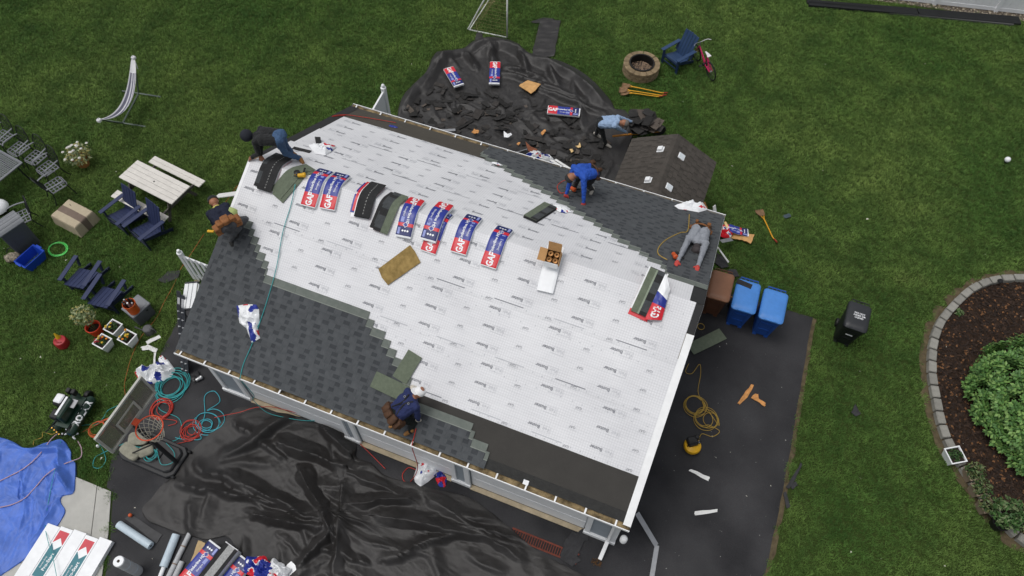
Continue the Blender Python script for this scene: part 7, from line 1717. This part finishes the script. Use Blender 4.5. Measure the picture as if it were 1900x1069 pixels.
DK = mat('black_fabric', '#1f2021', .9, .2, 14, .3, 60, sheen=.1); DENIM = mat('denim', '#3f5878', .9, .2, 12, .3, 60); BOOT = mat('tan_boot', '#8a6236', .8, .2, 14); HOOD = mat('dark_hood', '#23262e', .9, .15, 12); NVS = mat('navy_shirt', '#1b2032', .9, .15, 12, .2, 60); NVB = mat('navy_sweatshirt', '#262f58', .9, .15, 12, .2, 60); DGP = mat('grey_trousers', '#4a4b4e', .9, .18, 12, .2, 60); SNK = mat('dark_sneaker', '#2b2a29', .7, .2, 14); SNW = mat('pale_sneaker', '#b9b3a9', .7, .2, 14); LBL = mat('light_blue_shirt', '#8fa6c4', .9, .1, 12, .2, 60); RBL = mat('royal_blue_jersey', '#2450ad', .8, .12, 10, .2, 50); GRS = mat('grey_jersey', '#8b8f96', .9, .1, 12, .2, 60); LEA = mat('brown_leather', '#7a4f2c', .75, .3, 14, .3, 50); LEAD = mat('dark_leather', '#4b3220', .75, .3, 14, .3, 50)
# 1 roofer in a black hoodie bending over the ridge end
aL, aR = BK(*ibk(557, 294, .09), .09), BK(*ibk(541, 283, .09), .09)
pel = solve_z(517, 255, (aL+aR)/2, .80, 5.12); nk = solve_z(474, 252, pel, .52, 5.0); hd_ = solve_z(459, 253, nk, .17, 4.9)
def mk(label, hd_, nk, pel, hands, feet, arm_pole, leg_pole, mats, face, knees=None):
    "hands: points; feet: (ankle, toe) pairs"
    t_ = (nk-pel).normalized(); lat = t_.cross(V((0, 0, 1))).normalized(); c = (nk+pel)/2
    hs_ = sorted(hands, key=lambda h: (h-c).dot(lat)); idx = sorted(range(2), key=lambda i: (feet[i][0]-pel).dot(lat)); fs_ = [feet[i] for i in idx]; kn = [knees[i] for i in idx] if knees else None
    return person(label, hd_, nk, pel, hs_, [f[0] for f in fs_], [f[1] for f in fs_], [arm_pole]*2, [leg_pole]*2, mats, face, knees=kn)
P = mk('roofer in black hoodie and blue jeans bending over the ridge end', hd_, nk, pel, [at(484, 291, 4.46), at(466, 293, 4.45)], [(aL, BK(*ibk(562, 302, .05), .05)), (aR, BK(*ibk(549, 288, .05), .05))], (.2, 0, -.3), (-.4, -.5, .3), [DK, DENIM, SKIN, HOOD, BOOT], (-.2, .0, -1))
X = MX.Translation(P['head']); q = MB(); q.ball((0, 0, 0), .135, 16, 10); q.v = [v+P['head']-P['f']*.03+P['u']*.01 for v in q.v if True]; q.build('hood', HOOD, P['t'], smooth=True)
# 2 roofer with tool belt at the left rake
aL, aR = FR(*ifr(427, 446, .08), .08), FR(*ifr(438, 431, .08), .08)
pel = solve_z(421, 416, (aL+aR)/2, .62, 4.35); nk = solve_z(402, 386, pel, .50, 4.45); hd_ = solve_z(397, 375, nk, .17, 4.35)
P = mk('roofer in navy shirt with brown tool belt leaning out over the left rake', hd_, nk, pel, [at(428, 392, 3.95), at(394, 404, 3.9)], [(aL, FR(*ifr(431, 455, .045), .045)), (aR, FR(*ifr(440, 440, .045), .045))], (.1, -.1, -.5), (.3, .2, .6), [NVS, DGP, SKIN, SKIN, SNK], (-.4, .3, -1))
tool_belt(P, mat('tan_leather', '#8a5a33', .75, .3, 14, .3, 50), 7, .16, 3); cap_hat(P, DK, True)
q = MB(); q.ball((0, 0, 0), 1, 12, 8, sc=(.15, .11, .10)); q.v = [v*(1+.25*NZ.noise(v*9))+P['pelvis']+P['lat']*.20+P['tdir']*.22 for v in q.v]; q.build('sweatshirt', mat('lime_cloth', '#a9b874', .85, .15, 10), P['t'], smooth=True)
MB().bar(P['pelvis']-P['lat']*.30-P['tdir']*.02, P['pelvis']-P['lat']*.40+P['tdir']*.06, .05, .03).build('tape_measure', mat('tool_yellow', '#d7a520'), P['t'])
MB().tube([P['neck']+P['lat']*(.075*math.cos(a))+P['lat'].cross(P['tdir'])*(.07*math.sin(a))-P['tdir']*.005 for a in [k*.5236 for k in range(12)]], .022, 6, closed=True).build('collar', mat('yellow_collar', '#cfc56a', .85), P['t'], smooth=True)
# 3 kneeling roofer with white cap and harness
pel = at(733, 768, FR(*ifr(738, 785))[2]+.52); nk = solve_z(768, 738, pel, .52, pel.z+.22); hd_ = solve_z(778, 729, nk, .17, nk.z+.04)
kn_ = [FR(*ifr(757, 770, .07), .07), FR(*ifr(768, 783, .07), .07)]
def clampdist(a, b, L_): d = b-a; return a+d.normalized()*min(L_, d.length)
P = mk('kneeling roofer in navy sweatshirt, white cap and black harness near the front gutter', hd_, nk, pel, [FR(*ifr(766, 722, .12), .12), FR(*ifr(777, 779, .12), .12)], [(FR(*ifr(735, 786, .07), .07), FR(*ifr(724, 792, .05), .05)), (FR(*ifr(762, 800, .07), .07), FR(*ifr(752, 806, .05), .05))], (.2, -.4, .3), (0, 0, 1), [NVB, mat('dark_plaid_trousers', '#151a19', .9), GL_WHITE, SKIN, BOOT], (.6, .3, -.6), knees=kn_)
cap_hat(P, mat('white_cap', '#e6e6e6', .7, .05, 8), True, back=True); tool_belt(P, LEAD, 7, .15, 5)
bk_ = P['lat'].cross(P['tdir']); bk_ = bk_ if bk_.z > 0 else -bk_
for s in (-1, 1):
    a = P['neck']-P['tdir']*.02+P['lat']*.09*s+bk_*.075; b = P['chest']-P['tdir']*.02+P['lat']*.03*s+bk_*.118; c = P['pelvis']+P['tdir']*.08+P['lat']*.10*s+bk_*.115; MB().tube(spline([a, b, c], 5), .016, 6).build('harness_strap', G_BLK, P['t'])
    MB().tube([P['chest']+P['tdir']*.08+P['lat']*(.085*s+.02*math.cos(k*.785))+bk_*.128+P['tdir']*.02*math.sin(k*.785) for k in range(8)], .006, 5, closed=True).build('harness_ring', AL, P['t'])
# 4 man at the wheelbarrow
aL, aR = at(1106, 249, .13), at(1124, 267, .13)
pel = solve_z(1115, 227, (aL+aR)/2, .82, .98); nk = solve_z(1147, 226, pel, .53, 1.2); hd_ = solve_z(1158, 229, nk, .17, 1.1)
P = mk('man in light blue shirt and grey cap loading shingles into the wheelbarrow', hd_, nk, pel, [at(1172, 226, .78), at(1161, 245, .72)], [(aL, at(1115, 255, .08)), (aR, at(1133, 273, .08))], (-.1, .2, -.4), (.5, -.3, .2), [LBL, DK, mat('grey_glove', '#8d9096', .8), SKIN, SNW], (.5, -.2, -1))
cap_hat(P, mat('grey_cap', '#6a6764', .85, .1, 10), True)
# 5 roofer in royal blue
aL, aR = BK(*ibk(1066, 347, .09), .09), BK(*ibk(1099, 352, .09), .09)
pel = solve_z(1100, 317, (aL+aR)/2, .74, 3.72); nk = solve_z(1071, 321, pel, .52, 3.85); hd_ = solve_z(1060, 329, nk, .17, 3.75)
P = mk('roofer in royal blue jersey, cap and red gloves nailing shingles on the back slope', hd_, nk, pel, [BK(*ibk(1050, 362, .10), .10), BK(*ibk(1083, 378, .07), .07)], [(aL, BK(*ibk(1059, 353, .05), .05)), (aR, BK(*ibk(1096, 360, .05), .05))], (.1, -.2, -.4), (-.4, -.6, .2), [RBL, DK, GL_RED, SKIN, SNW], (-.6, -.4, -.8))
cap_hat(P, mat('black_cap', '#2a2a2b', .85), True, m2=mat('white_brim', '#cfd2d6', .7)); tool_belt(P, LEAD, 4, .11, 8)
# 6 roofer in grey
kn_ = [BK(*ibk(1278, 450, .08), .08), BK(*ibk(1311, 450, .08), .08)]
rz_ = BK(*ibk(1300, 440))[2]; pel = at(1301, 424, rz_+.34); nk = solve_z(1293, 450, pel, .52, pel.z+.15); hd_ = solve_z(1292, 462, nk, .16, nk.z-.02)
P = mk('roofer in grey jersey and red gloves kneeling on the new shingles at the right rake', hd_, nk, pel, [BK(*ibk(1256, 488, .08), .08), BK(*ibk(1294, 497, .07), .07)], [(BK(*ibk(1292, 428, .07), .07), BK(*ibk(1287, 419, .05), .05)), (BK(*ibk(1314, 430, .07), .07), BK(*ibk(1318, 421, .05), .05))], (0, .2, .4), (0, 0, 1), [GRS, DK, GL_RED, mat('dark_beanie_hair', '#3a3536', .9), LEAD], (-.1, -.5, -.9), knees=kn_)
tool_belt(P, LEA, 4, .09, 12); cap_hat(P, mat('charcoal_cap', '#413c3d', .85, .15, 12), True)
# ================================================================== grass on the lawn (uncountable: one object)
def grass():
    import numpy as np
    G_M = bpy.data.materials.new('grass_blade'); G_M.use_nodes = True; n = G_M.node_tree.nodes; l = G_M.node_tree.links; b = n['Principled BSDF']
    b.inputs['Roughness'].default_value = .65; b.inputs['Specular IOR Level'].default_value = .25
    g = n.new('ShaderNodeNewGeometry'); oi = n.new('ShaderNodeObjectInfo')
    def nz(sc, d): z = n.new('ShaderNodeTexNoise'); z.inputs['Scale'].default_value = sc; z.inputs['Detail'].default_value = d; z.inputs['Roughness'].default_value = .6; l.new(g.outputs['Position'], z.inputs['Vector']); return z.outputs[0]
    def ramp(f, p0, c0, p1, c1): r = n.new('ShaderNodeValToRGB'); r.color_ramp.elements[0].position = p0; r.color_ramp.elements[1].position = p1; r.color_ramp.elements[0].color = c0+(1,); r.color_ramp.elements[1].color = c1+(1,); l.new(f, r.inputs[0]); return r.outputs[0]
    def mix(t, f, a, c):
        m = n.new('ShaderNodeMix'); m.data_type = 'RGBA'; m.blend_type = t
        if isinstance(f, float): m.inputs[0].default_value = f
        else: l.new(f, m.inputs[0])
        l.new(a, m.inputs[6]); l.new(c, m.inputs[7]); return m.outputs[2]
    A = ramp(nz(.16, 4), .35, (.078, .172, .036), .66, (.172, .268, .068))
    B = ramp(nz(1.1, 6), .34, (.58, .66, .60), .68, (1.36, 1.28, 1.22))
    C = ramp(oi.outputs['Random'], .0, (.66, .70, .64), 1.0, (1.36, 1.30, 1.36))
    c = mix('MULTIPLY', 1.0, mix('MULTIPLY', 1.0, A, B), C)
    dry = ramp(nz(.55, 8), .66, (0, 0, 0), .80, (1, 1, 1))
    rgb = n.new('ShaderNodeRGB'); rgb.outputs[0].default_value = (.15, .15, .06, 1)
    c = mix('MIX', dry, c, rgb.outputs[0]); l.new(c, b.inputs['Base Color'])
    # tufts (kept out of the scene, instanced by the lawn)
    tufts = []; r_ = random.Random(2)
    for k in range(4):
        mb = MB()
        for i in range(20):
            a, d = r_.random()*6.28, r_.random()**.5*.065; x, y = d*math.cos(a), d*math.sin(a); h = r_.uniform(.025, .062); la = r_.random()*6.28; le = r_.uniform(.01, .05); w2 = r_.uniform(.0025, .005)
            px, py = math.cos(la+1.57)*w2, math.sin(la+1.57)*w2; tx, ty = x+math.cos(la)*le, y+math.sin(la)*le
            mx_, my_ = x+math.cos(la)*le*.35, y+math.sin(la)*le*.35
            mb.add([(x-px, y-py, -.005), (x+px, y+py, -.005), (mx_+px*.8, my_+py*.8, h*.6), (mx_-px*.8, my_-py*.8, h*.6), (tx, ty, h)], [(0, 1, 2, 3), (3, 2, 4)])
        tufts.append(bpy.data.objects.new('tuft', mb.mesh('tuft', G_M)))
    col = bpy.data.collections.new('tufts')
    for t in tufts: col.objects.link(t)
    # lawn cells that carry grass
    holes = [drive_r, [tuple(p) for p in conc], [tuple(p) for p in bed], [(RX0+.1, -3.7), (RX1-.05, -3.7), (RX1-.05, 3.7), (RX0+.1, 3.7)]]+LAWN_HOLES
    boxes = [(min(p[0] for p in h), max(p[0] for p in h), min(p[1] for p in h), max(p[1] for p in h)) for h in holes]
    cs = .2; vs = []; fs = []
    corners = [at(-60, -60), at(1960, -60), at(1960, 1130), at(-60, 1130)]; fp = [(p.x, p.y) for p in corners]
    x0, x1, y0, y1 = min(p[0] for p in fp), max(p[0] for p in fp), min(p[1] for p in fp), max(p[1] for p in fp)
    for i in range(int((x1-x0)/cs)+1):
        for j in range(int((y1-y0)/cs)+1):
            x, y = x0+i*cs, y0+j*cs
            if not inpoly(x, y, fp): continue
            if any(bb[0] < x < bb[1] and bb[2] < y < bb[3] and inpoly(x, y, h) for h, bb in zip(holes, boxes)): continue
            o = len(vs); vs += [(x-cs/2, y-cs/2, .0), (x+cs/2, y-cs/2, .0), (x+cs/2, y+cs/2, .0), (x-cs/2, y+cs/2, .0)]; fs.append((o, o+1, o+2, o+3))
    me = bpy.data.meshes.new('grass'); me.from_pydata(vs, [], fs); o = bpy.data.objects.new('grass', me); COL.objects.link(o)
    tag(o, 'short mown green lawn grass around the garage', 'grass', kind='stuff')
    ng = bpy.data.node_groups.new('grow_grass', 'GeometryNodeTree'); ng.interface.new_socket('Geometry', in_out='INPUT', socket_type='NodeSocketGeometry'); ng.interface.new_socket('Geometry', in_out='OUTPUT', socket_type='NodeSocketGeometry')
    N = ng.nodes; L = ng.links; gi, go = N.new('NodeGroupInput'), N.new('NodeGroupOutput')
    ds = N.new('GeometryNodeDistributePointsOnFaces'); ds.inputs['Density'].default_value = GRASS_DENSITY; L.new(gi.outputs[0], ds.inputs[0])
    ci = N.new('GeometryNodeCollectionInfo'); ci.inputs[0].default_value = col; ci.inputs['Separate Children'].default_value = True
    ip = N.new('GeometryNodeInstanceOnPoints'); ip.inputs['Pick Instance'].default_value = True; L.new(ds.outputs[0], ip.inputs[0]); L.new(ci.outputs[0], ip.inputs[2])
    rv = N.new('FunctionNodeRandomValue'); rv.data_type = 'FLOAT_VECTOR'; rv.inputs[0].default_value = (-.12, -.12, 0); rv.inputs[1].default_value = (.12, .12, 6.283); L.new(rv.outputs[0], ip.inputs['Rotation'])
    rs = N.new('FunctionNodeRandomValue'); rs.data_type = 'FLOAT'; rs.inputs[2].default_value = .75; rs.inputs[3].default_value = 1.5; rs.inputs['Seed'].default_value = 3; L.new(rs.outputs[1], ip.inputs['Scale'])
    L.new(ip.outputs[0], go.inputs[0])
    md = o.modifiers.new('grow', 'NODES'); md.node_group = ng
GRASS_DENSITY = 190
grass()
